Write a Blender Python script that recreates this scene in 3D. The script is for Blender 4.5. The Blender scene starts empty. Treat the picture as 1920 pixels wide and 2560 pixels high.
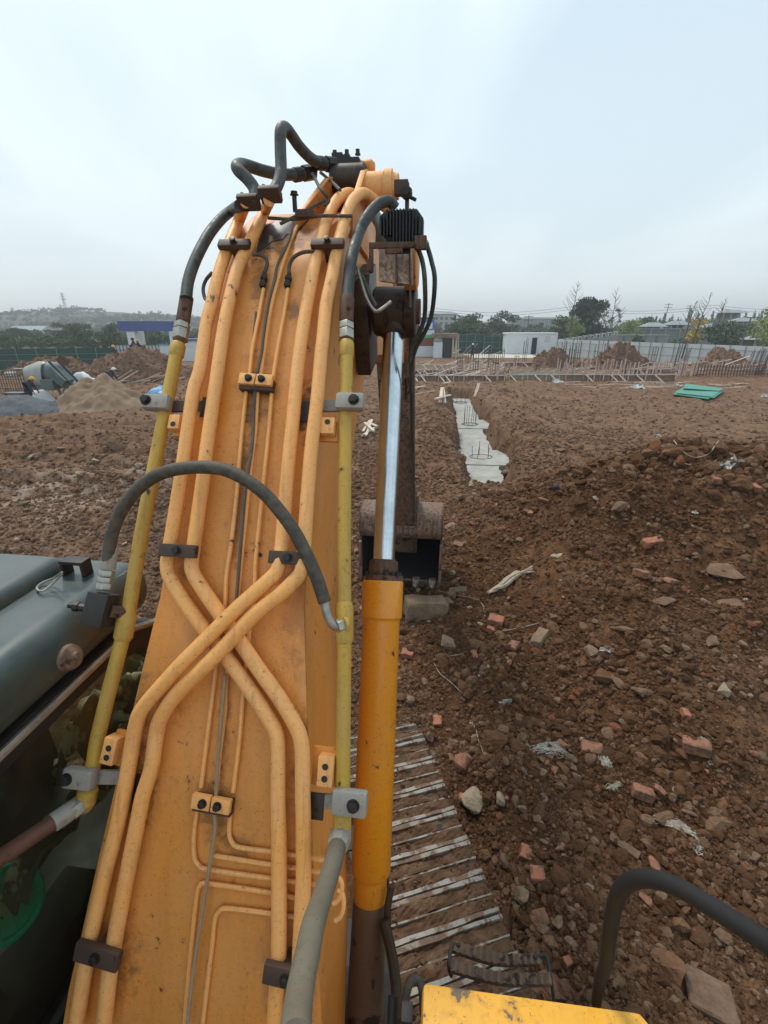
import bpy, bmesh, math, random
import numpy as np
from mathutils import Vector, Matrix, Quaternion
random.seed(7); RNG = np.random.RandomState(7)
sc = bpy.context.scene
COL = sc.collection
R = math.radians
# ---------------------------------------------------------------- camera, sky, sun, exposure
EYE = Vector((0, 0, 3.7)); FPX = 1183.0; PITCH = R(21.58)
cam_data = bpy.data.cameras.new('camera'); cam = bpy.data.objects.new('camera', cam_data); COL.objects.link(cam)
cam.location = EYE; cam.rotation_euler = (math.pi/2 - PITCH, 0, 0)
cam_data.sensor_fit = 'VERTICAL'; cam_data.sensor_height = 36; cam_data.sensor_width = 27
cam_data.lens = FPX/2560*36; cam_data.clip_start = 0.05; cam_data.clip_end = 6000
sc.camera = cam
world = bpy.data.worlds.new("World"); sc.world = world; world.use_nodes = True
wn = world.node_tree.nodes; wl = world.node_tree.links
bg = wn['Background']; bg.inputs['Strength'].default_value = 0.15
SUN_EL, SUN_AZ = R(58), R(-35)     # soft sun high, ahead and to the left
sky = wn.new('ShaderNodeTexSky'); sky.sky_type = 'NISHITA'; sky.sun_disc = False
sky.sun_elevation = SUN_EL; sky.sun_rotation = SUN_AZ; sky.air_density = 1.2; sky.dust_density = 2.0
tc = wn.new('ShaderNodeTexCoord')
sep = wn.new('ShaderNodeSeparateXYZ'); wl.new(tc.outputs['Generated'], sep.inputs[0])
def wmath(op, a, b=None, c=None):
    n = wn.new('ShaderNodeMath'); n.operation = op
    for i, v in enumerate((a, b, c)):
        if v is None: continue
        if isinstance(v, (int, float)): n.inputs[i].default_value = v
        else: wl.new(v, n.inputs[i])
    return n.outputs[0]
zz = wmath('ADD', wmath('MAXIMUM', sep.outputs[2], 0.0), 0.22)
cmb = wn.new('ShaderNodeCombineXYZ')
wl.new(wmath('DIVIDE', sep.outputs[0], zz), cmb.inputs[0]); wl.new(wmath('DIVIDE', sep.outputs[1], zz), cmb.inputs[1])
cn = wn.new('ShaderNodeTexNoise'); cn.inputs['Scale'].default_value = 1.15; cn.inputs['Detail'].default_value = 4; cn.inputs['Roughness'].default_value = 0.45
cn.inputs['Distortion'].default_value = 0.35
wmap = wn.new('ShaderNodeMapping'); wmap.inputs['Location'].default_value = (1.15, 5.4, 0); wmap.inputs['Rotation'].default_value = (0, 0, 0.5); wmap.inputs['Scale'].default_value = (1, 0.55, 1)
wl.new(cmb.outputs[0], wmap.inputs[0]); wl.new(wmap.outputs[0], cn.inputs['Vector'])
cr = wn.new('ShaderNodeValToRGB'); e = cr.color_ramp.elements
e[0].position = 0.40; e[0].color = (0.40, 0.50, 0.57, 1)
e[1].position = 0.60; e[1].color = (0.62, 0.70, 0.735, 1)
wl.new(cn.outputs['Fac'], cr.inputs[0])
# overcast layer is a little greyer towards the horizon
hor = wn.new('ShaderNodeValToRGB'); e = hor.color_ramp.elements
e[0].position = 0.0; e[0].color = (0.575, 0.63, 0.655, 1); e[1].position = 0.55; e[1].color = (0.54, 0.635, 0.69, 1)
m1 = hor.color_ramp.elements.new(0.16); m1.color = (0.52, 0.595, 0.635, 1)
wl.new(sep.outputs[2], hor.inputs[0])
mx = wn.new('ShaderNodeMix'); mx.data_type = 'RGBA'
fz = wn.new('ShaderNodeMapRange'); fz.inputs['From Min'].default_value = 0.02; fz.inputs['From Max'].default_value = 0.4
fz.inputs['To Min'].default_value = 0.12; fz.inputs['To Max'].default_value = 0.75
wl.new(sep.outputs[2], fz.inputs['Value']); wl.new(fz.outputs[0], mx.inputs[0])
wl.new(hor.outputs[0], mx.inputs[6]); wl.new(cr.outputs[0], mx.inputs[7])
gain = wn.new('ShaderNodeVectorMath'); gain.operation = 'SCALE'; gain.inputs['Scale'].default_value = 9.7
wl.new(mx.outputs[2], gain.inputs[0])
mx2 = wn.new('ShaderNodeMix'); mx2.data_type = 'RGBA'; mx2.inputs[0].default_value = 0.93
wl.new(sky.outputs[0], mx2.inputs[6]); wl.new(gain.outputs[0], mx2.inputs[7]); wl.new(mx2.outputs[2], bg.inputs['Color'])
sun_d = bpy.data.lights.new('sun', 'SUN'); sun_d.energy = 2.3; sun_d.angle = R(13); sun_d.color = (1.0, 0.93, 0.83)
sun = bpy.data.objects.new('sun', sun_d); COL.objects.link(sun)
sd = Vector((math.sin(-SUN_AZ)*-1*math.cos(SUN_EL), math.cos(SUN_AZ)*math.cos(SUN_EL), math.sin(SUN_EL)))
sun.rotation_euler = sd.to_track_quat('Z', 'Y').to_euler()
sun.location = (0, 0, 30)
vs = sc.view_settings; vs.view_transform = 'Standard'; vs.look = 'None'; vs.exposure = 0.16; vs.gamma = 1.0
try: vs.use_curve_mapping = False
except Exception: pass
sc.cycles.volume_bounces = 0

# ---------------------------------------------------------------- measuring helpers
CP, SP = math.cos(PITCH), math.sin(PITCH)
def ray(px, py):
    u = (px-960)/FPX; v = (py-1280)/FPX
    return Vector((u, CP - v*SP, -SP - v*CP))
def P(px, py, t): return EYE + ray(px, py)*t
def W(px, py, Y): d = ray(px, py); return EYE + d*(Y/d.y)
def G(px, py, z=0.0): d = ray(px, py); return EYE + d*((z-EYE.z)/d.z)

# ---------------------------------------------------------------- materials
MATS = {}
def ramp(nt, fac, stops, mode='LINEAR'):
    n = nt.nodes.new('ShaderNodeValToRGB'); n.color_ramp.interpolation = mode
    el = n.color_ramp.elements
    while len(el) < len(stops): el.new(0.5)
    for e_, (p, c) in zip(el, stops):
        e_.position = p; e_.color = (*c, 1) if len(c) == 3 else c
    nt.links.new(fac, n.inputs[0]); return n.outputs[0]
def noise(nt, vec, scale, detail=4, rough=0.55, dist=0.0, stretch=None):
    if stretch:
        m = nt.nodes.new('ShaderNodeMapping'); m.inputs['Scale'].default_value = stretch
        nt.links.new(vec, m.inputs[0]); vec = m.outputs[0]
    n = nt.nodes.new('ShaderNodeTexNoise'); n.inputs['Scale'].default_value = scale; n.inputs['Detail'].default_value = detail
    n.inputs['Roughness'].default_value = rough; n.inputs['Distortion'].default_value = dist
    nt.links.new(vec, n.inputs['Vector']); return n.outputs['Fac']
def mixc(nt, fac, a, b, mode='MIX'):
    m = nt.nodes.new('ShaderNodeMix'); m.data_type = 'RGBA'; m.blend_type = mode
    for i, v in ((0, fac), (6, a), (7, b)):
        if isinstance(v, (int, float)): m.inputs[i].default_value = v
        elif isinstance(v, tuple): m.inputs[i].default_value = (*v[:3], 1)
        else: nt.links.new(v, m.inputs[i])
    return m.outputs[2]
def fmath(nt, op, a, b):
    n = nt.nodes.new('ShaderNodeMath'); n.operation = op
    for i, v in enumerate((a, b)):
        if isinstance(v, (int, float)): n.inputs[i].default_value = v
        else: nt.links.new(v, n.inputs[i])
    return n.outputs[0]
def base_mat(name, rough=0.7, metallic=0.0, spec=0.4):
    m = bpy.data.materials.new(name); m.use_nodes = True; nt = m.node_tree
    b = nt.nodes['Principled BSDF']; b.inputs['Roughness'].default_value = rough; b.inputs['Metallic'].default_value = metallic
    b.inputs['Specular IOR Level'].default_value = spec
    t = nt.nodes.new('ShaderNodeTexCoord'); MATS[name] = m
    return m, nt, b, t.outputs['Object']
def bump(nt, b, h, strength=0.3, dist=0.01):
    n = nt.nodes.new('ShaderNodeBump'); n.inputs['Strength'].default_value = strength; n.inputs['Distance'].default_value = dist
    nt.links.new(h, n.inputs['Height']); nt.links.new(n.outputs[0], b.inputs['Normal'])
def simple(name, col, rough=0.7, metallic=0.0, var=0.25, scale=8, bmp=0.15, bscale=60, spec=0.4, bdist=0.004):
    """one colour broken up by two scales of noise, with a fine relief"""
    m, nt, b, o = base_mat(name, rough, metallic, spec)
    n1 = noise(nt, o, scale, 5); n2 = noise(nt, o, scale*6, 3)
    f = fmath(nt, 'ADD', fmath(nt, 'MULTIPLY', n1, 0.7), fmath(nt, 'MULTIPLY', n2, 0.3))
    lo = tuple(c*(1-var) for c in col); hi = tuple(min(1, c*(1+var)) for c in col)
    nt.links.new(ramp(nt, f, [(0.3, lo), (0.7, hi)]), b.inputs['Base Color'])
    if bmp: bump(nt, b, noise(nt, o, bscale, 4), bmp, bdist)
    return m
def paint(name, col, dust, chip, rough=0.4, chip_amt=0.63, dust_amt=0.5, scale=6.0, coat=0.0, streak=0.3, chipscale=26):
    """worn paint: dusty film, grime streaks, bare chips"""
    m, nt, b, o = base_mat(name, rough, 0.0, 0.45)
    big = noise(nt, o, scale*0.5, 5, 0.6)
    c = mixc(nt, fmath(nt, 'MULTIPLY', ramp(nt, big, [(0.35, (0,0,0)), (0.7, (1,1,1))]), dust_amt), col, dust)
    mott = noise(nt, o, 70, 3, 0.6)
    c = mixc(nt, ramp(nt, mott, [(0.5, (0,0,0)), (0.75, (0.35,)*3)]), c, tuple(x*0.62 for x in col))
    if streak:
        s = noise(nt, o, 9, 5, 0.65, 0.4, (3, 1.2, 0.7))
        c = mixc(nt, fmath(nt, 'MULTIPLY', ramp(nt, s, [(0.56, (0,0,0)), (0.72, (1,1,1))]), streak), c, tuple(x*0.4 for x in dust))
    ch = noise(nt, o, chipscale, 6, 0.62, 0.3)
    gate = noise(nt, o, 3.1, 3)
    cf = ramp(nt, fmath(nt, 'ADD', fmath(nt, 'MULTIPLY', ch, 0.75), fmath(nt, 'MULTIPLY', gate, 0.25)), [(chip_amt-0.03, (0,0,0)), (chip_amt-0.018, (1,1,1))])
    c = mixc(nt, cf, c, chip)
    sk_ = ramp(nt, noise(nt, o, 170, 2, .5), [(.66, (0,)*3), (.70, (.75,)*3)])
    c = mixc(nt, sk_, c, tuple(x*.35 for x in dust))
    halo = ramp(nt, fmath(nt, 'ADD', fmath(nt, 'MULTIPLY', ch, 0.75), fmath(nt, 'MULTIPLY', gate, 0.25)), [(chip_amt-0.09, (0,0,0)), (chip_amt-0.03, (0.35,)*3), (chip_amt+.0, (0,0,0))])
    c = mixc(nt, halo, c, (dust[0]*.55, dust[1]*.42, dust[2]*.4))
    nt.links.new(c, b.inputs['Base Color'])
    nt.links.new(ramp(nt, big, [(0.3, (rough-0.08,)*3), (0.7, (min(1, rough+0.25),)*3)]), b.inputs['Roughness'])
    b.inputs['Coat Weight'].default_value = coat
    h = fmath(nt, 'SUBTRACT', fmath(nt, 'MULTIPLY', noise(nt, o, 45, 4), 0.25), cf)
    bump(nt, b, h, 0.25, 0.002)
    return m
CHIP = (0.055, 0.032, 0.02)
M_BOOM = paint('boom_paint', (0.72, 0.275, 0.040), (0.60, 0.275, 0.095), CHIP, 0.42, 0.672, 0.7, streak=0.22)
M_PIPE = paint('pipe_paint', (0.86, 0.40, 0.108), (0.80, 0.44, 0.20), (0.12, 0.06, 0.03), 0.5, 0.668, 0.7, scale=8, streak=0.2)
M_YEL = paint('yellow_pipe_paint', (0.52, 0.315, 0.042), (0.42, 0.28, 0.10), CHIP, 0.5, 0.655, 0.6, scale=9, streak=0.15, chipscale=34)
M_CYL = paint('cylinder_paint', (0.74, 0.275, 0.010), (0.55, 0.25, 0.05), CHIP, 0.32, 0.675, 0.35, coat=0.25, streak=0.15)
M_BOX = paint('toolbox_paint', (0.76, 0.37, 0.022), (0.5, 0.30, 0.09), (0.12, 0.09, 0.06), 0.42, 0.61, 0.5, streak=0.3, chipscale=18)
M_GREASE = paint('greasy_steel', (0.030, 0.021, 0.016), (0.085, 0.055, 0.038), (0.018, 0.012, 0.01), 0.4, 0.60, 0.6, streak=0.6)
M_STAIN = paint('grease_stained_barrel', (0.12, 0.068, 0.040), (0.20, 0.125, 0.085), (0.03, 0.02, 0.014), 0.5, 0.58, 0.8, scale=3, streak=0.9, chipscale=6)
M_RUST = paint('rusty_steel', (0.10, 0.048, 0.03), (0.22, 0.13, 0.085), (0.02, 0.013, 0.01), 0.7, 0.6, 0.7)
M_SHIELD = paint('rust_streaked_plate', (0.20, 0.12, 0.08), (0.30, 0.19, 0.13), (0.03, 0.018, 0.012), 0.65, 0.6, 0.7, streak=0.8)
M_HOSE = paint('hose_rubber', (0.042, 0.038, 0.031), (0.125, 0.105, 0.078), (0.30, 0.21, 0.14), 0.6, 0.655, 0.9, scale=90, streak=0.1, chipscale=16)
M_HOSEB = paint('blue_black_hose', (0.022, 0.032, 0.036), (0.095, 0.095, 0.085), (0.16, 0.14, 0.11), 0.5, 0.67, 0.9, scale=90, streak=0.1)
M_HOSEG = paint('grey_woven_hose', (0.125, 0.112, 0.082), (0.21, 0.175, 0.12), (0.06, 0.055, 0.045), 0.85, 0.68, 0.5, scale=14, streak=0.1)
M_HOSER = paint('brown_hose', (0.115, 0.045, 0.025), (0.16, 0.085, 0.05), (0.03, 0.02, 0.015), 0.55, 0.66, 0.4, scale=14)
M_WIRE = paint('cable_jacket', (0.085, 0.062, 0.045), (0.22, 0.18, 0.13), (0.03, 0.025, 0.02), 0.7, 0.62, 0.6, scale=20)
M_WIREP = paint('pale_cable_jacket', (0.30, 0.22, 0.13), (0.40, 0.30, 0.19), (0.08, 0.06, 0.04), 0.7, 0.66, 0.5, scale=20)
M_CLAMPG = paint('grey_cast_clamp', (0.30, 0.285, 0.26), (0.36, 0.31, 0.24), (0.10, 0.07, 0.05), 0.6, 0.64, 0.6, streak=0.35)
M_CLAMPB = paint('brown_clamp_steel', (0.060, 0.034, 0.026), (0.10, 0.06, 0.04), (0.015, 0.01, 0.008), 0.55, 0.64, 0.6)
M_BOLT = simple('bolt_steel', (0.035, 0.029, 0.027), 0.45, 0.5, 0.4, 30)
M_FIT = simple('zinc_fitting', (0.34, 0.33, 0.29), 0.42, 0.65, 0.35, 25)
M_RUBBER = simple('black_rubber_sleeve', (0.012, 0.012, 0.013), 0.75, 0, 0.4, 12, 0.2)
M_INSHADE = simple('bucket_inner_shade', (0.012, 0.010, 0.009), 0.9, 0, 0.4, 6, 0.2)
M_CHROME = simple('chrome_rod', (0.56, 0.62, 0.66), 0.2, 1.0, 0.16, 9, 0.03)
M_BLACK = paint('black_frame_paint', (0.014, 0.014, 0.014), (0.05, 0.04, 0.032), (0.09, 0.06, 0.04), 0.5, 0.68, 0.6, streak=0.2)
M_FIN = simple('black_cast_lamp', (0.016, 0.020, 0.022), 0.5, 0.0, 0.35, 20)
M_ROOF = paint('dark_teal_roof_paint', (0.016, 0.038, 0.040), (0.10, 0.115, 0.105), (0.35, 0.36, 0.34), 0.33, 0.69, 0.55, coat=0.35, streak=0.0, chipscale=60)
M_SHOE = paint('track_shoe_steel', (0.045, 0.040, 0.035), (0.13, 0.085, 0.05), (0.02, 0.015, 0.012), 0.6, 0.66, 0.7)
M_GROUSER = paint('worn_grouser_edge', (0.26, 0.25, 0.225), (0.20, 0.145, 0.10), (0.12, 0.07, 0.042), 0.5, 0.545, 0.8, chipscale=22)
M_GROUSER.node_tree.nodes['Principled BSDF'].inputs['Metallic'].default_value = 0.15
def stain(mat, org, spots):
    """grime with a shape of its own round given places (world points) of one object"""
    nt = mat.node_tree; b = nt.nodes['Principled BSDF']; lk = b.inputs['Base Color'].links[0].from_socket; tcn = [n for n in nt.nodes if n.type == 'TEX_COORD'][0]
    nz = noise(nt, tcn.outputs['Object'], 22, 7, .7, .4)
    for p, r, col, amt, zs in spots:
        r *= 1.35; amt = min(1, amt*.85)
        s = nt.nodes.new('ShaderNodeVectorMath'); s.operation = 'SUBTRACT'; nt.links.new(tcn.outputs['Object'], s.inputs[0]); s.inputs[1].default_value = Vector(p)-org
        q = nt.nodes.new('ShaderNodeVectorMath'); q.operation = 'MULTIPLY'; nt.links.new(s.outputs[0], q.inputs[0]); q.inputs[1].default_value = (1, 1/zs, 1/zs)
        l = nt.nodes.new('ShaderNodeVectorMath'); l.operation = 'LENGTH'; nt.links.new(q.outputs[0], l.inputs[0])
        d = fmath(nt, 'ADD', fmath(nt, 'DIVIDE', l.outputs['Value'], r), fmath(nt, 'MULTIPLY', fmath(nt, 'SUBTRACT', nz, .5), 3.0))
        lk = mixc(nt, ramp(nt, d, [(.35, (amt,)*3), (.62, (amt*.45,)*3), (.98, (0,)*3)]), lk, col)
    nt.links.new(lk, b.inputs['Base Color'])
def glass(name, tint=(0.78, 0.83, 0.79), alpha=0.55, rough=0.08):
    m = bpy.data.materials.new(name); m.use_nodes = True; nt = m.node_tree
    for n in list(nt.nodes): nt.nodes.remove(n)
    out = nt.nodes.new('ShaderNodeOutputMaterial'); tr = nt.nodes.new('ShaderNodeBsdfTransparent'); tr.inputs[0].default_value = (*tint, 1)
    gl = nt.nodes.new('ShaderNodeBsdfGlossy'); gl.inputs['Roughness'].default_value = rough; gl.inputs[0].default_value = (0.8, 0.85, 0.85, 1)
    df = nt.nodes.new('ShaderNodeBsdfDiffuse'); df.inputs[0].default_value = (0.10, 0.09, 0.065, 1)
    tcn = nt.nodes.new('ShaderNodeTexCoord'); nz = noise(nt, tcn.outputs['Object'], 9, 6, 0.65)
    lw = nt.nodes.new('ShaderNodeLayerWeight'); lw.inputs[0].default_value = .5; pwn = nt.nodes.new('ShaderNodeMath'); pwn.operation = 'POWER'; pwn.inputs[1].default_value = 3.0; nt.links.new(lw.outputs['Facing'], pwn.inputs[0]); fr = nt.nodes.new('ShaderNodeMath'); fr.operation = 'MULTIPLY_ADD'; fr.inputs[1].default_value = .45; fr.inputs[2].default_value = .03; nt.links.new(pwn.outputs[0], fr.inputs[0])
    a = nt.nodes.new('ShaderNodeMixShader'); nt.links.new(ramp(nt, nz, [(0.4, (0.04,)*3), (0.75, (0.28,)*3)]), a.inputs[0])
    nt.links.new(tr.outputs[0], a.inputs[1]); nt.links.new(df.outputs[0], a.inputs[2])
    b = nt.nodes.new('ShaderNodeMixShader'); nt.links.new(fr.outputs[0], b.inputs[0]); nt.links.new(a.outputs[0], b.inputs[1]); nt.links.new(gl.outputs[0], b.inputs[2])
    nt.links.new(b.outputs[0], out.inputs[0]); return m
M_GLASS = glass('dusty_cab_glass')

# ---------------------------------------------------------------- mesh builder
def catmull(pts, n=6):
    pts = [Vector(p) for p in pts]
    if len(pts) < 3: return pts
    P_ = [pts[0]*2-pts[1]] + pts + [pts[-1]*2-pts[-2]]
    out = []
    for i in range(1, len(P_)-2):
        a, b, c, d = P_[i-1], P_[i], P_[i+1], P_[i+2]
        for k in range(n):
            t = k/n
            out.append(0.5*((2*b)+(c-a)*t+(2*a-5*b+4*c-d)*t*t+(3*b-a-3*c+d)*t**3))
    out.append(pts[-1]); return out
class MB:
    def __init__(s): s.v = []; s.f = []; s.m = []; s.cm = 0
    def add(s, vs_, fs_):
        o = len(s.v); s.v += [Vector(v) for v in vs_]; s.f += [tuple(i+o for i in f) for f in fs_]; s.m += [s.cm]*len(fs_); return s
    def obox(s, c, X, Y, Z):
        c, X, Y, Z = map(Vector, (c, X, Y, Z))
        vs_ = [c+X*i+Y*j+Z*k for i in (-1, 1) for j in (-1, 1) for k in (-1, 1)]
        return s.add(vs_, [(0,1,3,2),(4,6,7,5),(0,4,5,1),(2,3,7,6),(0,2,6,4),(1,5,7,3)])
    def box(s, lo, hi):
        lo, hi = Vector(lo), Vector(hi); c = (lo+hi)/2; h = (hi-lo)/2
        return s.obox(c, (h.x,0,0), (0,h.y,0), (0,0,h.z))
    def bar(s, a, b, w, h, up=(0,0,1)):
        a, b = Vector(a), Vector(b); d = b-a; L = d.length; d.normalize()
        x = d.cross(Vector(up)); 
        if x.length < 1e-4: x = d.cross(Vector((1,0,0)))
        x.normalize(); y = x.cross(d)
        return s.obox((a+b)/2, x*w/2, d*L/2, y*h/2)
    def tube(s, pts, r, n=10, cap=True):
        pts = [Vector(p) for p in pts]; m = len(pts)
        rs = list(r) if hasattr(r, '__len__') else [r]*m
        if len(rs) != m: rs = list(np.interp(np.linspace(0, 1, m), np.linspace(0, 1, len(rs)), rs))
        T = [(pts[min(i+1, m-1)]-pts[max(i-1, 0)]).normalized() for i in range(m)]
        a = T[0].cross(Vector((0.31, 0.2, 0.93)));  
        if a.length < 1e-3: a = T[0].cross(Vector((1, 0, 0)))
        a.normalize(); vs_ = []
        for i in range(m):
            a = (a - T[i]*a.dot(T[i])).normalized(); b = T[i].cross(a)
            for k in range(n):
                an = 2*math.pi*k/n; vs_.append(pts[i]+(a*math.cos(an)+b*math.sin(an))*rs[i])
        fs_ = [(i*n+k, i*n+(k+1)%n, (i+1)*n+(k+1)%n, (i+1)*n+k) for i in range(m-1) for k in range(n)]
        if cap: fs_ += [tuple(range(n))[::-1], tuple((m-1)*n+k for k in range(n))]
        return s.add(vs_, fs_)
    def cyl(s, a, b, r, n=16, r2=None): return s.tube([a, b], [r, r if r2 is None else r2], n)
    def stack(s, a, d, prof, n=20):
        """lathe: prof = [(distance along d, radius)]"""
        a = Vector(a); d = Vector(d).normalized(); x = d.cross(Vector((0.3, 0.1, 0.9))).normalized(); y = d.cross(x); m = len(prof)
        vs_ = [a+d*h+(x*math.cos(2*math.pi*k/n)+y*math.sin(2*math.pi*k/n))*r for h, r in prof for k in range(n)]
        fs_ = [(i*n+k, i*n+(k+1)%n, (i+1)*n+(k+1)%n, (i+1)*n+k) for i in range(m-1) for k in range(n)]
        fs_ += [tuple(range(n))[::-1], tuple((m-1)*n+k for k in range(n))]
        return s.add(vs_, fs_)
    def prism(s, poly, d):
        d = Vector(d); n = len(poly); poly = [Vector(p) for p in poly]
        return s.add(poly+[p+d for p in poly], [tuple(range(n))[::-1], tuple(range(n, 2*n))]+[(i, (i+1)%n, n+(i+1)%n, n+i) for i in range(n)])
    def hull(s, pts):
        bm = bmesh.new()
        for p in pts: bm.verts.new(p)
        r = bmesh.ops.convex_hull(bm, input=bm.verts)
        bmesh.ops.delete(bm, geom=[v for v in bm.verts if not v.link_faces], context='VERTS')
        bm.verts.index_update(); vs_ = [v.co.copy() for v in bm.verts]; fs_ = [tuple(v.index for v in f.verts) for f in bm.faces]; bm.free()
        return s.add(vs_, fs_)
ORG = {}
def tag(o, label=None, cat=None, group=None, kind=None):
    for k, v in (('label', label), ('category', cat), ('group', group), ('kind', kind)):
        if v: o[k] = v
    return o
def thing(name, loc, label, cat, group=None):
    o = bpy.data.objects.new(name, None); COL.objects.link(o); o.location = loc; o.empty_display_size = 0.2
    ORG[o.name] = Vector(loc); return tag(o, label, cat, group)
def part(name, mb, mat, parent=None, smooth=False, bevel=0.0, base=False, label=None, cat=None, group=None, kind=None, auto=None):
    """link an MB in world coordinates as ONE object whose origin sits at its own centre (or base)"""
    V = mb.v; lo = Vector([min(v[i] for v in V) for i in range(3)]); hi = Vector([max(v[i] for v in V) for i in range(3)])
    org = (lo+hi)/2
    if base: org.z = lo.z
    me = bpy.data.meshes.new(name); me.from_pydata([v-org for v in V], [], mb.f)
    mats = mat if isinstance(mat, (list, tuple)) else [mat]
    for m_ in mats: me.materials.append(m_)
    if len(mats) > 1: me.polygons.foreach_set('material_index', mb.m)
    bm = bmesh.new(); bm.from_mesh(me); bmesh.ops.recalc_face_normals(bm, faces=bm.faces)
    if bevel:
        ed = [e_ for e_ in bm.edges if len(e_.link_faces) == 2 and e_.calc_face_angle(0) > 0.6]
        if len(ed) < 4000: bmesh.ops.bevel(bm, geom=ed, offset=bevel, segments=2, affect='EDGES', profile=0.6, clamp_overlap=True)
    bm.to_mesh(me); bm.free()
    if smooth or bevel:
        me.polygons.foreach_set('use_smooth', [True]*len(me.polygons))
        me.set_sharp_from_angle(angle=R(auto or 38))
    o = bpy.data.objects.new(name, me); COL.objects.link(o)
    ORG[o.name] = org; o.location = org
    if parent: o.parent = parent; o.location = org-ORG[parent.name]
    return tag(o, label, cat, group, kind)
def dup(root, loc, rz=None, label=None, group=None, scale=None):
    r = root.copy(); COL.objects.link(r); r.location = loc
    if rz is not None: r.rotation_euler.z = rz
    if scale: r.scale = (scale,)*3 if isinstance(scale, (int, float)) else scale
    ORG[r.name] = Vector(loc)
    if label: r['label'] = label
    if group: r['group'] = group
    for ch in list(root.children):
        c = ch.copy(); COL.objects.link(c); c.parent = r
        for g in ch.children: d = g.copy(); COL.objects.link(d); d.parent = c
    return r
# ---------------------------------------------------------------- ground
PERM = RNG.permutation(4096); GR = RNG.rand(4096)
def vnoise(x, y, s=0):
    xi = np.floor(x).astype(np.int64); yi = np.floor(y).astype(np.int64); xf = x-xi; yf = y-yi
    xf = xf*xf*(3-2*xf); yf = yf*yf*(3-2*yf)
    def h(a, b): return GR[(PERM[(PERM[(a+s*131) & 4095]+b) & 4095])]
    return (h(xi, yi)*(1-xf)+h(xi+1, yi)*xf)*(1-yf)+(h(xi, yi+1)*(1-xf)+h(xi+1, yi+1)*xf)*yf
def fbm(x, y, o=5, s=0, g=0.5):
    a = 1.0; t = 0; n = 0
    c, sn = math.cos(0.6), math.sin(0.6)
    for i in range(o):
        t = t+a*(vnoise(x, y, s+i)-0.5); n += a; a *= g; x, y = (x*c-y*sn)*2.03+7.1, (x*sn+y*c)*2.03+3.7
    return t/n*2
def gauss(x, y, cx, cy, sx, sy, rot=0):
    c, s = math.cos(rot), math.sin(rot); dx = x-cx; dy = y-cy
    return np.exp(-0.5*(((dx*c+dy*s)/sx)**2+((-dx*s+dy*c)/sy)**2))
def sstep(a, b, x): t = np.clip((x-a)/(b-a), 0, 1); return t*t*(3-2*t)
TR0 = Vector((2.95, 12.3)); TR1 = Vector((4.75, 29.5)); TRD = (TR1-TR0).normalized(); TRL = (TR1-TR0).length
def trench_uv(x, y):
    dx = x-TR0.x; dy = y-TR0.y
    return dx*TRD.x+dy*TRD.y, dx*TRD.y-dy*TRD.x
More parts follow.
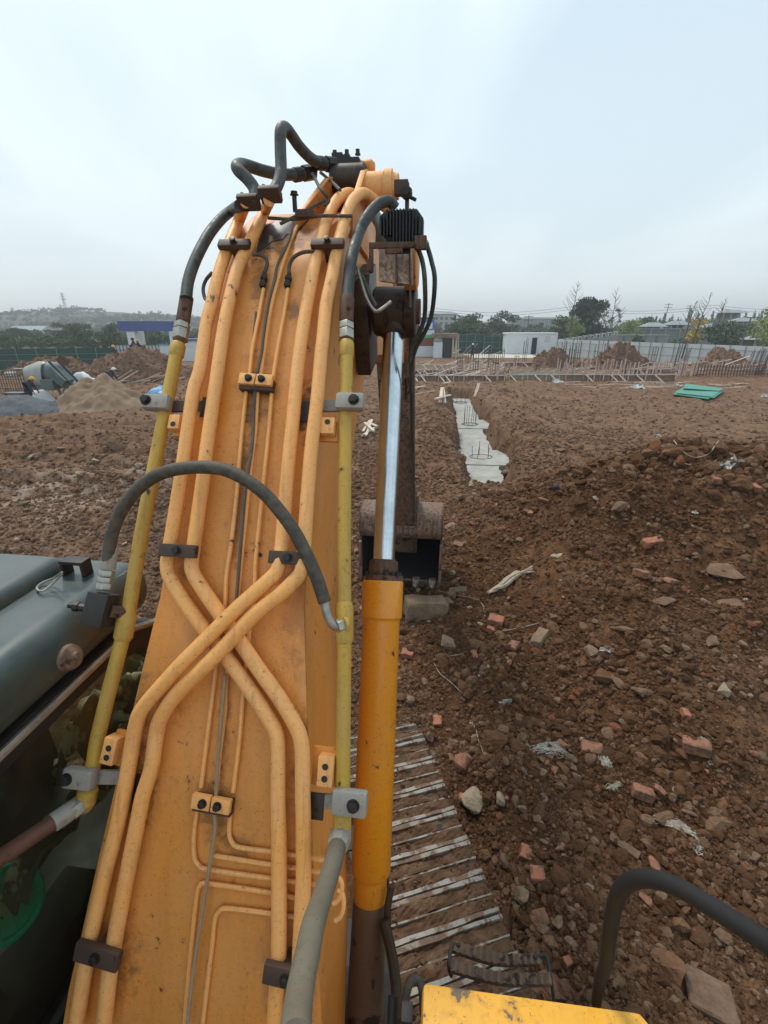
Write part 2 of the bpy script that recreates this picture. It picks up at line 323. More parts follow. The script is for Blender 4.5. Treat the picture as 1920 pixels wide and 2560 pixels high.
def height(x, y):
    x = np.asarray(x, float); y = np.asarray(y, float)
    r = np.hypot(x, y)
    near = 1-sstep(32, 60, y)
    z = 0.16*fbm(x*0.22, y*0.22, 4, 1)*sstep(3, 8, r)*near
    heap = 1.30*gauss(x, y, 4.3, 7.4, 1.35, 1.15, 0.2)+1.25*gauss(x, y, 7.4, 7.7, 2.0, 1.35)+0.40*gauss(x, y, 3.0, 9.0, 0.8, 0.8)+0.50*gauss(x, y, 5.6, 5.4, 1.8, 1.4)+0.38*gauss(x, y, 2.9, 5.2, 0.9, 1.2)+0.22*gauss(x, y, 3.4, 3.6, 1.2, 1.0)
    ed_ = (x-.302)*.9636+(y-2.555)*.2672; al_ = -(x-.302)*.2672+(y-2.555)*.9636
    z = z+0.40*np.exp(-((ed_-.72)/.40)**2)*sstep(.03, .28, ed_)*(1-sstep(.1, 1.0, al_))*sstep(-2.6, -1.9, al_)*(.7+.6*vnoise(x*1.7, y*1.7, 15))
    hm = np.clip(heap, 0, 1)
    z = z+heap+hm*0.34*fbm(x*0.9, y*0.9, 6, 4, 0.58)
    # left bank and spoil along the trench
    u, v = trench_uv(x, y)
    inr = sstep(-1.2, 0.2, u)*(1-sstep(TRL+0.2, TRL+1.0, u))
    half = 0.47+0.40*gauss(u, 0*u, 3.5, 0, 0.55, 9)+0.34*gauss(u, 0*u, 9.4, 0, 0.7, 9)+0.10*fbm(u*0.9, v*0+2.2, 3, 9)
    bank = 0.42*np.exp(-((v+1.9)/0.85)**2)*sstep(0.5, 2.5, u)*(0.6+0.9*vnoise(u*0.45, v*0.3+4, 3))+0.22*np.exp(-((v-1.7)/0.8)**2)*(0.5+vnoise(u*0.6, v*0.4, 5))
    z = z+bank*inr
    cut = 1-sstep(half, half+0.30+0.25*vnoise(u*1.3, v*1.1, 8), np.abs(v))
    z = z*(1-cut*inr)+(-0.80)*cut*inr
    # ruts and tracks on the left flat
    lm = sstep(-2.2, -4.0, x)*sstep(8.5, 10.5, y+0.12*x)*(1-sstep(19, 23, y))
    q = (y+0.10*x)+0.25*fbm(x*0.25, y*0.6, 3, 12)
    z = z+lm*(0.11*np.sin(q*5.2)+0.05*np.sin(q*13.0+x*0.3))
    z = z+0.28*gauss(x, y, -5.0, 9.0, 1.2, 0.55, 0.1)*(0.5+vnoise(x*2, y*2, 6))
    # rubble in front of the bucket and beyond it
    z = z+0.22*gauss(x, y, 1.4, 8.3, 1.1, 1.0)+0.22*gauss(x, y, -0.5, 7.6, 1.0, 0.6)+0.16*gauss(x, y, 1.2, 4.6, 0.35, 0.9)
    z = z-0.10*gauss(x, y, 0.9, 3.0, 0.30, 0.8)
    # soil bank before the right fence and lumps round the foundations
    z = z+0.95*gauss(x, y, 29, 39.5, 5, 2.2)+0.5*gauss(x, y, -22, 34, 9, 3)
    # broken surface
    amp = 0.045+0.07*hm+0.02*sstep(6, 10, r)
    z = z+amp*fbm(x*1.9, y*1.9, 4, 21)*near
    rid = 1-np.abs(fbm(x*3.4, y*3.4, 3, 31))*2.2
    z = z+0.050*np.clip(rid, 0, 1)*vnoise(x*0.8, y*0.8, 33)*near
    z = z+0.045*fbm(x*9, y*9, 4, 41, 0.6)*near*(1-sstep(20, 30, r))*(0.4+vnoise(x*1.1, y*1.1, 43))
    mid = sstep(9, 13, r)*(1-sstep(34, 42, y))
    z = z+mid*(0.07*fbm(x*0.9, y*0.9, 5, 61, 0.6)+0.05*(1-np.abs(fbm(x*1.6, y*1.6, 3, 66))*2.5).clip(0, 1))
    z = z+hm*0.10*(1-np.abs(fbm(x*1.5, y*1.5, 4, 71))*2.4).clip(0, 1)
    flat = 1-sstep(1.05, 1.5, r)
    under = gauss(x, y, 0.1, 1.8, 0.35, 1.2)
    return z*(1-flat)*(1-0.6*under)-0.02*flat
def hz(x, y): return float(height(np.array([x]), np.array([y]))[0])
def hit(px, py):
    """where the sight line through a spot meets the ground"""
    d = ray(px, py); t = np.geomspace(1.5, 220, 1600); x = EYE.x+d.x*t; y = EYE.y+d.y*t; z = EYE.z+d.z*t
    k = np.argmax(z < height(x, y))
    if k == 0: k = len(t)-1
    return Vector((x[k], y[k], hz(x[k], y[k]))), t[k]
def grid_obj(name, X, Y, Z, mat, wrap=False):
    nr, na = X.shape
    me = bpy.data.meshes.new(name); co = np.stack([X, Y, Z], -1).reshape(-1, 3)
    i = np.arange(nr-1)[:, None]*na; j = np.arange(na-1)[None, :]
    a = (i+j).ravel(); F = np.stack([a, a+1, a+1+na, a+na], 1)
    me.vertices.add(len(co)); me.vertices.foreach_set('co', co.ravel().astype(np.float32))
    me.loops.add(F.size); me.loops.foreach_set('vertex_index', F.ravel().astype(np.int32))
    me.polygons.add(len(F)); me.polygons.foreach_set('loop_start', (np.arange(len(F))*4).astype(np.int32))
    me.polygons.foreach_set('use_smooth', np.ones(len(F), bool))
    me.update(calc_edges=True); me.materials.append(mat)
    o = bpy.data.objects.new(name, me); COL.objects.link(o); ORG[o.name] = Vector((0,0,0)); return o
def dark_soil_mask(nt, vec):
    """where soil turns darker and redder: the spoil heap and the strip beside the machine"""
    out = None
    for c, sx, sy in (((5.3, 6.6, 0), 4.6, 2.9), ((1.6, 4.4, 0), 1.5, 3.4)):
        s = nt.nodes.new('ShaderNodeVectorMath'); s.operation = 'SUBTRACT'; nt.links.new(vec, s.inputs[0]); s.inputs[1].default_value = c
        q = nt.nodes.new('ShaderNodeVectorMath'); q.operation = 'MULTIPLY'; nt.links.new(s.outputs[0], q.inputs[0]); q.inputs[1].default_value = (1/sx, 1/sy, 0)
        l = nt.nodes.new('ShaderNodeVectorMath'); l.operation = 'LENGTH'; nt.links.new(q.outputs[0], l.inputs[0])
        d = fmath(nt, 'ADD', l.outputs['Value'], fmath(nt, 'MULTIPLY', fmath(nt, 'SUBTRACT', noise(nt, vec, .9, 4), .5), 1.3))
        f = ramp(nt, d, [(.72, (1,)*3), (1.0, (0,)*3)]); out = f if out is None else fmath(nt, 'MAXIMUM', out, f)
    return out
def soil_mat():
    m, nt, b, o = base_mat('soil', 0.95, 0, 0.12)
    n1 = noise(nt, o, 0.55, 6, 0.6, 0.2); n2 = noise(nt, o, 6, 6, 0.65); n3 = noise(nt, o, 45, 4, 0.6)
    c = ramp(nt, n1, [(0.28, (0.085, 0.043, 0.022)), (0.5, (0.150, 0.078, 0.041)), (0.72, (0.215, 0.120, 0.068))])
    c = mixc(nt, ramp(nt, n2, [(0.3, (0.75,)*3), (0.55, (0,0,0))]), c, (0.085, 0.047, 0.027))
    c = mixc(nt, ramp(nt, n3, [(0.56, (0,0,0)), (0.72, (0.6,)*3)]), c, (0.32, 0.21, 0.14))
    sepx = nt.nodes.new('ShaderNodeSeparateXYZ'); nt.links.new(o, sepx.inputs[0])
    # the left flat and the far flat are redder and drier
    mr = nt.nodes.new('ShaderNodeMapRange'); mr.inputs['From Min'].default_value = 9; mr.inputs['From Max'].default_value = 17
    nt.links.new(sepx.outputs[1], mr.inputs['Value'])
    ml = nt.nodes.new('ShaderNodeMapRange'); ml.inputs['From Min'].default_value = -1.5; ml.inputs['From Max'].default_value = -4
    nt.links.new(sepx.outputs[0], ml.inputs['Value'])
    dry = fmath(nt, 'MULTIPLY', fmath(nt, 'MAXIMUM', mr.outputs[0], ml.outputs[0]), ramp(nt, noise(nt, o, 0.4, 5, 0.65), [(0.3, (0.35,)*3), (0.6, (1,)*3)]))
    c = mixc(nt, fmath(nt, 'MULTIPLY', dry, 0.6), c, mixc(nt, n2, (0.150, 0.090, 0.060), (0.27, 0.175, 0.12)))
    c = mixc(nt, 1.0, c, ramp(nt, noise(nt, o, 3.2, 9, 0.78, 0.3), [(.34, (.42,.40,.38)), (.5, (.95,.93,.9)), (.64, (1.3,1.28,1.24))]), 'MULTIPLY')
    c = mixc(nt, dark_soil_mask(nt, o), c, (.78,.71,.645), 'MULTIPLY')
    # spilt plaster on the left
    vd = nt.nodes.new('ShaderNodeVectorMath'); vd.operation = 'DISTANCE'; nt.links.new(o, vd.inputs[0]); vd.inputs[1].default_value = (-7.0, 10.4, 0)
    pl = fmath(nt, 'MULTIPLY', ramp(nt, fmath(nt, 'DIVIDE', vd.outputs['Value'], 3.4), [(0.2, (1,)*3), (1, (0,)*3)]), ramp(nt, noise(nt, o, 2.6, 6, 0.7, 0.4), [(0.46, (0,)*3), (0.58, (0.75,)*3)]))
    c = mixc(nt, pl, c, (0.40, 0.33, 0.27))
    # grass and scrub beyond the site fences
    fg = nt.nodes.new('ShaderNodeMapRange'); fg.inputs['From Min'].default_value = 68; fg.inputs['From Max'].default_value = 76
    nt.links.new(sepx.outputs[1], fg.inputs['Value'])
    c = mixc(nt, fg.outputs[0], c, mixc(nt, noise(nt, o, 0.08, 5), (0.045, 0.06, 0.03), (0.10, 0.10, 0.055)))
    nt.links.new(c, b.inputs['Base Color'])
    h = fmath(nt, 'ADD', fmath(nt, 'MULTIPLY', noise(nt, o, 22, 7, 0.7), 1.0), fmath(nt, 'MULTIPLY', noise(nt, o, 90, 4, 0.6), 0.35))
    bump(nt, b, h, 0.9, 0.035)
    return m
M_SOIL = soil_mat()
rr = np.concatenate([np.geomspace(1.0, 45, 700), np.geomspace(46, 4000, 60)])
aa = np.radians(np.linspace(-56, 68, 700))
RR, AA = np.meshgrid(rr, aa, indexing='ij'); X = RR*np.sin(AA); Y = RR*np.cos(AA)
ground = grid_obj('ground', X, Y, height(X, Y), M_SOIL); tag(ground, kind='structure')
rr = np.concatenate([[0.0], np.geomspace(1.0, 45, 60), np.geomspace(60, 4000, 12)])
aa = np.radians(np.linspace(68, 304, 130))
RR, AA = np.meshgrid(rr, aa, indexing='ij'); X = RR*np.sin(AA); Y = RR*np.cos(AA)
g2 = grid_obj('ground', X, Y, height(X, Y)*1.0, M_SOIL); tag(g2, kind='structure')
mb = MB(); mb.add([(0,0,-0.02)]+[(1.0*math.sin(R(a)), 1.0*math.cos(R(a)), -0.02) for a in range(-56, 70, 4)], [(0, i, i+1) for i in range(1, 32)])
part('ground', mb, M_SOIL, kind='structure')

# ---------------------------------------------------------------- concrete footing in the trench
M_CONC = simple('wet_concrete', (0.33, 0.325, 0.295), 0.8, 0, 0.30, 2.2, 0.5, 40)
fz_ = -0.56
def tpt(u, v, z): return Vector((TR0.x+TRD.x*u+TRD.y*v, TR0.y+TRD.y*u-TRD.x*v, z))
foot = thing('strip_footing', tpt(8, 0, -0.6), 'long pale concrete strip footing lying in the trench beyond the bucket', 'concrete footing')
for (u0, u1, w, dz, ow) in ((-0.2, 2.6, 0.50, 0.0, 0), (2.6, 4.6, 0.86, 0.03, 0.08), (4.6, 8.5, 0.56, -0.01, -0.05), (8.5, 10.6, 0.82, 0.02, 0.1), (10.6, TRL+0.6, 0.52, 0.0, 0)):
    mb = MB(); n = 14; L = []; Rr = []
    for k in range(n+1):
        u = u0+(u1-u0)*k/n; j = 0.10*(random.random()-0.5) if 0 < k < n else 0
        L.append((u, -w+ow+j)); Rr.append((u, w+ow+0.10*(random.random()-0.5)))
    top = [tpt(u, v, fz_+dz) for u, v in L]+[tpt(u, v, fz_+dz) for u, v in reversed(Rr)]
    mb.prism(top, (0, 0, -0.3)); part('slab', mb, M_CONC, foot)
M_REBAR = simple('rebar_steel', (0.085, 0.07, 0.065), 0.8, 0.2, 0.4, 8, 0)
def starter(u, v, n, h, ring, lab, rad=0.28):
    c = tpt(u, v, fz_); t = thing('starter_bars', c, lab, 'rebar', 'starter bars standing in the trench footing')
    for k in range(n):
        a = 2*math.pi*k/n+0.4; b = c+Vector((rad*math.cos(a), rad*0.8*math.sin(a), 0)); hh = h*random.uniform(0.8, 1.1)
        m_ = MB().tube([b, b+Vector((random.uniform(-.03, .03), random.uniform(-.03, .03), hh))], 0.010, 6); part('bar', m_, M_REBAR, t)
    if ring:
        m_ = MB().tube([c+Vector(((rad+0.08)*math.cos(a), (rad+0.08)*0.85*math.sin(a), 0.03)) for a in np.linspace(0, 6.283, 25)], 0.016, 6, False); part('stirrup', m_, M_REBAR, t)
starter(3.6, 0.02, 5, 0.48, True, 'short bent rebar starters in a ring on the nearest wide footing pad', 0.30)
starter(9.4, 0.0, 8, 0.85, True, 'cluster of upright rebar starters on the middle footing pad')
starter(16.0, -0.1, 3, 0.9, True, 'thin rebar starters at the far end of the trench footing')

# ---------------------------------------------------------------- clods
CL = bpy.data.collections.new('clod_shapes')
def clod_mat(name, stops, rough=0.95):
    m, nt, b, o = base_mat(name, rough, 0, 0.12)
    oi = nt.nodes.new('ShaderNodeObjectInfo')
    c = ramp(nt, oi.outputs['Random'], stops)
    sx_ = nt.nodes.new('ShaderNodeSeparateXYZ'); nt.links.new(oi.outputs['Location'], sx_.inputs[0])
    mr = nt.nodes.new('ShaderNodeMapRange'); mr.inputs['From Min'].default_value = 9; mr.inputs['From Max'].default_value = 17; nt.links.new(sx_.outputs[1], mr.inputs['Value'])
    ml = nt.nodes.new('ShaderNodeMapRange'); ml.inputs['From Min'].default_value = -1.5; ml.inputs['From Max'].default_value = -4; nt.links.new(sx_.outputs[0], ml.inputs['Value'])
    c = mixc(nt, fmath(nt, 'MULTIPLY', fmath(nt, 'MAXIMUM', mr.outputs[0], ml.outputs[0]), .55), c, (0.285, 0.175, 0.118))
    c = mixc(nt, dark_soil_mask(nt, oi.outputs['Location']), c, (.90,.82,.75), 'MULTIPLY')
    c = mixc(nt, ramp(nt, noise(nt, o, 2.5, 4), [(0.35, (0.4,)*3), (0.6, (0,)*3)]), c, (0.09, 0.05, 0.028))
    nt.links.new(c, b.inputs['Base Color']); bump(nt, b, noise(nt, o, 3.5, 5, 0.7), 0.6, 0.25)
    return m
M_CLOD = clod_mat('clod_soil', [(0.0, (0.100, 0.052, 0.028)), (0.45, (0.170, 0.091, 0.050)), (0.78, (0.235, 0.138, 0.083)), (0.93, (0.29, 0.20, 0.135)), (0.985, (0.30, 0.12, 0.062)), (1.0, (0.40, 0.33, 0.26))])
clods = []
for k in range(14):
    rs = np.random.RandomState(100+k)
    bm = bmesh.new(); bmesh.ops.create_icosphere(bm, subdivisions=2 if k < 10 else 1, radius=1.0)
    sx, sy, sz = rs.uniform(0.75, 1.25), rs.uniform(0.75, 1.1), rs.uniform(0.45, 0.9)
    pl = [(Vector(rs.normal(size=3)).normalized(), rs.uniform(0.55, 0.85)) for _ in range(9)]
    for v in bm.verts:
        for n_, d_ in pl:
            q = v.co.dot(n_)
            if q > d_: v.co -= n_*(q-d_)
        v.co *= 1+rs.uniform(-0.09, 0.09)
        v.co = Vector((v.co.x*sx, v.co.y*sy, v.co.z*sz))
    me = bpy.data.meshes.new('clod'); bm.to_mesh(me); bm.free(); me.materials.append(M_CLOD)
    o = bpy.data.objects.new('clod', me); CL.objects.link(o); clods.append(o)
def scatter(name, pts, scl, rot, label=None):
    n = len(pts); me = bpy.data.meshes.new(name); me.vertices.add(n); me.vertices.foreach_set('co', pts.ravel().astype(np.float32))
    a = me.attributes.new('scl', 'FLOAT_VECTOR', 'POINT'); a.data.foreach_set('vector', scl.ravel().astype(np.float32))
    a = me.attributes.new('rot', 'FLOAT_VECTOR', 'POINT'); a.data.foreach_set('vector', rot.ravel().astype(np.float32))
    o = bpy.data.objects.new(name, me); COL.objects.link(o); o['kind'] = 'stuff'
    ng = bpy.data.node_groups.new('scatter_'+name, 'GeometryNodeTree')
    ng.interface.new_socket('Geometry', in_out='INPUT', socket_type='NodeSocketGeometry'); ng.interface.new_socket('Geometry', in_out='OUTPUT', socket_type='NodeSocketGeometry')
    N = ng.nodes; L = ng.links
    gi = N.new('NodeGroupInput'); go = N.new('NodeGroupOutput'); ip = N.new('GeometryNodeInstanceOnPoints'); ci = N.new('GeometryNodeCollectionInfo')
    ci.inputs['Collection'].default_value = CL; ci.inputs['Separate Children'].default_value = True; ci.inputs['Reset Children'].default_value = True
    ip.inputs['Pick Instance'].default_value = True
    na = N.new('GeometryNodeInputNamedAttribute'); na.data_type = 'FLOAT_VECTOR'; na.inputs[0].default_value = 'scl'
    nb = N.new('GeometryNodeInputNamedAttribute'); nb.data_type = 'FLOAT_VECTOR'; nb.inputs[0].default_value = 'rot'
    er = N.new('FunctionNodeEulerToRotation')
    L.new(gi.outputs[0], ip.inputs['Points']); L.new(ci.outputs[0], ip.inputs['Instance']); L.new(na.outputs[0], ip.inputs['Scale'])
    L.new(nb.outputs[0], er.inputs[0]); L.new(er.outputs[0], ip.inputs['Rotation']); L.new(ip.outputs[0], go.inputs[0])
    md = o.modifiers.new('scatter', 'NODES'); md.node_group = ng
    return o
def clod_field(name, n, r0, r1, a0, a1, mu, sg, smin, smax, seed):
    rs = np.random.RandomState(seed)
    r = np.exp(rs.uniform(math.log(r0), math.log(r1), n)); a = np.radians(rs.uniform(a0, a1, n)); x = r*np.sin(a); y = r*np.cos(a)
    m = vnoise(x*1.3, y*1.3, 50)*0.6+vnoise(x*4.1, y*4.1, 51)*0.4; u, v = trench_uv(x, y)
    keep = (rs.rand(n) < 0.22+1.5*np.clip(m-0.22, 0, 1)*1.5) & ~((u > -0.25) & (u < TRL+1) & (np.abs(v) < 0.7)) & ~((x < 0.55) & (y < 2.6) & (x > -1.5))
    x, y, r = x[keep], y[keep], r[keep]; k = len(x)
    s = np.clip(np.exp(rs.normal(math.log(mu), sg, k))*np.clip(r/4.5, 0.75, 3.4)**0.85, smin, smax)
    z = height(x, y)+s*0.12
    pts = np.stack([x, y, z], 1); scl = s[:, None]*rs.uniform(0.75, 1.2, (k, 3)); rot = rs.uniform(-0.5, 0.5, (k, 3)); rot[:, 2] = rs.uniform(0, 6.28, k)
    return scatter(name, pts, scl, rot)
def heap_clods(name, n, mu, seed, cen, rad, thr):
    rs = np.random.RandomState(seed); x = rs.uniform(cen[0]-rad[0], cen[0]+rad[0], n); y = rs.uniform(cen[1]-rad[1], cen[1]+rad[1], n)
    k = (vnoise(x*.8+2, y*.8, 90)*.6+vnoise(x*2.3, y*2.3, 91)*.4 > thr); x, y = x[k], y[k]; k = len(x); s = np.exp(rs.normal(math.log(mu), .42, k)).clip(.02, .16)
    scatter(name, np.stack([x, y, height(x, y)+s*.15], 1), s[:, None]*rs.uniform(.7, 1.25, (k, 3)), np.stack([rs.uniform(-.6, .6, k), rs.uniform(-.6, .6, k), rs.uniform(0, 6.28, k)], 1))
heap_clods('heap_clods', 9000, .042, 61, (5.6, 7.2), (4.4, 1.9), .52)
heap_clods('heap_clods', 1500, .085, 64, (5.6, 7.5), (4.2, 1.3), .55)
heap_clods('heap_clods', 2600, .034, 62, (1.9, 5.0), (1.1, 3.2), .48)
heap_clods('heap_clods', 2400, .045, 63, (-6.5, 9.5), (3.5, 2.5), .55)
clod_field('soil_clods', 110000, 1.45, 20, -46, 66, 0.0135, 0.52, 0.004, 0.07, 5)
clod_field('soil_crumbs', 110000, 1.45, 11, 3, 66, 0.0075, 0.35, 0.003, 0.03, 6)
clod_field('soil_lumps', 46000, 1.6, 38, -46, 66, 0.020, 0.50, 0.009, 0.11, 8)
# ================================================================ EXCAVATOR
YAW = R(7.4); H = Vector((math.sin(YAW), math.cos(YAW), 0)); A = Vector((math.cos(YAW), -math.sin(YAW), 0)); UP = Vector((0, 0, 1))
BO = Vector((-0.60, 0, 0))
def L3(b, a, z): return BO+H*b+A*a+UP*z
exc = thing('excavator', (-0.6, 0.3, 0), 'yellow crawler excavator seen from its deck, boom raised and bucket on the ground', 'excavator')
# boom upper profile in its own plane (b forward, z up)
PR = catmull([Vector((b, z, 0)) for b, z in ((0.28, 1.02), (0.50, 1.62), (0.75, 2.13), (1.00, 2.61), (1.26, 3.06), (1.50, 3.43), (1.70, 3.70), (1.90, 3.92), (2.10, 4.06), (2.30, 4.13), (2.65, 4.16), (3.3, 4.08), (4.3, 3.86), (5.35, 3.60))], 8)
PR = [(p.x, p.y) for p in PR]
def offs(l):
    out = []
    for i in range(len(PR)):
        a, b = PR[max(i-1, 0)], PR[min(i+1, len(PR)-1)]; t = Vector((b[0]-a[0], b[1]-a[1])).normalized()
        out.append((PR[i][0]-t.y*l, PR[i][1]+t.x*l))
    return out
OFF = {}
def S(px, py, lift=0.0):
    """point on the boom's upper surface (raised by lift) behind a spot of the view"""
    l = round(lift, 3)
    if l not in OFF: OFF[l] = offs(l)
    pr = OFF[l]; d = ray(px, py); ob = (EYE-BO).dot(H); oz = EYE.z; db = d.dot(H); dz = d.z; best = None
    for (b0, z0), (b1, z1) in zip(pr, pr[1:]):
        # ray (ob+db t, oz+dz t) against the segment
        ex, ez = b1-b0, z1-z0; den = db*ez-dz*ex
        if abs(den) < 1e-9: continue
        t = ((b0-ob)*ez-(z0-oz)*ex)/den; s = ((b0-ob)*dz-(z0-oz)*db)/den
        if -0.001 <= s <= 1.001 and t > 0.2 and (best is None or t < best): best = t
    if best is None:    # past the crest: use the crest distance
        best = min(((Vector((b-ob, z-oz)).length) for b, z in pr if 1.9 < b < 2.2), default=2.0)/Vector((db, dz)).length
    return EYE+d*best
def frame(p):
    b = (p-BO).dot(H); i = min(range(len(PR)), key=lambda k: abs(PR[k][0]-b)+0.3*abs(PR[k][1]-p.z)); a_, c_ = PR[max(i-1, 0)], PR[min(i+1, len(PR)-1)]
    t = (H*(c_[0]-a_[0])+UP*(c_[1]-a_[1])).normalized(); return A.copy(), t, A.cross(t).normalized()
# --- boom box
def width(b): return float(np.interp(b, [0.3, 0.68, 0.95, 1.2, 1.5, 2.4, 5.4], [0.80, 0.715, 0.555, 0.435, 0.42, 0.42, 0.36]))
def depth(b): return float(np.interp(b, [0.28, 0.7, 1.3, 2.0, 2.8, 4.2, 5.35], [0.34, 0.46, 0.60, 0.70, 0.62, 0.46, 0.30]))
mb = MB(); st = [i for i in range(0, len(PR), 2)]; rows = []
for i in st:
    b, z = PR[i]; a_, c_ = PR[max(i-1, 0)], PR[min(i+1, len(PR)-1)]; t = Vector((c_[0]-a_[0], c_[1]-a_[1])).normalized(); n = Vector((-t.y, t.x)); w = width(b)/2; d = depth(b)
    q = lambda off, a: L3(b+n.x*off, a, z+n.y*off)
    rows.append([q(-.011, -w+.012), q(-.011, w-.012), q(-d, w-.02), q(-d, -w+.02)])
o_ = len(mb.v); mb.v += [v for r_ in rows for v in r_]
for i in range(len(rows)-1):
    for k in range(4): mb.f.append((i*4+k, i*4+(k+1)%4, i*4+4+(k+1)%4, i*4+4+k)); mb.m.append(0)
mb.f += [(0,1,2,3), tuple(len(rows)*4-4+k for k in (3,2,1,0))]; mb.m += [0, 0]
boom = part('boom', mb, M_BOOM, exc)
mb = MB(); rows = []
for i in range(0, len(PR), 1):
    b, z = PR[i]; a_, c_ = PR[max(i-1, 0)], PR[min(i+1, len(PR)-1)]; t = Vector((c_[0]-a_[0], c_[1]-a_[1])).normalized(); n = Vector((-t.y, t.x)); w = width(b)/2
    q = lambda off, a: L3(b+n.x*off, a, z+n.y*off)
    rows.append([q(0, -w), q(0, w), q(-.012, w), q(-.012, -w)])
mb.v += [v for r_ in rows for v in r_]
for i in range(len(rows)-1):
    for k in range(4): mb.f.append((i*4+k, i*4+(k+1)%4, i*4+4+(k+1)%4, i*4+4+k)); mb.m.append(0)
mb.f += [(0,1,2,3), tuple(len(rows)*4-4+k for k in (3,2,1,0))]; mb.m += [0, 0]
top_plate = part('top_plate', mb, M_BOOM, boom, smooth=True)
for k_, s_ in ((1, 1), (0, -1)):
    q_ = [r_[k_+2 if k_ == 0 else 2]*1.0-A*s_*.010 for r_ in rows] if s_ > 0 else [r_[3]+A*.010 for r_ in rows]
    part('weld_bead', MB().tube([p+Vector((0, 0, random.uniform(-.0015, .0015))) for p in catmull(q_, 3)], .0060, 6), M_BOOM, boom, smooth=True)

def sp(L, lift, lift2=None): 
    n = len(L)
    if callable(lift): return [S(x, y, round(lift(i/(n-1), x, y), 3)) for i, (x, y) in enumerate(L)]
    return [S(x, y, lift) for x, y in L]
def pipe(name, L, r, lift, mat, n=14, parent=None, seg=5, **k):
    pts = catmull(sp(L, lift), seg); return part(name, MB().tube(pts, r, n), mat, parent or exc, smooth=True, **k)
RP = 0.0205
P1 = [(614.6,503.6),(597.7,550),(577,601),(551,672),(530,757),(516,812),(501,919),(484,979),(469,1078),(452,1198),(433,1317),(423,1377),(419,1424),(438,1469),(484,1538),(580,1662),(635,1740),(676,1804),(692,1840),(695,1895),(695,2000),(697.5,2100),(698,2178),(697.5,2337),(695,2440),(690,2497),(686,2575)]
P2 = [(673.6,499),(661,529),(640,575),(619,617.5),(593.5,672),(572,757),(558,828.5),(545,919),(528,1039),(514,1142),(507.6,1198),(491,1317),(483,1377),(479,1418),(493,1451),(539,1520),(598.5,1602),(649,1676),(695,1740),(736,1808),(754,1859),(756.6,1941),(757,2000),(758,2019),(759,2178),(754,2298),(748,2420),(742,2575)]
P3 = [(884,487),(862,486),(841,503),(824,535),(813,562),(804.4,592),(787.6,660),(775,723),(760,807),(744.7,919),(733.6,1039),(721.6,1158),(711.7,1277),(705,1365),(695,1419),(681,1442),(640,1479),(594,1520),(520.6,1593),(456.5,1657),(401.6,1717),(355.7,1772),(341,1810),(331,1865),(318,1943),(296,2057),(262,2188),(228,2336),(211,2433),(188,2575)]
P4 = [(925,492),(906,484),(884,499),(868,530),(855,575),(840,639),(830,693.5),(815,765),(807,850),(803,880),(793,999),(779,1118),(769,1237),(761,1357),(755.6,1419),(745,1442),(704,1483),(635,1538),(566.5,1611),(502,1676),(438,1740),(402,1795),(391,1836),(379,1918),(358,1987),(347,2040),(324.6,2154),(302,2268),(284,2365),(273,2439),(258,2575)]
LW, LH = 0.036, 0.082
def lift_hi(t, x, y):
    if y < 580: return LW+0.00
    if y < 1300: return LW
    if y < 1500: return LW+(LH-LW)*(y-1300)/200
    if y < 1680: return LH
    if y < 1850: return LH-(LH-LW)*(y-1680)/170
    return LW
pipe('hydraulic_pipe', P1, RP, LW, M_PIPE, label='outer left orange pipe, crossing to the right lower down')
pipe('hydraulic_pipe', P2, RP, LW, M_PIPE, label='inner left orange pipe with bare scraped patch, crossing to the right')
for L_, lb in ((P3, 'inner right orange pipe that crosses over the others to the left'), (P4, 'outer right orange pipe that crosses over the others to the left')):
    pts = []
    for i, (x, y) in enumerate(L_):
        if y < 560 and i < 5: continue
        pts.append(S(x, y, round(lift_hi(0, x, y), 3)))
    # arch over the crest towards the right side of the boom
    x0, y0 = L_[4]
    base = pts[0]; t0 = (base-EYE).length/ray(x0, y0).length
    arch = [P(x, y, t0+0.05+0.05*(3-i)) for i, (x, y) in enumerate(L_[:4])]
    end = arch[0]+A*0.07+H*0.10-UP*0.03
    pts = [end]+arch+pts
    part('hydraulic_pipe', MB().tube(catmull(pts, 5), RP, 14), M_PIPE, exc, smooth=True, label=lb)
RS = 0.0062
L1 = [(659,722),(648,786),(631,871),(624,939),(616,975),(598,1158),(592,1237),(578.5,1357),(566.5,1436),(562,1520),(545,1640),(539,1680),(520.6,1827),(503,1968)]
L2 = [(752,545),(720,620),(694.7,702),(678,765),(661,871),(652,931),(645,975),(638,1078),(628,1158),(612,1317),(600,1436),(589,1540),(566.5,1698),(562,1781),(548,1895.5),(541,1975)]
L3_ = [(720,722),(711.6,778),(694.7,871),(684,939),(680,975),(672,1078),(664,1158),(652,1277),(640,1397),(638,1452),(633,1520),(621,1602),(607.7,1740),(598.5,1850),(583,1980)]
for L_ in (L1, L2, L3_): pipe('grease_line', L_, RS, 0.011, M_PIPE, 8)
HA = [(577,2019),(573,2079),(581,2107),(601,2119),(678,2129),(742,2139),(820,2152)]
HB = [(535,2139),(678,2162),(742,2171),(818,2184)]
HC = [(493.5,2023),(485.5,2079),(485.5,2139),(497,2163),(522,2174),(678,2196),(742,2205),(814,2217)]
HD = [(460,2575),(471.6,2437),(479.6,2357),(487.5,2278),(493.5,2232),(501,2214),(522,2209),(678,2232),(742,2245),(810,2257)]
HE = [(505,2575),(519,2457),(531,2357),(537,2300),(547,2280),(569,2271),(678,2284),(742,2293),(800,2302)]
for L_ in (HA, HB, HC, HD, HE): pipe('grease_line', L_, RS, 0.010, M_PIPE, 8)
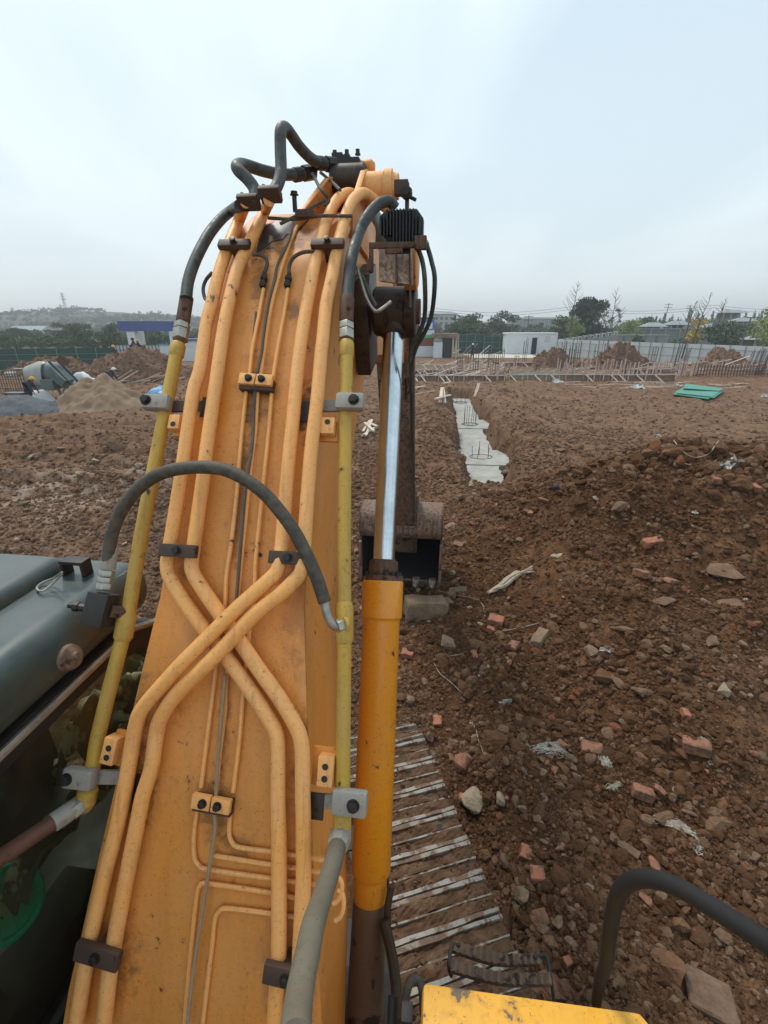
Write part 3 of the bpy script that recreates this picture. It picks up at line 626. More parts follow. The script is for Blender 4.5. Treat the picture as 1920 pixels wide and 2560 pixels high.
for q_ in ([(828,2300),(842,2290),(850,2262),(846,2232),(834,2222)], [(824,2258),(838,2246),(846,2218),(842,2198),(830,2190)]): part('grease_line', MB().tube(catmull([S(x, y, 0.0)+A*.01 for x, y in q_], 5), RS, 8), M_PIPE, exc, smooth=True)
CB = [(735,545),(720,605),(694.7,660),(686,702),(669,765),(657,850),(654,880),(642,939),(636,999),(630,1118),(614,1218),(602,1357),(596,1436),(589,1515),(580,1580)]
pipe('cable', CB, 0.0050, 0.020, M_WIRE, 8)
pipe('cable', [(560,1690),(562,1698),(552.7,1804),(543.6,1918),(540,1987),(534,2015),(538,2067),(529,2131),(517,2206),(503,2298),(487.5,2397),(475.6,2497),(467,2575)], 0.0052, 0.027, M_WIREP, 8, label='pale grey cable clipped beside the thin lines')
pipe('cable', [(640,780),(632,860),(650,700),(700,620)][0:2], 0.004, 0.012, M_WIRE, 6)

def hexb(mbb, c, n, r, h):
    n = n.normalized(); x = n.cross(Vector((0.2, 0.3, 0.9))).normalized(); y = n.cross(x)
    mbb.stack(c, n, [(0, r*1.25), (h*0.25, r*1.25)], 18)
    pr = [c+n*h*0.25+(x*math.cos(k*math.pi/3)+y*math.sin(k*math.pi/3))*r for k in range(6)]; mbb.prism(pr, n*h*0.75)
def clamp(px, py, half, hgt, lift, bolt=None, mat=M_CLAMPB, thick=0.010, tilt=0.0, boltmat=M_BOLT, br=0.011, name='pipe_clamp', foot=True, label=None):
    c = S(px, py, lift); X, T, N = frame(c)
    if tilt: q = Quaternion(N, tilt); X = q @ X; T = q @ T
    m_ = MB().obox(c, X*half, T*hgt, N*thick); cl = part(name, m_, mat, exc, bevel=0.003, label=label)
    if foot:
        f = c-N*(lift*0.5+0.004); m_ = MB().obox(f, X*half*0.28, T*hgt*0.7, N*(lift*0.5)); part('clamp_foot', m_, mat, cl)
    for bx in (bolt or [0]):
        m_ = MB(); hexb(m_, c+X*bx*half+N*thick, N, br, 0.013); part('bolt', m_, boltmat, cl, bevel=0.001)
    return cl
clamp(446, 1377, 0.056, 0.018, 0.068)
clamp(722, 1395, 0.056, 0.018, 0.068)
clamp(586, 611, 0.056, 0.016, 0.066)
clamp(819, 609, 0.056, 0.016, 0.066)
clamp(245, 2388, 0.062, 0.023, 0.066, tilt=-0.10, label='rusty lower left pipe clamp with mud on its bolt')
clamp(716, 2440, 0.058, 0.023, 0.066, tilt=-0.06)
for c_ in ((645, 957), (536, 2001)):
    cl = None
    c = S(c_[0], c_[1], 0.020); X, T, N = frame(c); q = Quaternion(N, -0.05); X = q @ X; T = q @ T; k = 1.0 if c_[1] < 1500 else 1.0
    m_ = MB().obox(c-T*0.010, X*0.054, T*0.020, N*0.013); pl = part('line_clamp_base', m_, M_CLAMPB, exc, bevel=0.002)
    for s in (-1, 1):
        m_ = MB().obox(c+X*0.028*s+N*0.016, X*0.026, T*0.018, N*0.009); hb = part('clamp_block', m_, M_PIPE, pl, bevel=0.002)
        m_ = MB(); hexb(m_, c+X*0.021*s+N*0.025, N, 0.0095, 0.013); part('bolt', m_, M_BOLT, pl, bevel=0.001)
# small fittings where thin black hoses join the grease lines
for x, y, hose in ((659, 700, [(660,684),(668,662),(664,645),(648,637),(632,636)]), (720, 700, [(722,684),(724,662),(735,643),(757,631),(785,628)])):
    c = S(x, y, 0.014); X, T, N = frame(c)
    m_ = MB().stack(c-T*0.032, T, [(0, .007), (.004, .011), (.022, .011), (.024, .008), (.030, .008), (.032, .012), (.046, .012), (.048, .009), (.062, .008)], 6)
    part('hose_fitting', m_, M_BOLT, exc)
    pts = [S(a, b, 0.016+0.010*i) for i, (a, b) in enumerate(hose)]
    part('grease_hose', MB().tube(catmull(pts, 5), 0.0065, 8), M_HOSE, exc, smooth=True)
# welded tabs with two holes
def tab(px, py, w, h, holes, base=None, tilt=0, skew=0.0):
    c = S(px, py, 0.012); X, T, N = frame(c)
    if tilt: q = Quaternion(N, tilt); X = q @ X; T = q @ T
    m_ = MB().obox(c, X*w, T*h, N*0.022); t = part('mounting_block', m_, M_PIPE, exc, bevel=0.004)
    for s in holes:
        m_ = MB().stack(c+T*h*s+N*0.0215, N, [(0, .0085), (.0016, .0085)], 14); part('bolt_hole', m_, M_BLACK, t)
    if base:
        m_ = MB().obox(c-X*base[0]-N*0.018, X*(w+base[1]), T*(h+0.012), N*0.006); part('mounting_plate', m_, M_BOOM, t, bevel=0.002)
tab(822, 1070, 0.021, 0.026, (0.4,), (0.02, 0.028))
tab(443, 1060, 0.018, 0.024, (-0.4,), (-0.02, 0.02))
tab(817, 1922, 0.021, 0.038, (-0.45, 0.35), (0.01, 0.012))
tab(283, 1872, 0.020, 0.036, (-0.45, 0.25), (-0.03, 0.02), tilt=-0.12)

# --- yellow auxiliary lines down both sides
YR = [(865.6,858),(866.5,880),(864,1000),(863,1039),(861.6,1198),(860.5,1346),(860,1397),(861,1556),(859.6,1712),(858,1850),(857,1964),(856,2030),(854,2068)]
YLl = [(447,864),(441,885),(427,959),(411,1039),(403,1078),(380,1198),(356,1322),(336,1442),(315,1560),(273,1727),(245,1841),(233.5,1909),(222,1960),(216,2000)]
yr = pipe('auxiliary_pipe', YR, 0.0205, 0.004, M_YEL, label='yellow auxiliary pipe along the right edge of the boom')
yl = pipe('auxiliary_pipe', YLl, 0.0205, 0.004, M_YEL, label='yellow auxiliary pipe along the left edge of the boom')
def ring(px, py, r0, r1, L_, lift, mat, parent, along=None, name='collar', n=20, p2=None):
    c = S(px, py, lift); d = (S(*p2, lift)-c).normalized() if p2 else frame(c)[1]
    m_ = MB().stack(c-d*L_/2, d, [(0, r0), (L_*.12, r1), (L_*.88, r1), (L_, r0)], n); return part(name, m_, mat, parent, smooth=n > 8)
ring(861, 1556, .021, .0255, .115, .004, M_YEL, yr, p2=(860.5, 1400))
ring(313, 1565, .021, .0265, .085, .004, M_YEL, yl, p2=(336, 1442))
ring(866, 874, .021, .024, .055, .004, M_YEL, yr, p2=(864, 1000))
ring(443, 876, .021, .024, .05, .004, M_YEL, yl, p2=(427, 959))
ring(855, 2062, .021, .0245, .065, .004, M_YEL, yr, p2=(857, 1964))
ring(217, 1992, .021, .026, .05, .004, M_YEL, yl, p2=(233, 1909))
# cast saddle clamps on arms from the boom
def saddle(px, py, w, h, bolt, arm, mat, armmat, bm_=M_BOLT, side=1):
    c = S(px, py, 0.018); X, T, N = frame(c)
    m_ = MB().obox(c+N*0.012, X*w, T*h, N*0.017); s_ = part('saddle_clamp', m_, mat, exc, bevel=0.009)
    bx = c+X*bolt*w+N*0.028; m_ = MB(); m_.stack(bx-N*0.004, N, [(0, .017), (.006, .017)], 20); hexb(m_, bx, N, 0.0135, 0.016); part('bolt', m_, bm_, s_, bevel=0.001)
    a0 = S(arm[0], py+4, 0.0); a1 = S(arm[1], py+4, 0.0)
    X2 = (a1-a0); m_ = MB().obox((a0+a1)/2-N*0.004, X2/2, T*0.018, N*0.006); part('clamp_arm', m_, armmat, s_)
saddle(877, 1010, .043, .026, .32, (773, 850), M_CLAMPG, M_CLAMPG)
saddle(877, 2000, .046, .031, .25, (779, 850), M_CLAMPG, M_CLAMPG)
saddle(398, 1011, .043, .025, -.62, (425, 520), M_CLAMPG, M_CLAMPB)
saddle(208, 1940, .044, .027, -.62, (225, 340), M_CLAMPG, M_CLAMPG)
for x, y in ((760, 1030), (520, 1018), (790, 2015), (335, 1965)):   # scorched weld plates under the arms
    c = S(x, y, 0.001); X, T, N = frame(c); part('weld_plate', MB().obox(c, X*.022, T*.034, N*.003), M_GREASE, exc, bevel=0.001)
# --- the big hoses
def hose(name, pts, r, mat, n=16, **k): return part(name, MB().tube(catmull(pts, 7), r, n), mat, exc, smooth=True, **k)
def ferrule(a, b, r, mat, nuts=None, parent=None):
    d = (b-a); L_ = d.length; f = part('ferrule', MB().stack(a, d, [(0, r*.92), (L_*.04, r), (L_*.96, r), (L_, r*.92)], 20), mat, parent or exc, smooth=True)
    return f
hl = [(600,514),(578,527),(555.5,545),(532,572),(513,601),(488,651),(471,702),(465,748)]
pts = [S(x, y, 0.03) for x, y in hl]; hL = hose('auxiliary_hose', pts, 0.0195, M_HOSEB, label='thick black hose curving down the left side of the boom')
ferrule(S(467,742,.02), S(457,806,.006), .0225, M_RUST, parent=hL)
for a_, b_ in (((456,810),(454,824)), ((453,826),(450,850))):
    c0, c1 = S(*a_, .006), S(*b_, .005); part('hex_nut', MB().cyl(c0, c1, .0265, 6), M_FIT, hL, bevel=0.002)
hr = [(988,520),(975,505),(956,506),(938,518),(922.6,536),(908,558),(897,584),(880,639),(872,702),(868,748)]
pts = []
for i, (x, y) in enumerate(hr):
    b = S(892, 600, 0.03); t_ = (b-EYE).length/ray(892, 600).length
    pts.append(P(x, y, t_+0.05+0.03*max(0, 6-i)*0.5) if y < 600 else S(x, y, 0.02))
hR = hose('auxiliary_hose', pts, 0.0200, M_HOSEB, label='thick black hose arching from the right side of the boom head')
ferrule(S(868,742,.02), S(865.6,806,.006), .0235, M_RUST, parent=hR)
for a_, b_ in (((865.6,810),(865.6,826)), ((865.6,828),(865.6,850))):
    c0, c1 = S(*a_, .006), S(*b_, .005); part('hex_nut', MB().cyl(c0, c1, .0265, 6), M_FIT, hR, bevel=0.002)
# arching jumper hose between the two yellow lines
ja = [(268,1420),(278,1345),(292,1300),(312.5,1262),(345,1222),(382,1194),(420,1178),(463,1170),(510,1168),(555.6,1173),(598,1190),(636.6,1214),(667,1240),(694,1271),(725,1312),(752,1358),(787,1432),(812,1505)]
def jl(i, n): s = i/(n-1); return round(0.05+0.10*math.sin(math.pi*s), 3)
pts = [S(x, y, jl(i, len(ja))) for i, (x, y) in enumerate(ja)]
hJ = hose('jumper_hose', pts, 0.0182, M_HOSE, label='black hose arching across the boom from pipe to pipe')
eb = [S(812,1505,.05), S(818,1535,.045), S(830,1560,.035), S(845,1567,.022), S(861,1560,.012)]
part('elbow', MB().tube(catmull(eb, 5), [.0135, .013, .0125, .0125, .0125], 14), M_FIT, hJ, smooth=True)
c0, c1 = S(842,1567,.024), S(861,1560,.012); part('hex_nut', MB().cyl(c0, c1, .021, 6), M_FIT, hJ, bevel=.002)
c0, c1 = S(856,1562,.016), S(864,1560,.01); part('boss', MB().cyl(c0, c1, .027, 20), M_YEL, hJ, smooth=True)
ferrule(S(278,1366,.053), S(269,1424,.05), .0210, M_CLAMPG, parent=hJ)
for a_, b_ in (((268,1426),(265,1440)), ((265,1443),(262,1456)), ((262,1458),(260,1474))): 
    part('hex_nut', MB().cyl(S(*a_, .05), S(*b_, .05), .0225, 6), M_FIT, hJ, bevel=.002)
c = S(252, 1523, 0.045); X, T, N = frame(c); q = Quaternion(N, -0.12); X = q@X; T = q@T
vb = part('valve_block', MB().obox(c, X*.033, T*.047, N*.03), M_BLACK, exc, bevel=.004)
d_ = (X*-1+N*0.25).normalized(); part('plug', MB().stack(c-X*.033-T*.005, d_, [(0,.016),(.012,.016),(.014,.012),(.03,.012),(.032,.015),(.045,.015),(.047,.008),(.06,.0085)], 8), M_BOLT, vb)
c0, c1 = c+X*.03, S(313, 1532, .01); part('boss', MB().cyl(c0, c1, .018, 16), M_RUST, vb, smooth=True)
# grey hose towards the deck
t0 = (S(855,2068,.0)-EYE).length/ray(855, 2068).length
gh = [(849.5,2096),(841,2125),(833.6,2154.6),(813.7,2218),(795,2275),(782,2318),(766,2397),(750,2477),(742,2540),(738,2600)]
tt = np.interp(np.linspace(0, 1, len(gh)), [0, .3, .6, 1], [t0-.03, t0-.18, t0-.42, t0-.62])
pts = [P(x, y, t) for (x, y), t in zip(gh, tt)]
hG = hose('return_hose', pts, 0.0225, M_HOSEG, label='grey fabric-covered hose at the lower right of the boom')
d_ = (pts[0]-pts[1]).normalized()
part('hex_nut', MB().stack(pts[0]-d_*.045, d_, [(0,.0245),(.01,.027),(.05,.029),(.07,.029),(.085,.021)], 8), M_CLAMPG, hG)
part('elbow', MB().tube(catmull([pts[0]+d_*.03, S(851,2080,.02), S(855,2062,.004)], 5), .021, 14), M_YEL, hG, smooth=True)
# brown hose to the lower left
tb = (S(216,2000,.0)-EYE).length/ray(216, 2000).length
pts = [P(202,2010,tb-.01), P(175,2030,tb-.03), P(131,2058,tb-.07), P(60,2105,tb-.12), P(-10,2152,tb-.15), P(-120,2230,tb-.18)]
hB = hose('return_hose', pts, .0215, M_HOSER, label='brown hose leaving the left yellow pipe over the cab glass')
ferrule(pts[0], pts[2], .0255, M_CLAMPG, parent=hB)
part('hex_nut', MB().cyl(P(206,2008,tb-.01), P(178,2028,tb-.03), .029, 6), M_FIT, hB, bevel=.002)
part('elbow', MB().tube(catmull([S(217,1990,.004), S(214,2010,.002), P(200,2014,tb-.012)], 5), .024, 14), M_YEL, hB, smooth=True)
M_GUARD = paint('streaked_guard_paint', (0.42, 0.29, 0.215), (0.50, 0.33, 0.22), (0.09, 0.05, 0.035), .6, .66, .6, streak=.2)
def streaky(m, c2, amt, sc_=70):
    nt = m.node_tree; b = nt.nodes['Principled BSDF']; lk = b.inputs['Base Color'].links[0].from_socket; tcn = [n for n in nt.nodes if n.type == 'TEX_COORD'][0]
    n = noise(nt, tcn.outputs['Object'], 1, 5, .65, .2, (sc_, sc_, 2.5)); nt.links.new(mixc(nt, ramp(nt, n, [(.42, (0,)*3), (.62, (amt,)*3)]), lk, c2), b.inputs['Base Color'])
def streak_along(m, c2, amt, rot, sc_, lo=.5, hi=.72):
    nt = m.node_tree; b = nt.nodes['Principled BSDF']; lk = b.inputs['Base Color'].links[0].from_socket; tcn = [n for n in nt.nodes if n.type == 'TEX_COORD'][0]
    mp = nt.nodes.new('ShaderNodeMapping'); mp.inputs['Rotation'].default_value = (rot, 0, 0); nt.links.new(tcn.outputs['Object'], mp.inputs[0])
    n = noise(nt, mp.outputs[0], 1, 6, .65, .3, sc_); nt.links.new(mixc(nt, ramp(nt, n, [(lo, (0,)*3), (hi, (amt,)*3)]), lk, c2), b.inputs['Base Color'])
streak_along(M_BOOM, (.42, .17, .04), .30, R(30), (20, 7, 2.6), .50, .72)
streak_along(M_BOOM, (.66, .36, .15), .35, R(30), (6, 4, 1.6), .48, .72)
streak_along(M_BOOM, (.13, .065, .03), .7, R(30), (9, 7, 4.5), .65, .74)
streak_along(M_PIPE, (.42, .20, .07), .5, R(30), (40, 20, 3), .54, .68)
streak_along(M_YEL, (.26, .19, .07), .5, R(30), (40, 20, 3), .56, .68)
streaky(M_GUARD, (.08,.05,.038), .8)
streaky(M_SHIELD, (.05,.032,.024), .7, 30)
streaky(M_RUST, (.035,.022,.018), .6, 60)
# --- head of the boom: flanges, arm cylinder, hoses over the crest
def flange(px, py, t=None, s=1.0, tilt=0):
    c = S(px, py, LW); X, T, N = frame(c)
    f = part('hose_flange', MB().obox(c, X*.036*s, T*.010, N*.026*s), M_CLAMPB, exc, bevel=.004)
    for sx in (-1, 1): m_ = MB(); hexb(m_, c+X*sx*.024*s+T*.01-N*sx*.012, T, .009, .014); part('bolt', m_, M_BOLT, f)
flange(622, 506); flange(676, 486)
tA = (S(630,505,LW)-EYE).length/ray(630, 505).length
HAp = [(628,512,0),(636,494,.01),(635.6,472,.02),(619,448,.02),(598,428,.02),(592,417,.04),(601,411,.09),(621,415,.13),(661,427.7,.17),(703,436,.22),(745,436,.26),(766,433,.29)]
HBp = [(668,498,0),(676,487,.01),(692,466,.03),(702,430,.05),(701,373,.06),(701,333,.06),(706,320,.08),(716,322,.11),(730,340,.14),(748,366,.18),(775,394,.23),(800,408,.28),(824,412,.31)]
hA = hose('arm_cylinder_hose', [P(x, y, tA+d) for x, y, d in HAp], .0205, M_HOSEB, label='black hose looping low from the left flange to the arm cylinder')
hB2 = hose('arm_cylinder_hose', [P(x, y, tA+d) for x, y, d in HBp], .0205, M_HOSEB, label='black hose looping highest above the boom head')
for (a_, b_), par in ((((758,434,.28),(782,430,.31)), hA), (((815,410,.30),(840,413,.33)), hB2)):
    p0, p1 = P(a_[0], a_[1], tA+a_[2]), P(b_[0], b_[1], tA+b_[2]); part('hex_nut', MB().cyl(p0, p1, .028, 8), M_BOLT, par)
    part('hose_band', MB().cyl(p0-(p1-p0)*.9, p0-(p1-p0)*.3, .0255, 12), M_BLACK, par)
def bz(px, py, t): return P(px, py, t)
tc_ = tA+.34
mb = MB(); c = P(868, 420, tc_); mb.obox(c, A*.055, H*.03, UP*.030); mb.obox(c+UP*.032-A*.02, A*.035, H*.02, UP*.010); mb.obox(P(845, 406, tc_), A*.022, H*.02, UP*.03)
vbk = part('port_block', mb, M_BLACK, exc, bevel=.003)
for dx in (-.05, .0, .045): m_ = MB(); hexb(m_, c+A*dx+UP*.042, UP, .009, .02); part('bolt', m_, M_BOLT, vbk)
part('grease_cap', MB().stack(P(898, 418, tc_), A, [(0,.018),(.02,.026),(.05,.026),(.065,.014)], 16), M_BOOM, vbk, smooth=True)
# arm cylinder: barrel runs forward beyond the crest
a0 = P(862, 455, tA+.30); a1 = a0+H*2.2-UP*0.10
ac = part('arm_cylinder', MB().stack(P(872,445,tA+.34)-A*.075, A, [(0,.038),(.01,.052),(.14,.052),(.15,.038)], 24).stack(a0+H*.14-UP*.05, (a1-a0), [(0,.075),(.02,.092),(2.0,.092),(2.02,.09),(2.2,.09)], 24), M_GREASE, exc, smooth=True)
part('cylinder_rod', MB().cyl(a1-H*.02, a1+H*1.05-UP*.30, .04, 18), M_CHROME, ac, smooth=True)
# bracket plates on the crest that hold the arm cylinder foot
brk = None
for px_top, px_foot, wdt in ((812, 742, 0), (902, 868, 0)):
    tt_ = tA+.12
    top = P(px_top, 447 if px_top < 850 else 428, tA+.28); foot_ = P(px_foot, 530, tA+.14)
    fwd = H*0.30
    poly = [foot_, foot_-UP*.07+H*.02, foot_+fwd*1.9-UP*.12, foot_+fwd*1.9+UP*.02, top+H*.16-UP*.01, top+H*.05+UP*.02, top-H*.01]
    po = Vector(poly[0]); dA = (top-po).dot(A)/(top-po).z; poly = [p-A*((p-po).dot(A))+A*dA*(p.z-po.z) for p in poly]
    part('cylinder_bracket', MB().prism(poly, A*.022), M_BOOM, exc, bevel=.003)
# cross tube and right-hand boss at the head
c = P(905, 470, tA+.32); part('cross_tube', MB().stack(c, A, [(0,.055),(.09,.055),(.092,.062),(.125,.062),(.127,.05),(.15,.045)], 28), M_PIPE, exc, smooth=True)
# work lamp on its post
tl = tA+.02
c = P(1002, 568, tl); lamp = part('work_lamp', MB().prism([c+A*x+UP*z-H*.02 for x, z in ((-.072,-.01),(-.035,-.062),(.045,-.062),(.078,-.035),(.078,.022),(.055,.05),(-.05,.048),(-.072,.03))], H*.05), M_FIN, exc, bevel=.004)
for k in range(13):
    x = -.063+k*.0108; zt = .046 if abs(x) < .05 else .026; zb = -.056 if -.03 < x < .05 else -.03
    part('cooling_fin', MB().obox(c+A*x-H*.033+UP*(zt+zb)/2, A*.0022, H*.014, UP*(zt-zb)/2), M_FIN, lamp)
part('lamp_neck', MB().obox(c-UP*.068, A*.035, H*.015, UP*.012), M_FIN, lamp)
pc = P(1012, 500, tl+.02); m_ = MB().obox(pc-UP*.01+A*.008, A*.007, H*.006, UP*.060); m_.obox(pc+UP*.035-A*.012, A*.024, H*.02, UP*.022); part('lamp_post', m_, M_CLAMPB, lamp, bevel=.002)
m_ = MB(); m_.cyl(P(995,478,tl+.02), P(1040,500,tl+.02), .006, 10); m_.stack(P(1016,482,tl), -H, [(0,.022),(.02,.02),(.022,.012),(.03,.012)], 8); part('lamp_pivot', m_, M_BLACK, lamp)
# rusty bracket frame and striped guard plate under the lamp
c = P(985, 613, tl-.02); m_ = MB().obox(c, A*.085, H*.01, UP*.009); m_.obox(c-A*.078-UP*.04, A*.007, H*.008, UP*.042); m_.obox(c-A*.083-UP*.062, A*.006, H*.03, UP*.02); m_.obox(c-A*.0-UP*.018, A*.03, H*.01, UP*.008); m_.obox(c+A*.09+UP*.005, A*.02, H*.02, UP*.02)
part('lamp_bracket', m_, M_RUST, exc, bevel=.002)
hb = P(985, 618, tA+.10); lb = P(985, 705, tA+.07)
part('guard_plate', MB().prism([P(948,622,tA+.10), P(1030,622,tA+.12), P(1030,712,tA+.08), P(946,702,tA+.06)], H*.05), M_GUARD, exc, bevel=.004)
for x, y0, y1 in ((990, 622, 704), (1024, 628, 770)): part('guard_seam', MB().cyl(P(x,y0,tA+.095), P(x+2,y1,tA+.065), .004, 8), M_GREASE, exc)
part('boom_nose', MB().stack(P(1014, 655, tA+.24), A, [(0,.10),(.045,.10),(.05,.09)], 24), M_BOOM, exc, smooth=True)
# --- boom cylinder (right) with rod up to the boss on the boom
def boomcyl(sh, main=True):
    Av = P(925, 2225, 1.70)+sh; Bv = P(985, 800, 2.00)+sh; D = (Bv-Av).normalized()
    def at_y(py):   # distance along the axis whose view row is py
        best = min((abs(1280+FPX*-((q.y)*SP+(q.z-3.7)*CP)/((q.y)*CP-(q.z-3.7)*SP)-py), s) for s in np.linspace(-1, 2.6, 1500) for q in [Av-sh+D*s]); return best[1]
    s0, s1, s2, s3, sb = at_y(2185), at_y(1545), at_y(1482), at_y(1452), at_y(2250)
    bc = part('boom_cylinder', MB().stack(Av+D*s0, D, [(0,.064),(.02,.071),(s1-s0-.01,.071),(s1-s0,.0735),(s1-s0+.005,.079),(s3-s0-.004,.080),(s3-s0,.077)], 40), M_CYL, exc, smooth=True)
    part('weld_ring', MB().stack(Av+D*sb, D, [(0,.056),(.02,.060),(s0-sb+.005,.060)], 32), M_CYL, bc, smooth=True)
    part('cylinder_base', MB().stack(Av+D*(sb-.62), D, [(0,.075),(.1,.085),(.2,.066),(.62,.059)], 32), M_STAIN if main else M_GREASE, bc, smooth=True)
    g0 = Av+D*s3
    part('gland', MB().stack(g0, D, [(0,.072),(.02,.072),(.022,.058),(.075,.056),(.077,.049),(.082,.049)], 32), M_RUST, bc, smooth=True)
    for k in range(14):
        a = 2*math.pi*k/14; x = D.cross(A).normalized(); b = g0+D*.020+(x*math.sin(a)+x.cross(D)*math.cos(a))*.064
        m_ = MB(); hexb(m_, b, D, .0075, .014); part('gland_bolt', m_, M_BLACK, bc)
    sr = at_y(835)
    part('cylinder_rod', MB().cyl(g0+D*.05, Av+D*(sr+.05), .0425, 32), M_CHROME, bc, smooth=True)
    hub = Av+D*(sr+.10)
    part('rod_eye', MB().stack(Av+D*(sr-.01), D, [(0,.050),(.01,.058),(.05,.064),(.10,.075),(.16,.075)], 28), M_GREASE, bc, smooth=True)
    part('pin_boss', MB().stack(hub-A*.085, A, [(0,.088),(.01,.098),(.13,.098),(.135,.105),(.175,.105),(.18,.095)], 36), M_GREASE, bc, smooth=True)
    return Av, D, hub
Av, D, hub = boomcyl(Vector((0,0,0)))
boomcyl(-A*0.68+H*.05, False)
part('boss_web', MB().prism([hub-A*.10+H*.16+UP*.20, hub-A*.10+H*.20-UP*.2, hub-A*.10-H*.02-UP*.26, hub-A*.10-H*.10+UP*.02, hub-A*.10-H*.02+UP*.14], -A*.06), M_GREASE, exc, bevel=.004)
m_ = MB(); m_.stack(hub+A*.09, A, [(0,.05),(.02,.05)], 24); part('pin_cap', m_, M_RUST, exc, smooth=True)
# dirty inner plate between boom and cylinder, a thin return tube beside the rod
part('grease_tube', MB().tube(catmull([P(893,668,tA+.03),P(915,740,tA+.02),P(935,775,tA+.01),P(950,775,tA),P(978,754,tA)],6), .006, 8), M_FIT, exc, smooth=True)
part('cable', MB().tube(catmull([P(885,700,tA+.02),P(905,690,tA+.03),P(922,730,tA+.02),P(940,765,tA+.01)],6), .006, 8), M_HOSE, exc, smooth=True)
for L_, dz in (([(1041,613),(1055,650),(1062,702),(1062,786),(1050,828),(1032,862),(1024,905)],0), ([(1066,609),(1078,650),(1087,702),(1079,786),(1062,830),(1041,868),(1030,910),(1027,980)],.02)):
    part('arm_hose', MB().tube(catmull([P(x, y, tA+.05+dz+max(0, (y-700))*.0012) for x, y in L_], 6), .0085, 10), M_HOSEB, exc, smooth=True)
part('hose_elbow', MB().tube(catmull([P(1066,612,tA+.07),P(1063,606,tA+.07),P(1054,612,tA+.07),P(1046,616,tA+.07)],4), .011, 10), M_CLAMPG, exc, smooth=True)
part('cable', MB().tube(catmull([P(1018,640,tA+.2),P(1026,760,tA+.6),P(1028,900,tA+1.5),P(1029,1050,tA+2.6),P(1032,1130,tA+3.2)],6), .016, 8), M_HOSE, exc, smooth=True)
# small cables round the crest
for L_ in ([(700,560),(760,530),(790,512),(812,500)], [(670,545),(740,548),(800,540),(880,540)], [(782,435),(800,470),(822,498),(812,515)], [(800,430),(830,455),(850,475)]):
    part('cable', MB().tube(catmull([P(x, y, tA+.06+(.2 if y < 470 else 0)) for x, y in L_], 6), .006, 8), M_HOSE, exc, smooth=True)
part('cable', MB().tube(catmull([P(530,682,tA),P(515,700,tA+.02),P(508,722,tA+.03),P(512,745,tA+.02),P(520,752,tA)],6), .006, 8), M_HOSE, exc, smooth=True)
m_ = MB(); cc = P(738, 530, tA+.06); m_.cyl(cc, cc+UP*.055, .008, 10); hexb(m_, cc+UP*.05, UP, .012, .012); part('stop_bolt', m_, M_BOLT, exc)
part('cable_tie_block', MB().obox(P(762, 535, tA+.05), A*.03, H*.02, UP*.012), M_CLAMPB, exc, bevel=.002)
# dark grease film patch on the boom crown is real build-up
def smear(name, pts, th=.003, mat=M_GREASE):
    top = [S(x, y, th) for x, y in pts]; m_ = MB(); n = len(top); c = sum(top, Vector())/n
    X, T, N = frame(c); m_.prism([p for p in top], -N*.004); part(name, m_, mat, boom)
smear('grease_film', [(647,592),(660,566),(690,550),(735,546),(772,549),(752,572),(716,586),(706,598),(680,602),(662,618),(640,635)])
M_PLATE = M_BOOM.copy(); M_PLATE.name = 'boom_top_plate_paint'
DK, RS_, DU = (.035,.02,.013), (.22,.075,.03), (.36,.20,.10)
stain(M_PLATE, ORG[top_plate.name], [(S(x, y), r, c, a, z) for x, y, r, c, a, z in (
    (645,975,.055,DK,.55,2.2), (536,2020,.050,DK,.6,1.6), (765,1030,.045,DK,.95,2.0), (700,600,.10,DK,.75,1.0), (760,585,.08,RS_,.6,1.2), (560,640,.05,DK,.8,1.5), (800,1850,.060,DK,.8,1.5), (782,1960,.06,RS_,.8,2.2),
    (330,1850,.06,RS_,.8,2.4), (340,1975,.05,DK,.8,2.0), (480,1400,.04,DK,.6,1.3), (700,1420,.035,RS_,.6,1.6), (290,2400,.06,DK,.6,1.5), (600,2115,.05,DK,.5,.8), (760,1500,.07,RS_,.5,3.0), (725,2440,.07,DU,.8,2.0),
    (600,1250,.018,DK,.6,12.0), (560,1800,.016,DK,.5,10.0), (630,1050,.020,DK,.6,7.0), (430,1740,.05,RS_,.6,1.4), (380,1770,.06,DK,.4,1.2), (650,700,.03,DK,.6,4.0), (735,780,.02,DK,.7,2.5))])
top_plate.data.materials[0] = M_PLATE
# --- dipper arm and bucket
SO = 0.06
def Ls(b, a, z): return L3(b, a+SO, z)
tip = (5.15, 3.62); bp = (6.02, 1.22)
mb = MB()
prof = [(4.78,4.05),(5.05,4.18),(5.42,3.95),(5.62,3.3),(6.22,1.30),(6.10,1.10),(5.94,1.16),(5.30,2.4),(4.92,3.35)]
for w_ in (0.17,): mb.prism([Ls(b, -w_, z) for b, z in prof], A*2*w_)
dip = part('dipper_arm', mb, M_SHIELD, exc, bevel=.01)
for a in (-.10, .02, .12):
    part('dirt_streaked_rib', MB().bar(Ls(4.97,a,3.2), Ls(5.96,a,1.22), .02, .02), M_GREASE, dip)
part('grease_line', MB().tube([Ls(4.93,.185,3.5),Ls(5.28,.19,2.42),Ls(5.93,.19,1.2)], .018, 8), M_HOSE, dip, smooth=True)
part('dipper_pin', MB().cyl(Ls(5.15,-.26,3.62), Ls(5.15,.26,3.62), .075, 20), M_GREASE, dip, smooth=True)
part('bucket_cylinder', MB().stack(Ls(5.75,0,3.75), (H*.62-UP*1.75), [(0,.06),(.1,.075),(1.05,.075),(1.06,.045),(1.75,.045)], 20), M_GREASE, exc, smooth=True)
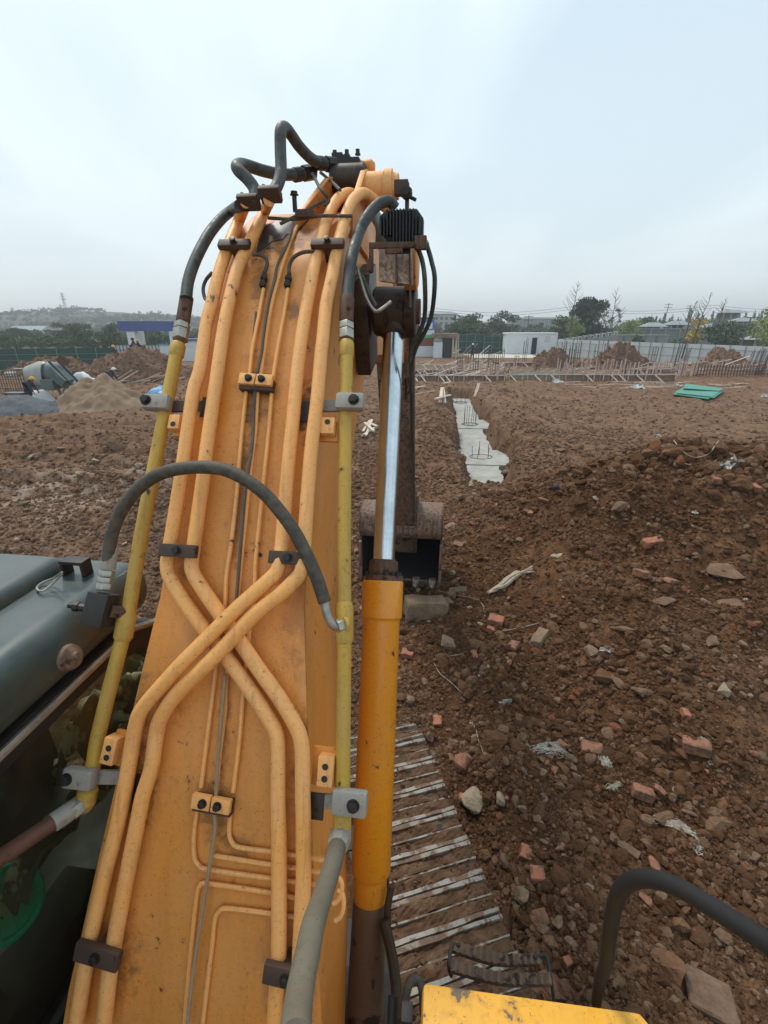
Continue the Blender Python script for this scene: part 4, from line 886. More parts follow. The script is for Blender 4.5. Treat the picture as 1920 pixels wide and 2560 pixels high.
# bucket: rounded shell open towards the machine
W2 = .545; prof = catmull([Vector((b, z, 0)) for b, z in ((5.98,.98),(5.92,1.10),(6.00,1.32),(6.35,1.38),(6.72,1.12),(6.84,.72),(6.70,.48),(6.34,.34),(5.95,.33))], 5)
prof = [(p.x, p.y) for p in prof]; mb = MB(); n = len(prof)
inn = []
for i in range(n):
    a_, c_ = prof[max(i-1,0)], prof[min(i+1,n-1)]; t = Vector((c_[0]-a_[0], c_[1]-a_[1])).normalized(); inn.append((prof[i][0]+t.y*.03, prof[i][1]-t.x*.03))
vs_ = [Ls(b, s*W2, z) for s in (-1, 1) for b, z in prof]+[Ls(b, s*W2, z) for s in (-1, 1) for b, z in inn]
fs_ = []
for i in range(n-1): fs_ += [(i, i+1, n+i+1, n+i), (2*n+i, 3*n+i, 3*n+i+1, 2*n+i+1), (i, 2*n+i, 2*n+i+1, i+1), (n+i, n+i+1, 3*n+i+1, 3*n+i)]
fs_ += [(0, n, 3*n, 2*n), (n-1, 3*n-1, 4*n-1, 2*n-1)]
mb.add(vs_, fs_); bk = part('bucket', mb, M_SHIELD, exc, smooth=True)
for s in (-1, 1):
    side = [Ls(b, s*W2, z) for b, z in prof[::2]]+[Ls(prof[-1][0], s*W2, prof[-1][1]), Ls(5.88, s*W2, .60)]
    part('side_plate', MB().prism(side, A*.022*s), M_RUST, bk)
    part('side_cutter', MB().obox(Ls(5.93, s*(W2+.012), .62), A*.02, H*.035, UP*.30), M_SHIELD, bk, bevel=.004)
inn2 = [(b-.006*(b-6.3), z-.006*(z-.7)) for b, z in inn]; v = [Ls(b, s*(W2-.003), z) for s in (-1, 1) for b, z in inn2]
part('inner_shade_sheet', MB().add(v, [(i, i+1, n+i+1, n+i) for i in range(n-1)]+[tuple(range(n)), tuple(range(n, 2*n))]), M_INSHADE, bk)  # black inner sheet paints in the shade of the bucket's hollow
for k in range(5):
    a = -W2+.09+k*(2*W2-.18)/4
    c = Ls(5.93, a, .34); part('tooth', MB().hull([c+A*x+H*y+UP*z for x, y, z in ((-.05,.04,-.03),(.05,.04,-.03),(-.05,.04,.05),(.05,.04,.05),(-.03,-.17,.0),(.03,-.17,.0),(-.03,-.17,.03),(.03,-.17,.03))]), M_GROUSER, bk, bevel=.005)
part('packed_soil', MB().hull([Ls(b, a, z) for b in (6.5, 6.72) for a in (-.25, .2) for z in (.5, .95)]+[Ls(6.4,-.1,.55)]), M_CLAMPG if False else M_STAIN, bk)
for s in (-1, 1):
    part('bucket_ear', MB().prism([Ls(5.96, s*.19, 1.02), Ls(5.93, s*.19, 1.36), Ls(6.10, s*.19, 1.55), Ls(6.32, s*.19, 1.50), Ls(6.36, s*.19, 1.33), Ls(6.05,s*.19,1.25)], A*.03*s), M_RUST, bk, bevel=.004)
part('bucket_link', MB().bar(Ls(5.95,0,1.75), Ls(6.34,0,1.48), .26, .08), M_GREASE, exc, bevel=.01)
# --- crawler tracks
TH = R(15.5); TF = Vector((-math.sin(TH), math.cos(TH), 0)); TS = Vector((math.cos(TH), math.sin(TH), 0))
edge0 = Vector((0.302, 2.555, 0)); PITCHS = 0.190
def shoe_mesh(seed):
    rs = random.Random(seed); mb = MB(); w = .30
    mb.cm = 0; mb.obox((0,0,-.020), (w,0,0), (0,.086,0), (0,0,.018))
    mb.cm = 1
    for y, hgt, tw in ((-.080,.031,.0130), (0,.0205,.0065), (.080,.031,.0130)):
        n = 9; xs = [-w+2*w*i/n for i in range(n+1)]
        lo = [(x, y-tw*rs.uniform(.7,1.25), -.003) for x in xs]; hi = [(x, y+tw*rs.uniform(.7,1.25), -.003) for x in xs]
        ht = [hgt*rs.uniform(.88, 1.04) for _ in xs]; v = []; f = []
        for i in range(n+1): v += [lo[i], (lo[i][0], lo[i][1]+.002, ht[i]), (hi[i][0], hi[i][1]-.002, ht[i]), hi[i]]
        for i in range(n):
            for k in range(3): f.append((i*4+k, i*4+k+1, i*4+5+k, i*4+4+k))
        f += [(0,1,2,3), (n*4+3, n*4+2, n*4+1, n*4)]
        mb.add(v, f)
    mb.cm = 2       # soil pressed between the grousers
    nx, ny = 26, 5
    for y0, y1 in ((-.070, -.005), (.005, .070)):
        v = []; f = []; lev = rs.uniform(.014, .022)
        for i in range(nx+1):
            for j in range(ny+1):
                x = -w+2*w*i/nx; y = y0+(y1-y0)*j/ny; z = lev+.012*(rs.random()-.5)+.011*math.sin(x*13+seed*2.1+y*30)*math.sin(x*5+seed)
                if j in (0, ny): z -= .003
                if i in (0, nx): z = -.002
                v.append((x, y, z))
        for i in range(nx):
            for j in range(ny): a = i*(ny+1)+j; f.append((a, a+1, a+ny+2, a+ny+1))
        mb.add(v, f)
    me = bpy.data.meshes.new('track_shoe'); me.from_pydata(mb.v, [], mb.f)
    for m_ in (M_SHOE, M_GROUSER, M_TSOIL): me.materials.append(m_)
    me.polygons.foreach_set('material_index', mb.m)
    bm = bmesh.new(); bm.from_mesh(me); bmesh.ops.recalc_face_normals(bm, faces=bm.faces); bm.to_mesh(me); bm.free()
    return me
def tsoil():
    m, nt, b, o = base_mat('track_soil', 0.95, 0, .1)
    c = ramp(nt, noise(nt, o, 14, 6, .7), [(.3, (.062,.034,.020)), (.55, (.125,.072,.043)), (.75, (.19,.125,.08))])
    oi = nt.nodes.new('ShaderNodeObjectInfo')
    v = nt.nodes.new('ShaderNodeTexNoise'); v.noise_dimensions = '4D'; v.inputs['Scale'].default_value = 9; nt.links.new(o, v.inputs['Vector']); nt.links.new(fmath(nt, 'MULTIPLY', oi.outputs['Random'], 40.0), v.inputs['W'])
    c = mixc(nt, ramp(nt, v.outputs['Fac'], [(.735, (0,)*3), (.78, (.8,)*3)]), c, (.26, .085, .045))
    c = mixc(nt, ramp(nt, v.outputs['Fac'], [(.30, (1,)*3), (.36, (0,)*3)]), c, (.045, .05, .05))
    nt.links.new(c, b.inputs['Base Color']); bump(nt, b, noise(nt, o, 60, 5, .7), .9, .012); return m
M_TSOIL = tsoil()
SHOES = [shoe_mesh(k) for k in range(7)]
def track(off, lab):
    Rt = .42; zc = .46; front = edge0-TS*.30+TS*off; front = Vector((front.x, front.y, 0)); Lt = 3.25; back = front-TF*Lt
    tr = thing('crawler_track', (0,0,0), None, None); tr.parent = exc; tr.location = (front+back)/2-ORG[exc.name]; ORG[tr.name] = (front+back)/2; tr['label'] = lab
    tot = 2*Lt+2*math.pi*Rt; N_ = int(round(tot/PITCHS)); st_ = tot/N_
    for k in range(N_):
        s = k*st_+.05
        if s < Lt: p = front-TF*s+UP*(zc+Rt); n = UP; t = -TF
        elif s < Lt+math.pi*Rt: a = (s-Lt)/Rt; n = UP*math.cos(a)-TF*math.sin(a); p = back+UP*zc+n*Rt; t = -TF*math.cos(a)-UP*math.sin(a)
        elif s < 2*Lt+math.pi*Rt: q = s-Lt-math.pi*Rt; p = back+TF*q+UP*(zc-Rt); n = -UP; t = TF
        else: a = (s-2*Lt-math.pi*Rt)/Rt; n = -UP*math.cos(a)+TF*math.sin(a); p = front+UP*zc+n*Rt; t = TF*math.cos(a)+UP*math.sin(a)
        o = bpy.data.objects.new('track_shoe', SHOES[(k*3+k//7) % 7]); COL.objects.link(o); o.parent = tr
        M = Matrix((t.cross(n), t, n)).transposed().to_4x4(); o.matrix_basis = Matrix.Translation(p-ORG[tr.name]) @ M
    m_ = MB(); m_.prism([front+TF*.1+UP*.15-TS*.12, front+TF*.1+UP*.72-TS*.12, back-TF*.1+UP*.72-TS*.12, back-TF*.1+UP*.15-TS*.12], TS*.24); fr = part('track_frame', m_, M_BLACK, tr)
    for q_ in (front, back): part('idler_wheel', MB().stack(q_+UP*zc-TS*.10, TS, [(0,.2),(.02,.38),(.18,.38),(.2,.2)], 28), M_GREASE, tr, smooth=True)
    if off == 0:
        q = np.random.RandomState(9); n = 2600; s = q.rand(n)**.8*Lt; w = q.uniform(-.30, .30, n); m_ = vnoise(s*5+3, w*7+9, 77) > .42
        s, w = s[m_], w[m_]; n = len(s); base_ = np.array(front)-np.array(TF)*s[:, None]+np.array(TS)*w[:, None]+np.array([0, 0, zc+Rt+.018]); z_ = q.rand(n)*.006
        base_[:, 2] += z_; size = np.exp(q.normal(math.log(.0075), .5, n)).clip(.003, .024)
        so = scatter('mud_lumps', base_-np.array(ORG[tr.name]), size[:, None]*np.array([1, 1, .7])*q.uniform(.7, 1.2, (n, 3)), q.uniform(0, 6.28, (n, 3))); so.parent = tr
    return tr
track(0, 'right crawler track with mud-packed shoes and bright worn grousers'); track(-2.39, 'left crawler track hidden beyond the cab')
mid = edge0-TS*1.495-TF*1.625
part('undercarriage', MB().obox(mid+UP*.62, TS*1.0, TF*.75, UP*.22), M_BLACK, exc, bevel=.02)
part('swing_ring', MB().cyl(mid+UP*.80, mid+UP*1.08, .55, 36), M_GREASE, exc)
# --- upper structure
mb = MB(); mb.obox(L3(-.55,.0,1.24), A*1.28, H*1.35, UP*.14); part('revolving_frame', mb, M_BLACK, exc, bevel=.01)
mb = MB(); mb.obox(L3(-1.15,.25,1.72), A*1.02, H*.78, UP*.36); part('engine_hood', mb, M_BOX, exc, bevel=.04)
part('counterweight', MB().prism([L3(-1.9,-1.27,1.1), L3(-1.9,1.27,1.1), L3(-2.25,1.05,1.1), L3(-2.45,0,1.1), L3(-2.25,-1.05,1.1)], UP*.95), M_BOX, exc, bevel=.06)
part('boom_foot_bracket', MB().obox(L3(.30,-.40,1.45), A*.02, H*.22, UP*.28).obox(L3(.30,.40,1.45), A*.02, H*.22, UP*.28), M_GREASE, exc)
part('boom_pin', MB().cyl(L3(.36,-.46,1.5), L3(.36,.46,1.5), .06, 20), M_GREASE, exc)
part('cylinder_foot_frame', MB().obox(L3(.72,0,1.25), A*.50, H*.16, UP*.12).obox(L3(.95,0.42,1.3), A*.10, H*.14, UP*.14), M_GREASE, exc, bevel=.01)
# yellow box beside the deck, its upper edge in the foreground
fr_ = Vector((0.095, .657, 2.2)); fr2 = Vector((.602, .603, 2.2)); ax = (fr2-fr_).normalized(); ay = Vector((-ax.y, ax.x, 0))
mb = MB(); mb.prism([fr_-UP*.0, fr2, fr2+ax*.03-ay*.04, fr2+ax*.03-ay*.62, fr_-ay*.62], -UP*.85); tbx = part('toolbox', mb, M_BOX, exc, bevel=.014)
c = fr_*.55+fr2*.45-ay*.018+UP*.001
part('black_latch_strip', MB().obox(fr_-ax*.035-ay*.05-UP*.12, ax*.014, ay*.02, UP*.10), M_BLACK, tbx, bevel=.005)
# looped cable and lever between the box and the cylinder
pts = [P(1018,2600,1.28),P(1012,2520,1.30),P(1022,2462,1.32),P(1040,2450,1.34),P(1055,2470,1.33),P(1060,2540,1.3)]
part('cable', MB().tube(catmull(pts, 6), .012, 10), M_HOSE, exc, smooth=True)
for L_, r_ in (([(978,2215,1.66),(968,2290,1.64),(975,2380,1.62),(990,2470,1.6),(1010,2600,1.58)], .012), ([(960,2300,1.62),(985,2420,1.58),(1000,2600,1.5)], .018), ([(965,2180,1.7),(972,2230,1.7),(975,2340,1.66)], .005)):
    part('cylinder_hose', MB().tube(catmull([P(*q) for q in L_], 6), r_, 10), M_GREASE, exc, smooth=True)
part('lever', MB().cyl(P(983,2490,1.35), P(978,2600,1.3), .014, 12), M_BLACK, exc, smooth=True)
# side step with two serrated treads above the track
zst = 1.28
def Gz(x, y, z): return G(x, y, z)
c00, c01, c10, c11 = Gz(1130,2362,zst), Gz(1352,2396,zst), Gz(1128,2412,zst), Gz(1380,2446,zst)
step = part('side_step', MB().tube(catmull([Gz(1128,2440,zst-.05), Gz(1122,2412,zst), Gz(1130,2364,zst), Gz(1150,2363,zst)], 5), .0075, 8).tube(catmull([Gz(1335,2394,zst), Gz(1358,2388,zst), Gz(1368,2400,zst), Gz(1378,2450,zst-.01), Gz(1385,2500,zst-.05)], 5), .0075, 8), M_BLACK, exc, smooth=True)
def tread(q0, q1, q2, nm):
    mid_ = (q0+q1)/2+(Gz(1230,2404,zst)-Gz(1230,2394,zst))*q2; line = catmull([q0, mid_, q1], 14); m_ = MB(); v = []; f = []
    for i, p in enumerate(line):
        w_ = Vector((.006, .018, 0)); zt = .006 if i % 2 else -.004
        v += [p-w_-UP*.022, p-w_+UP*zt, p+w_+UP*zt, p+w_-UP*.022]
    for i in range(len(line)-1):
        for k in range(4): f.append((i*4+k, i*4+(k+1)%4, i*4+4+(k+1)%4, i*4+4+k))
    f += [(0,1,2,3), tuple((len(line)-1)*4+k for k in (3,2,1,0))]
    m_.add(v, f); part('serrated_tread', m_, M_STEP, step)
M_STEP = paint('muddy_step_steel', (.10,.066,.046), (.19,.125,.08), (.03,.022,.018), .75, .6, .9, scale=30)
tread(c00, c01, 1.6, 0); tread(c10, c11, 1.4, 1)
# black rubber handrail arching at the right
pts = [P(x, y, t) for x, y, t in ((1490,2510,1.22),(1500,2450,1.16),(1515,2410,1.12),(1525,2330,1.06),(1535,2270,1.02),(1552,2225,.98),(1585,2200,.95),(1630,2197,.92),(1690,2216,.88),(1760,2256,.83),(1840,2306,.78),(1925,2362,.73),(2060,2450,.66),(2100,2600,.64))]
part('handrail', MB().tube(catmull(pts, 7), [.012,.0135,.015,.0155,.016,.0165,.0165,.0165,.0165,.0165,.0165,.0165,.0165,.0165], 18), M_RUBBER, exc, smooth=True)

# --- cab
def Lc(b, a, z): return L3(b, a, z)
AR, AL = -.475, -1.47       # right and left faces of the cab in the machine's own axes
cabp = [(-.55,1.40),(-.55,2.72),(1.30,2.72),(1.48,2.66),(1.62,2.45),(1.74,2.1),(1.76,1.40)]
inn_ = [(-.35,1.75),(-.35,2.64),(1.22,2.64),(1.38,2.59),(1.50,2.42),(1.60,2.1),(1.60,1.75)]
def framepanel(a, th, mat, name, par=exc):
    n = len(cabp); v = []; 
    for off in (0, th): v += [Lc(b, a+off, z) for b, z in cabp]+[Lc(b, a+off, z) for b, z in inn_]
    f = []
    for i in range(n):
        j = (i+1) % n; f += [(i, j, n+j, n+i), (2*n+i, 3*n+i, 3*n+j, 2*n+j), (i, 2*n+i, 2*n+j, j), (n+i, n+j, 3*n+j, 3*n+i)]
    return part(name, MB().add(v, f), mat, par, bevel=.006)
cab = framepanel(AR-.05, .05, M_BLACK, 'cab')
framepanel(AL, .05, M_BLACK, 'cab_side_frame', cab)
part('side_window', MB().prism([Lc(b, AR-.028, z) for b, z in inn_], A*.006), M_GLASS, cab)
part('side_window', MB().prism([Lc(b, AL+.02, z) for b, z in inn_], A*.006), M_GLASS, cab)
part('windscreen', MB().prism([Lc(1.62,AR-.05,2.46), Lc(1.745,AR-.05,2.1), Lc(1.76,AR-.05,1.5), Lc(1.75,AR-.05,1.5), Lc(1.735,AR-.05,2.1), Lc(1.61,AR-.05,2.46)], A*(AL-AR+.1)), M_GLASS, cab)
part('cab_floor', MB().box((0,0,0),(0.01,0.01,0.01)) if False else MB().obox(Lc(.6,(AR+AL)/2,1.42), A*.44, H*1.1, UP*.03), M_BLACK, cab)
part('rear_panel', MB().obox(Lc(-.54,(AR+AL)/2,2.05), A*.44, H*.012, UP*.62), M_BLACK, cab)
part('lower_body', MB().obox(Lc(.6,(AR+AL)/2,1.34), A*.50, H*1.15, UP*.10), M_BLACK, cab, bevel=.01)
# roof: a lower shoulder and a raised centre pan
def roofslab(b0, b1, a0, a1, z0, z1, rad, name, par):
    mb = MB().obox(Lc((b0+b1)/2,(a0+a1)/2,(z0+z1)/2), A*(a1-a0)/2, H*(b1-b0)/2, UP*(z1-z0)/2)
    me_o = part(name, mb, M_ROOF, par); me = me_o.data; bm = bmesh.new(); bm.from_mesh(me)
    bmesh.ops.bevel(bm, geom=[e_ for e_ in bm.edges], offset=rad, segments=6, affect='EDGES', profile=.5); bm.to_mesh(me); bm.free()
    me.polygons.foreach_set('use_smooth', [True]*len(me.polygons)); return me_o
roof = roofslab(-.60, 1.50, AL-.02, AR+.03, 2.725, 2.92, .085, 'cab_roof', exc)
roofslab(-.55, 1.40, AL+.05, AR-.20, 2.84, 2.965, .05, 'roof_pan', roof)
part('rain_gutter', MB().tube([Lc(-.6,AR+.012,2.705), Lc(1.35,AR+.012,2.705), Lc(1.52,AR+.012,2.63), Lc(1.66,AR+.012,2.42)], .013, 8), M_FIT, roof, smooth=True)
c = G(192, 1422, 2.94); m_ = MB().obox(c+UP*.03, A*.042, H*.022, UP*.006); m_.obox(c-A*.036, A*.005, H*.022, UP*.03); m_.obox(c+A*.036, A*.005, H*.022, UP*.03); part('aerial_bracket', m_, M_BLACK, roof, bevel=.002)
part('wire', MB().tube(catmull([G(155,1430,2.99), G(135,1445,2.95), G(105,1457,2.93), G(92,1470,2.93), G(105,1478,2.93), G(128,1462,2.94), G(155,1435,2.97)], 6), .0035, 6), M_FIT, roof, smooth=True)
for x, y, r_ in ((88,1445,.012), (110,1517,.014)): part('paint_blob', MB().stack(G(x,y,2.905), UP, [(0,r_),(.004,r_*.8)], 14), M_CLAMPG, roof)
c = L3(.9+.0, AR+.05, 2.80); c = P(182, 1648, (Lc(.95,AR+.05,2.78)-EYE).length/ray(182,1648).length*1.0)
q = ray(182, 1648); tt_ = ((BO-EYE).dot(A)+AR+.045)/q.dot(A); c = EYE+q*tt_
part('lamp_cap', MB().stack(c-A*.03, A+UP*.3, [(0,.036),(.02,.040),(.035,.034),(.045,.012),(.055,.010)], 18), M_SHIELD, roof, smooth=True)
# seat and controls inside
seat = part('seat', MB().obox(Lc(.35,-.95,1.78), A*.25, H*.25, UP*.07).obox(Lc(.08,-.95,2.1), A*.24, H*.06, UP*.32), M_BLACK, cab, bevel=.03)
part('armrest', MB().obox(Lc(.45,-.63,1.92), A*.05, H*.24, UP*.06), M_BLACK, cab, bevel=.02)
part('control_console', MB().obox(Lc(.75,-.62,1.76), A*.08, H*.30, UP*.12), M_BLACK, cab, bevel=.02)
# ================================================================ THINGS IN THE CAB
M_GREEN = simple('green_plastic', (0.02, 0.50, 0.27), 0.35, 0, 0.1, 6, 0.05)
M_CLOTH = paint('camouflage_cloth', (0.34, 0.34, 0.19), (0.66, 0.55, 0.38), (0.07, 0.08, 0.045), 0.9, 0.5, 0.9, scale=14, chipscale=9, streak=.4)
def cabpt(px, py, a):   # on a plane parallel to the cab side
    q = ray(px, py); return EYE+q*(((BO-EYE).dot(A)+a)/q.dot(A))
c = cabpt(10, 2262, -.66)
fan = thing('fan', c-UP*.12, 'round green plastic fan with a wire guard, inside the cab behind its window', 'fan')
fn = (H*-.15+A*.75+UP*.65).normalized(); fx = fn.cross(UP).normalized(); fy = fn.cross(fx)
part('fan_ring', MB().tube([c+(fx*math.cos(t)+fy*math.sin(t))*.095 for t in np.linspace(0, 6.2832, 40)], .012, 8, False), M_GREEN, fan, smooth=True)
part('fan_housing', MB().stack(c-fn*.05, fn, [(0,.075),(.03,.094),(.05,.096)], 32), M_GREEN, fan, smooth=True)
for k in range(14):
    t = k*2*math.pi/14; d = fx*math.cos(t)+fy*math.sin(t); part('guard_wire', MB().tube([c+d*.02+fn*.02, c+d*.06+fn*.017, c+d*.092+fn*.004], .0022, 5), M_GREEN, fan)
part('guard_ring', MB().tube([c+(fx*math.cos(t)+fy*math.sin(t))*.06+fn*.017 for t in np.linspace(0, 6.2832, 30)], .0022, 5, False), M_GREEN, fan)
part('hub', MB().stack(c+fn*.01, fn, [(0,.022),(.01,.018)], 16), M_GREEN, fan, smooth=True)
rs = np.random.RandomState(3)
def cloth(cen, X, Y_, amp, name, lab):
    n = 26; v = []; f = []
    for i in range(n+1):
        for j in range(n+1):
            s, t = i/n*2-1, j/n*2-1; w = vnoise(np.array([s*2.2+5]), np.array([t*2.6+3]), 7)[0]+.5*vnoise(np.array([s*6+5]), np.array([t*7+3]), 9)[0]
            rr_ = 1-.18*vnoise(np.array([math.atan2(t, s)*2+9]), np.array([1.5]), 11)[0]
            v.append(cen+X*s*rr_+Y_*t*rr_+UP*(amp*w-.12*(s*s+t*t)*amp*4))
    for i in range(n):
        for j in range(n): a = i*(n+1)+j; f.append((a, a+1, a+n+2, a+n+1))
    o = part(name, MB().add(v, f), M_CLOTH, smooth=True, auto=80); tag(o, lab, 'clothing'); sm = o.modifiers.new('thick', 'SOLIDIFY'); sm.thickness = .006; return o
cloth(cabpt(190, 2050, -.60), A*.10+UP*.13, H*.30, .12, 'jacket', 'crumpled camouflage jacket heaped along the inside of the cab window')
cloth(cabpt(300, 1780, -.66), A*.16+UP*.10, H*.26, .16, 'blanket', 'dusty green blanket bundled at the front of the cab interior')

# ================================================================ STONES, BRICKS AND LITTER ON THE GROUND
M_BRICK = paint('red_brick', (0.36, 0.125, 0.062), (0.22, 0.125, 0.075), (0.13, 0.07, 0.042), 0.85, 0.57, 0.95, scale=22, streak=0, chipscale=22)
M_BRICKD = paint('muddy_brick', (0.27, 0.11, 0.062), (0.19, 0.11, 0.068), (0.13, 0.07, 0.042), 0.85, 0.55, 1.0, scale=22, streak=0, chipscale=18)
M_STONE = simple('brown_stone', (0.155, 0.096, 0.060), 0.92, 0, 0.45, 9, 1.0, 38, bdist=.012)
M_STONEG = simple('grey_brown_stone', (0.195, 0.132, 0.084), 0.92, 0, 0.4, 9, 1.0, 38, bdist=.012)
M_CONCB = simple('broken_concrete', (0.29, 0.225, 0.155), 0.9, 0, 0.4, 11, 1.0, 45, bdist=.012)
M_CRUST = simple('soil_crust', (0.160, 0.092, 0.055), 0.95, 0, 0.4, 7, 1.0, 30, bdist=.015)
M_WHITE = paint('dirty_white_plastic', (0.55, 0.55, 0.53), (0.33, 0.25, 0.18), (0.19, 0.12, 0.08), .6, .60, .85, scale=26, streak=0, chipscale=24)
M_FIBRE = simple('white_fibre', (0.46, 0.42, 0.36), 0.8, 0, 0.5, 14, 0)
M_BLUE = simple('blue_plastic', (0.03, 0.11, 0.26), 0.5, 0, 0.2, 9, 0.1)
M_WOODG = simple('weathered_wood', (0.33, 0.27, 0.20), 0.85, 0, 0.4, 18, 0.5, 50)
def rock(rs, sx, sy, sz, bricky=False, n=15, chip=.25, sub=2):
    """broken lump: hull of scattered points, subdivided and roughened"""
    bm = bmesh.new()
    if bricky:
        for i in (-1, 1):
            for j in (-1, 1):
                for k in (-1, 1):
                    if rs.rand() < chip:
                        for ax in range(3):
                            q = [i, j, k]; q[ax] *= rs.uniform(.35, .7); bm.verts.new((q[0]*sx, q[1]*sy, q[2]*sz))
                    else: bm.verts.new((i*sx*rs.uniform(.93,1), j*sy*rs.uniform(.93,1), k*sz*rs.uniform(.93,1)))
    else:
        for _ in range(n):
            d = Vector(rs.normal(size=3)).normalized(); m = max(abs(d.x), abs(d.y), abs(d.z)); d = d*(.55+.45/m*.8)*rs.uniform(.82, 1.0)
            bm.verts.new((d.x*sx, d.y*sy, d.z*sz))
    bmesh.ops.convex_hull(bm, input=bm.verts)
    bmesh.ops.delete(bm, geom=[v for v in bm.verts if not v.link_faces], context='VERTS')
    bmesh.ops.bevel(bm, geom=bm.edges[:], offset=min(sx, sy, sz)*.13, segments=1, affect='EDGES', clamp_overlap=True)
    bmesh.ops.triangulate(bm, faces=bm.faces[:])
    if sub:
        bmesh.ops.subdivide_edges(bm, edges=[e_ for e_ in bm.edges if e_.calc_length() > min(sx, sy)*.5], cuts=1, use_grid_fill=False)
        bmesh.ops.triangulate(bm, faces=bm.faces[:])
        r_ = min(sx, sy, sz)
        for v in bm.verts:
            w = math.sin(v.co.x/r_*2.3+rs.rand()*1.2)*math.sin(v.co.y/r_*2.9+v.co.z/r_*2)
            v.co += v.normal*r_*(.06*w+.05*(rs.rand()-.5))
    return bm
def place(px, py, wpx, asp, flat, mat, name, label, cat, bricky=False, group=None, yaw=None, tilt=.25, sink=.25, seed=0, chip=.25):
    rs = np.random.RandomState(int(px*7+py*13+seed)); p, t = hit(px, py); s = wpx*t/FPX/2
    sx = s; sy = s*asp; sz = s*flat
    bm = rock(rs, sx, sy, sz, bricky, chip=chip); me = bpy.data.meshes.new(name); bm.to_mesh(me); bm.free(); me.materials.append(mat)
    me.polygons.foreach_set('use_smooth', [True]*len(me.polygons)); me.set_sharp_from_angle(angle=R(28))
    o = bpy.data.objects.new(name, me); COL.objects.link(o); o.location = p+UP*(sz*(1-2*sink))
    o.rotation_euler = (rs.uniform(-tilt, tilt), rs.uniform(-tilt, tilt), yaw if yaw is not None else rs.uniform(0, 3.1)); ORG[o.name] = o.location.copy()
    return tag(o, label, cat, group)
B, BD, ST, SG, CC, CU = M_BRICK, M_BRICKD, M_STONE, M_STONEG, M_CONCB, M_CRUST
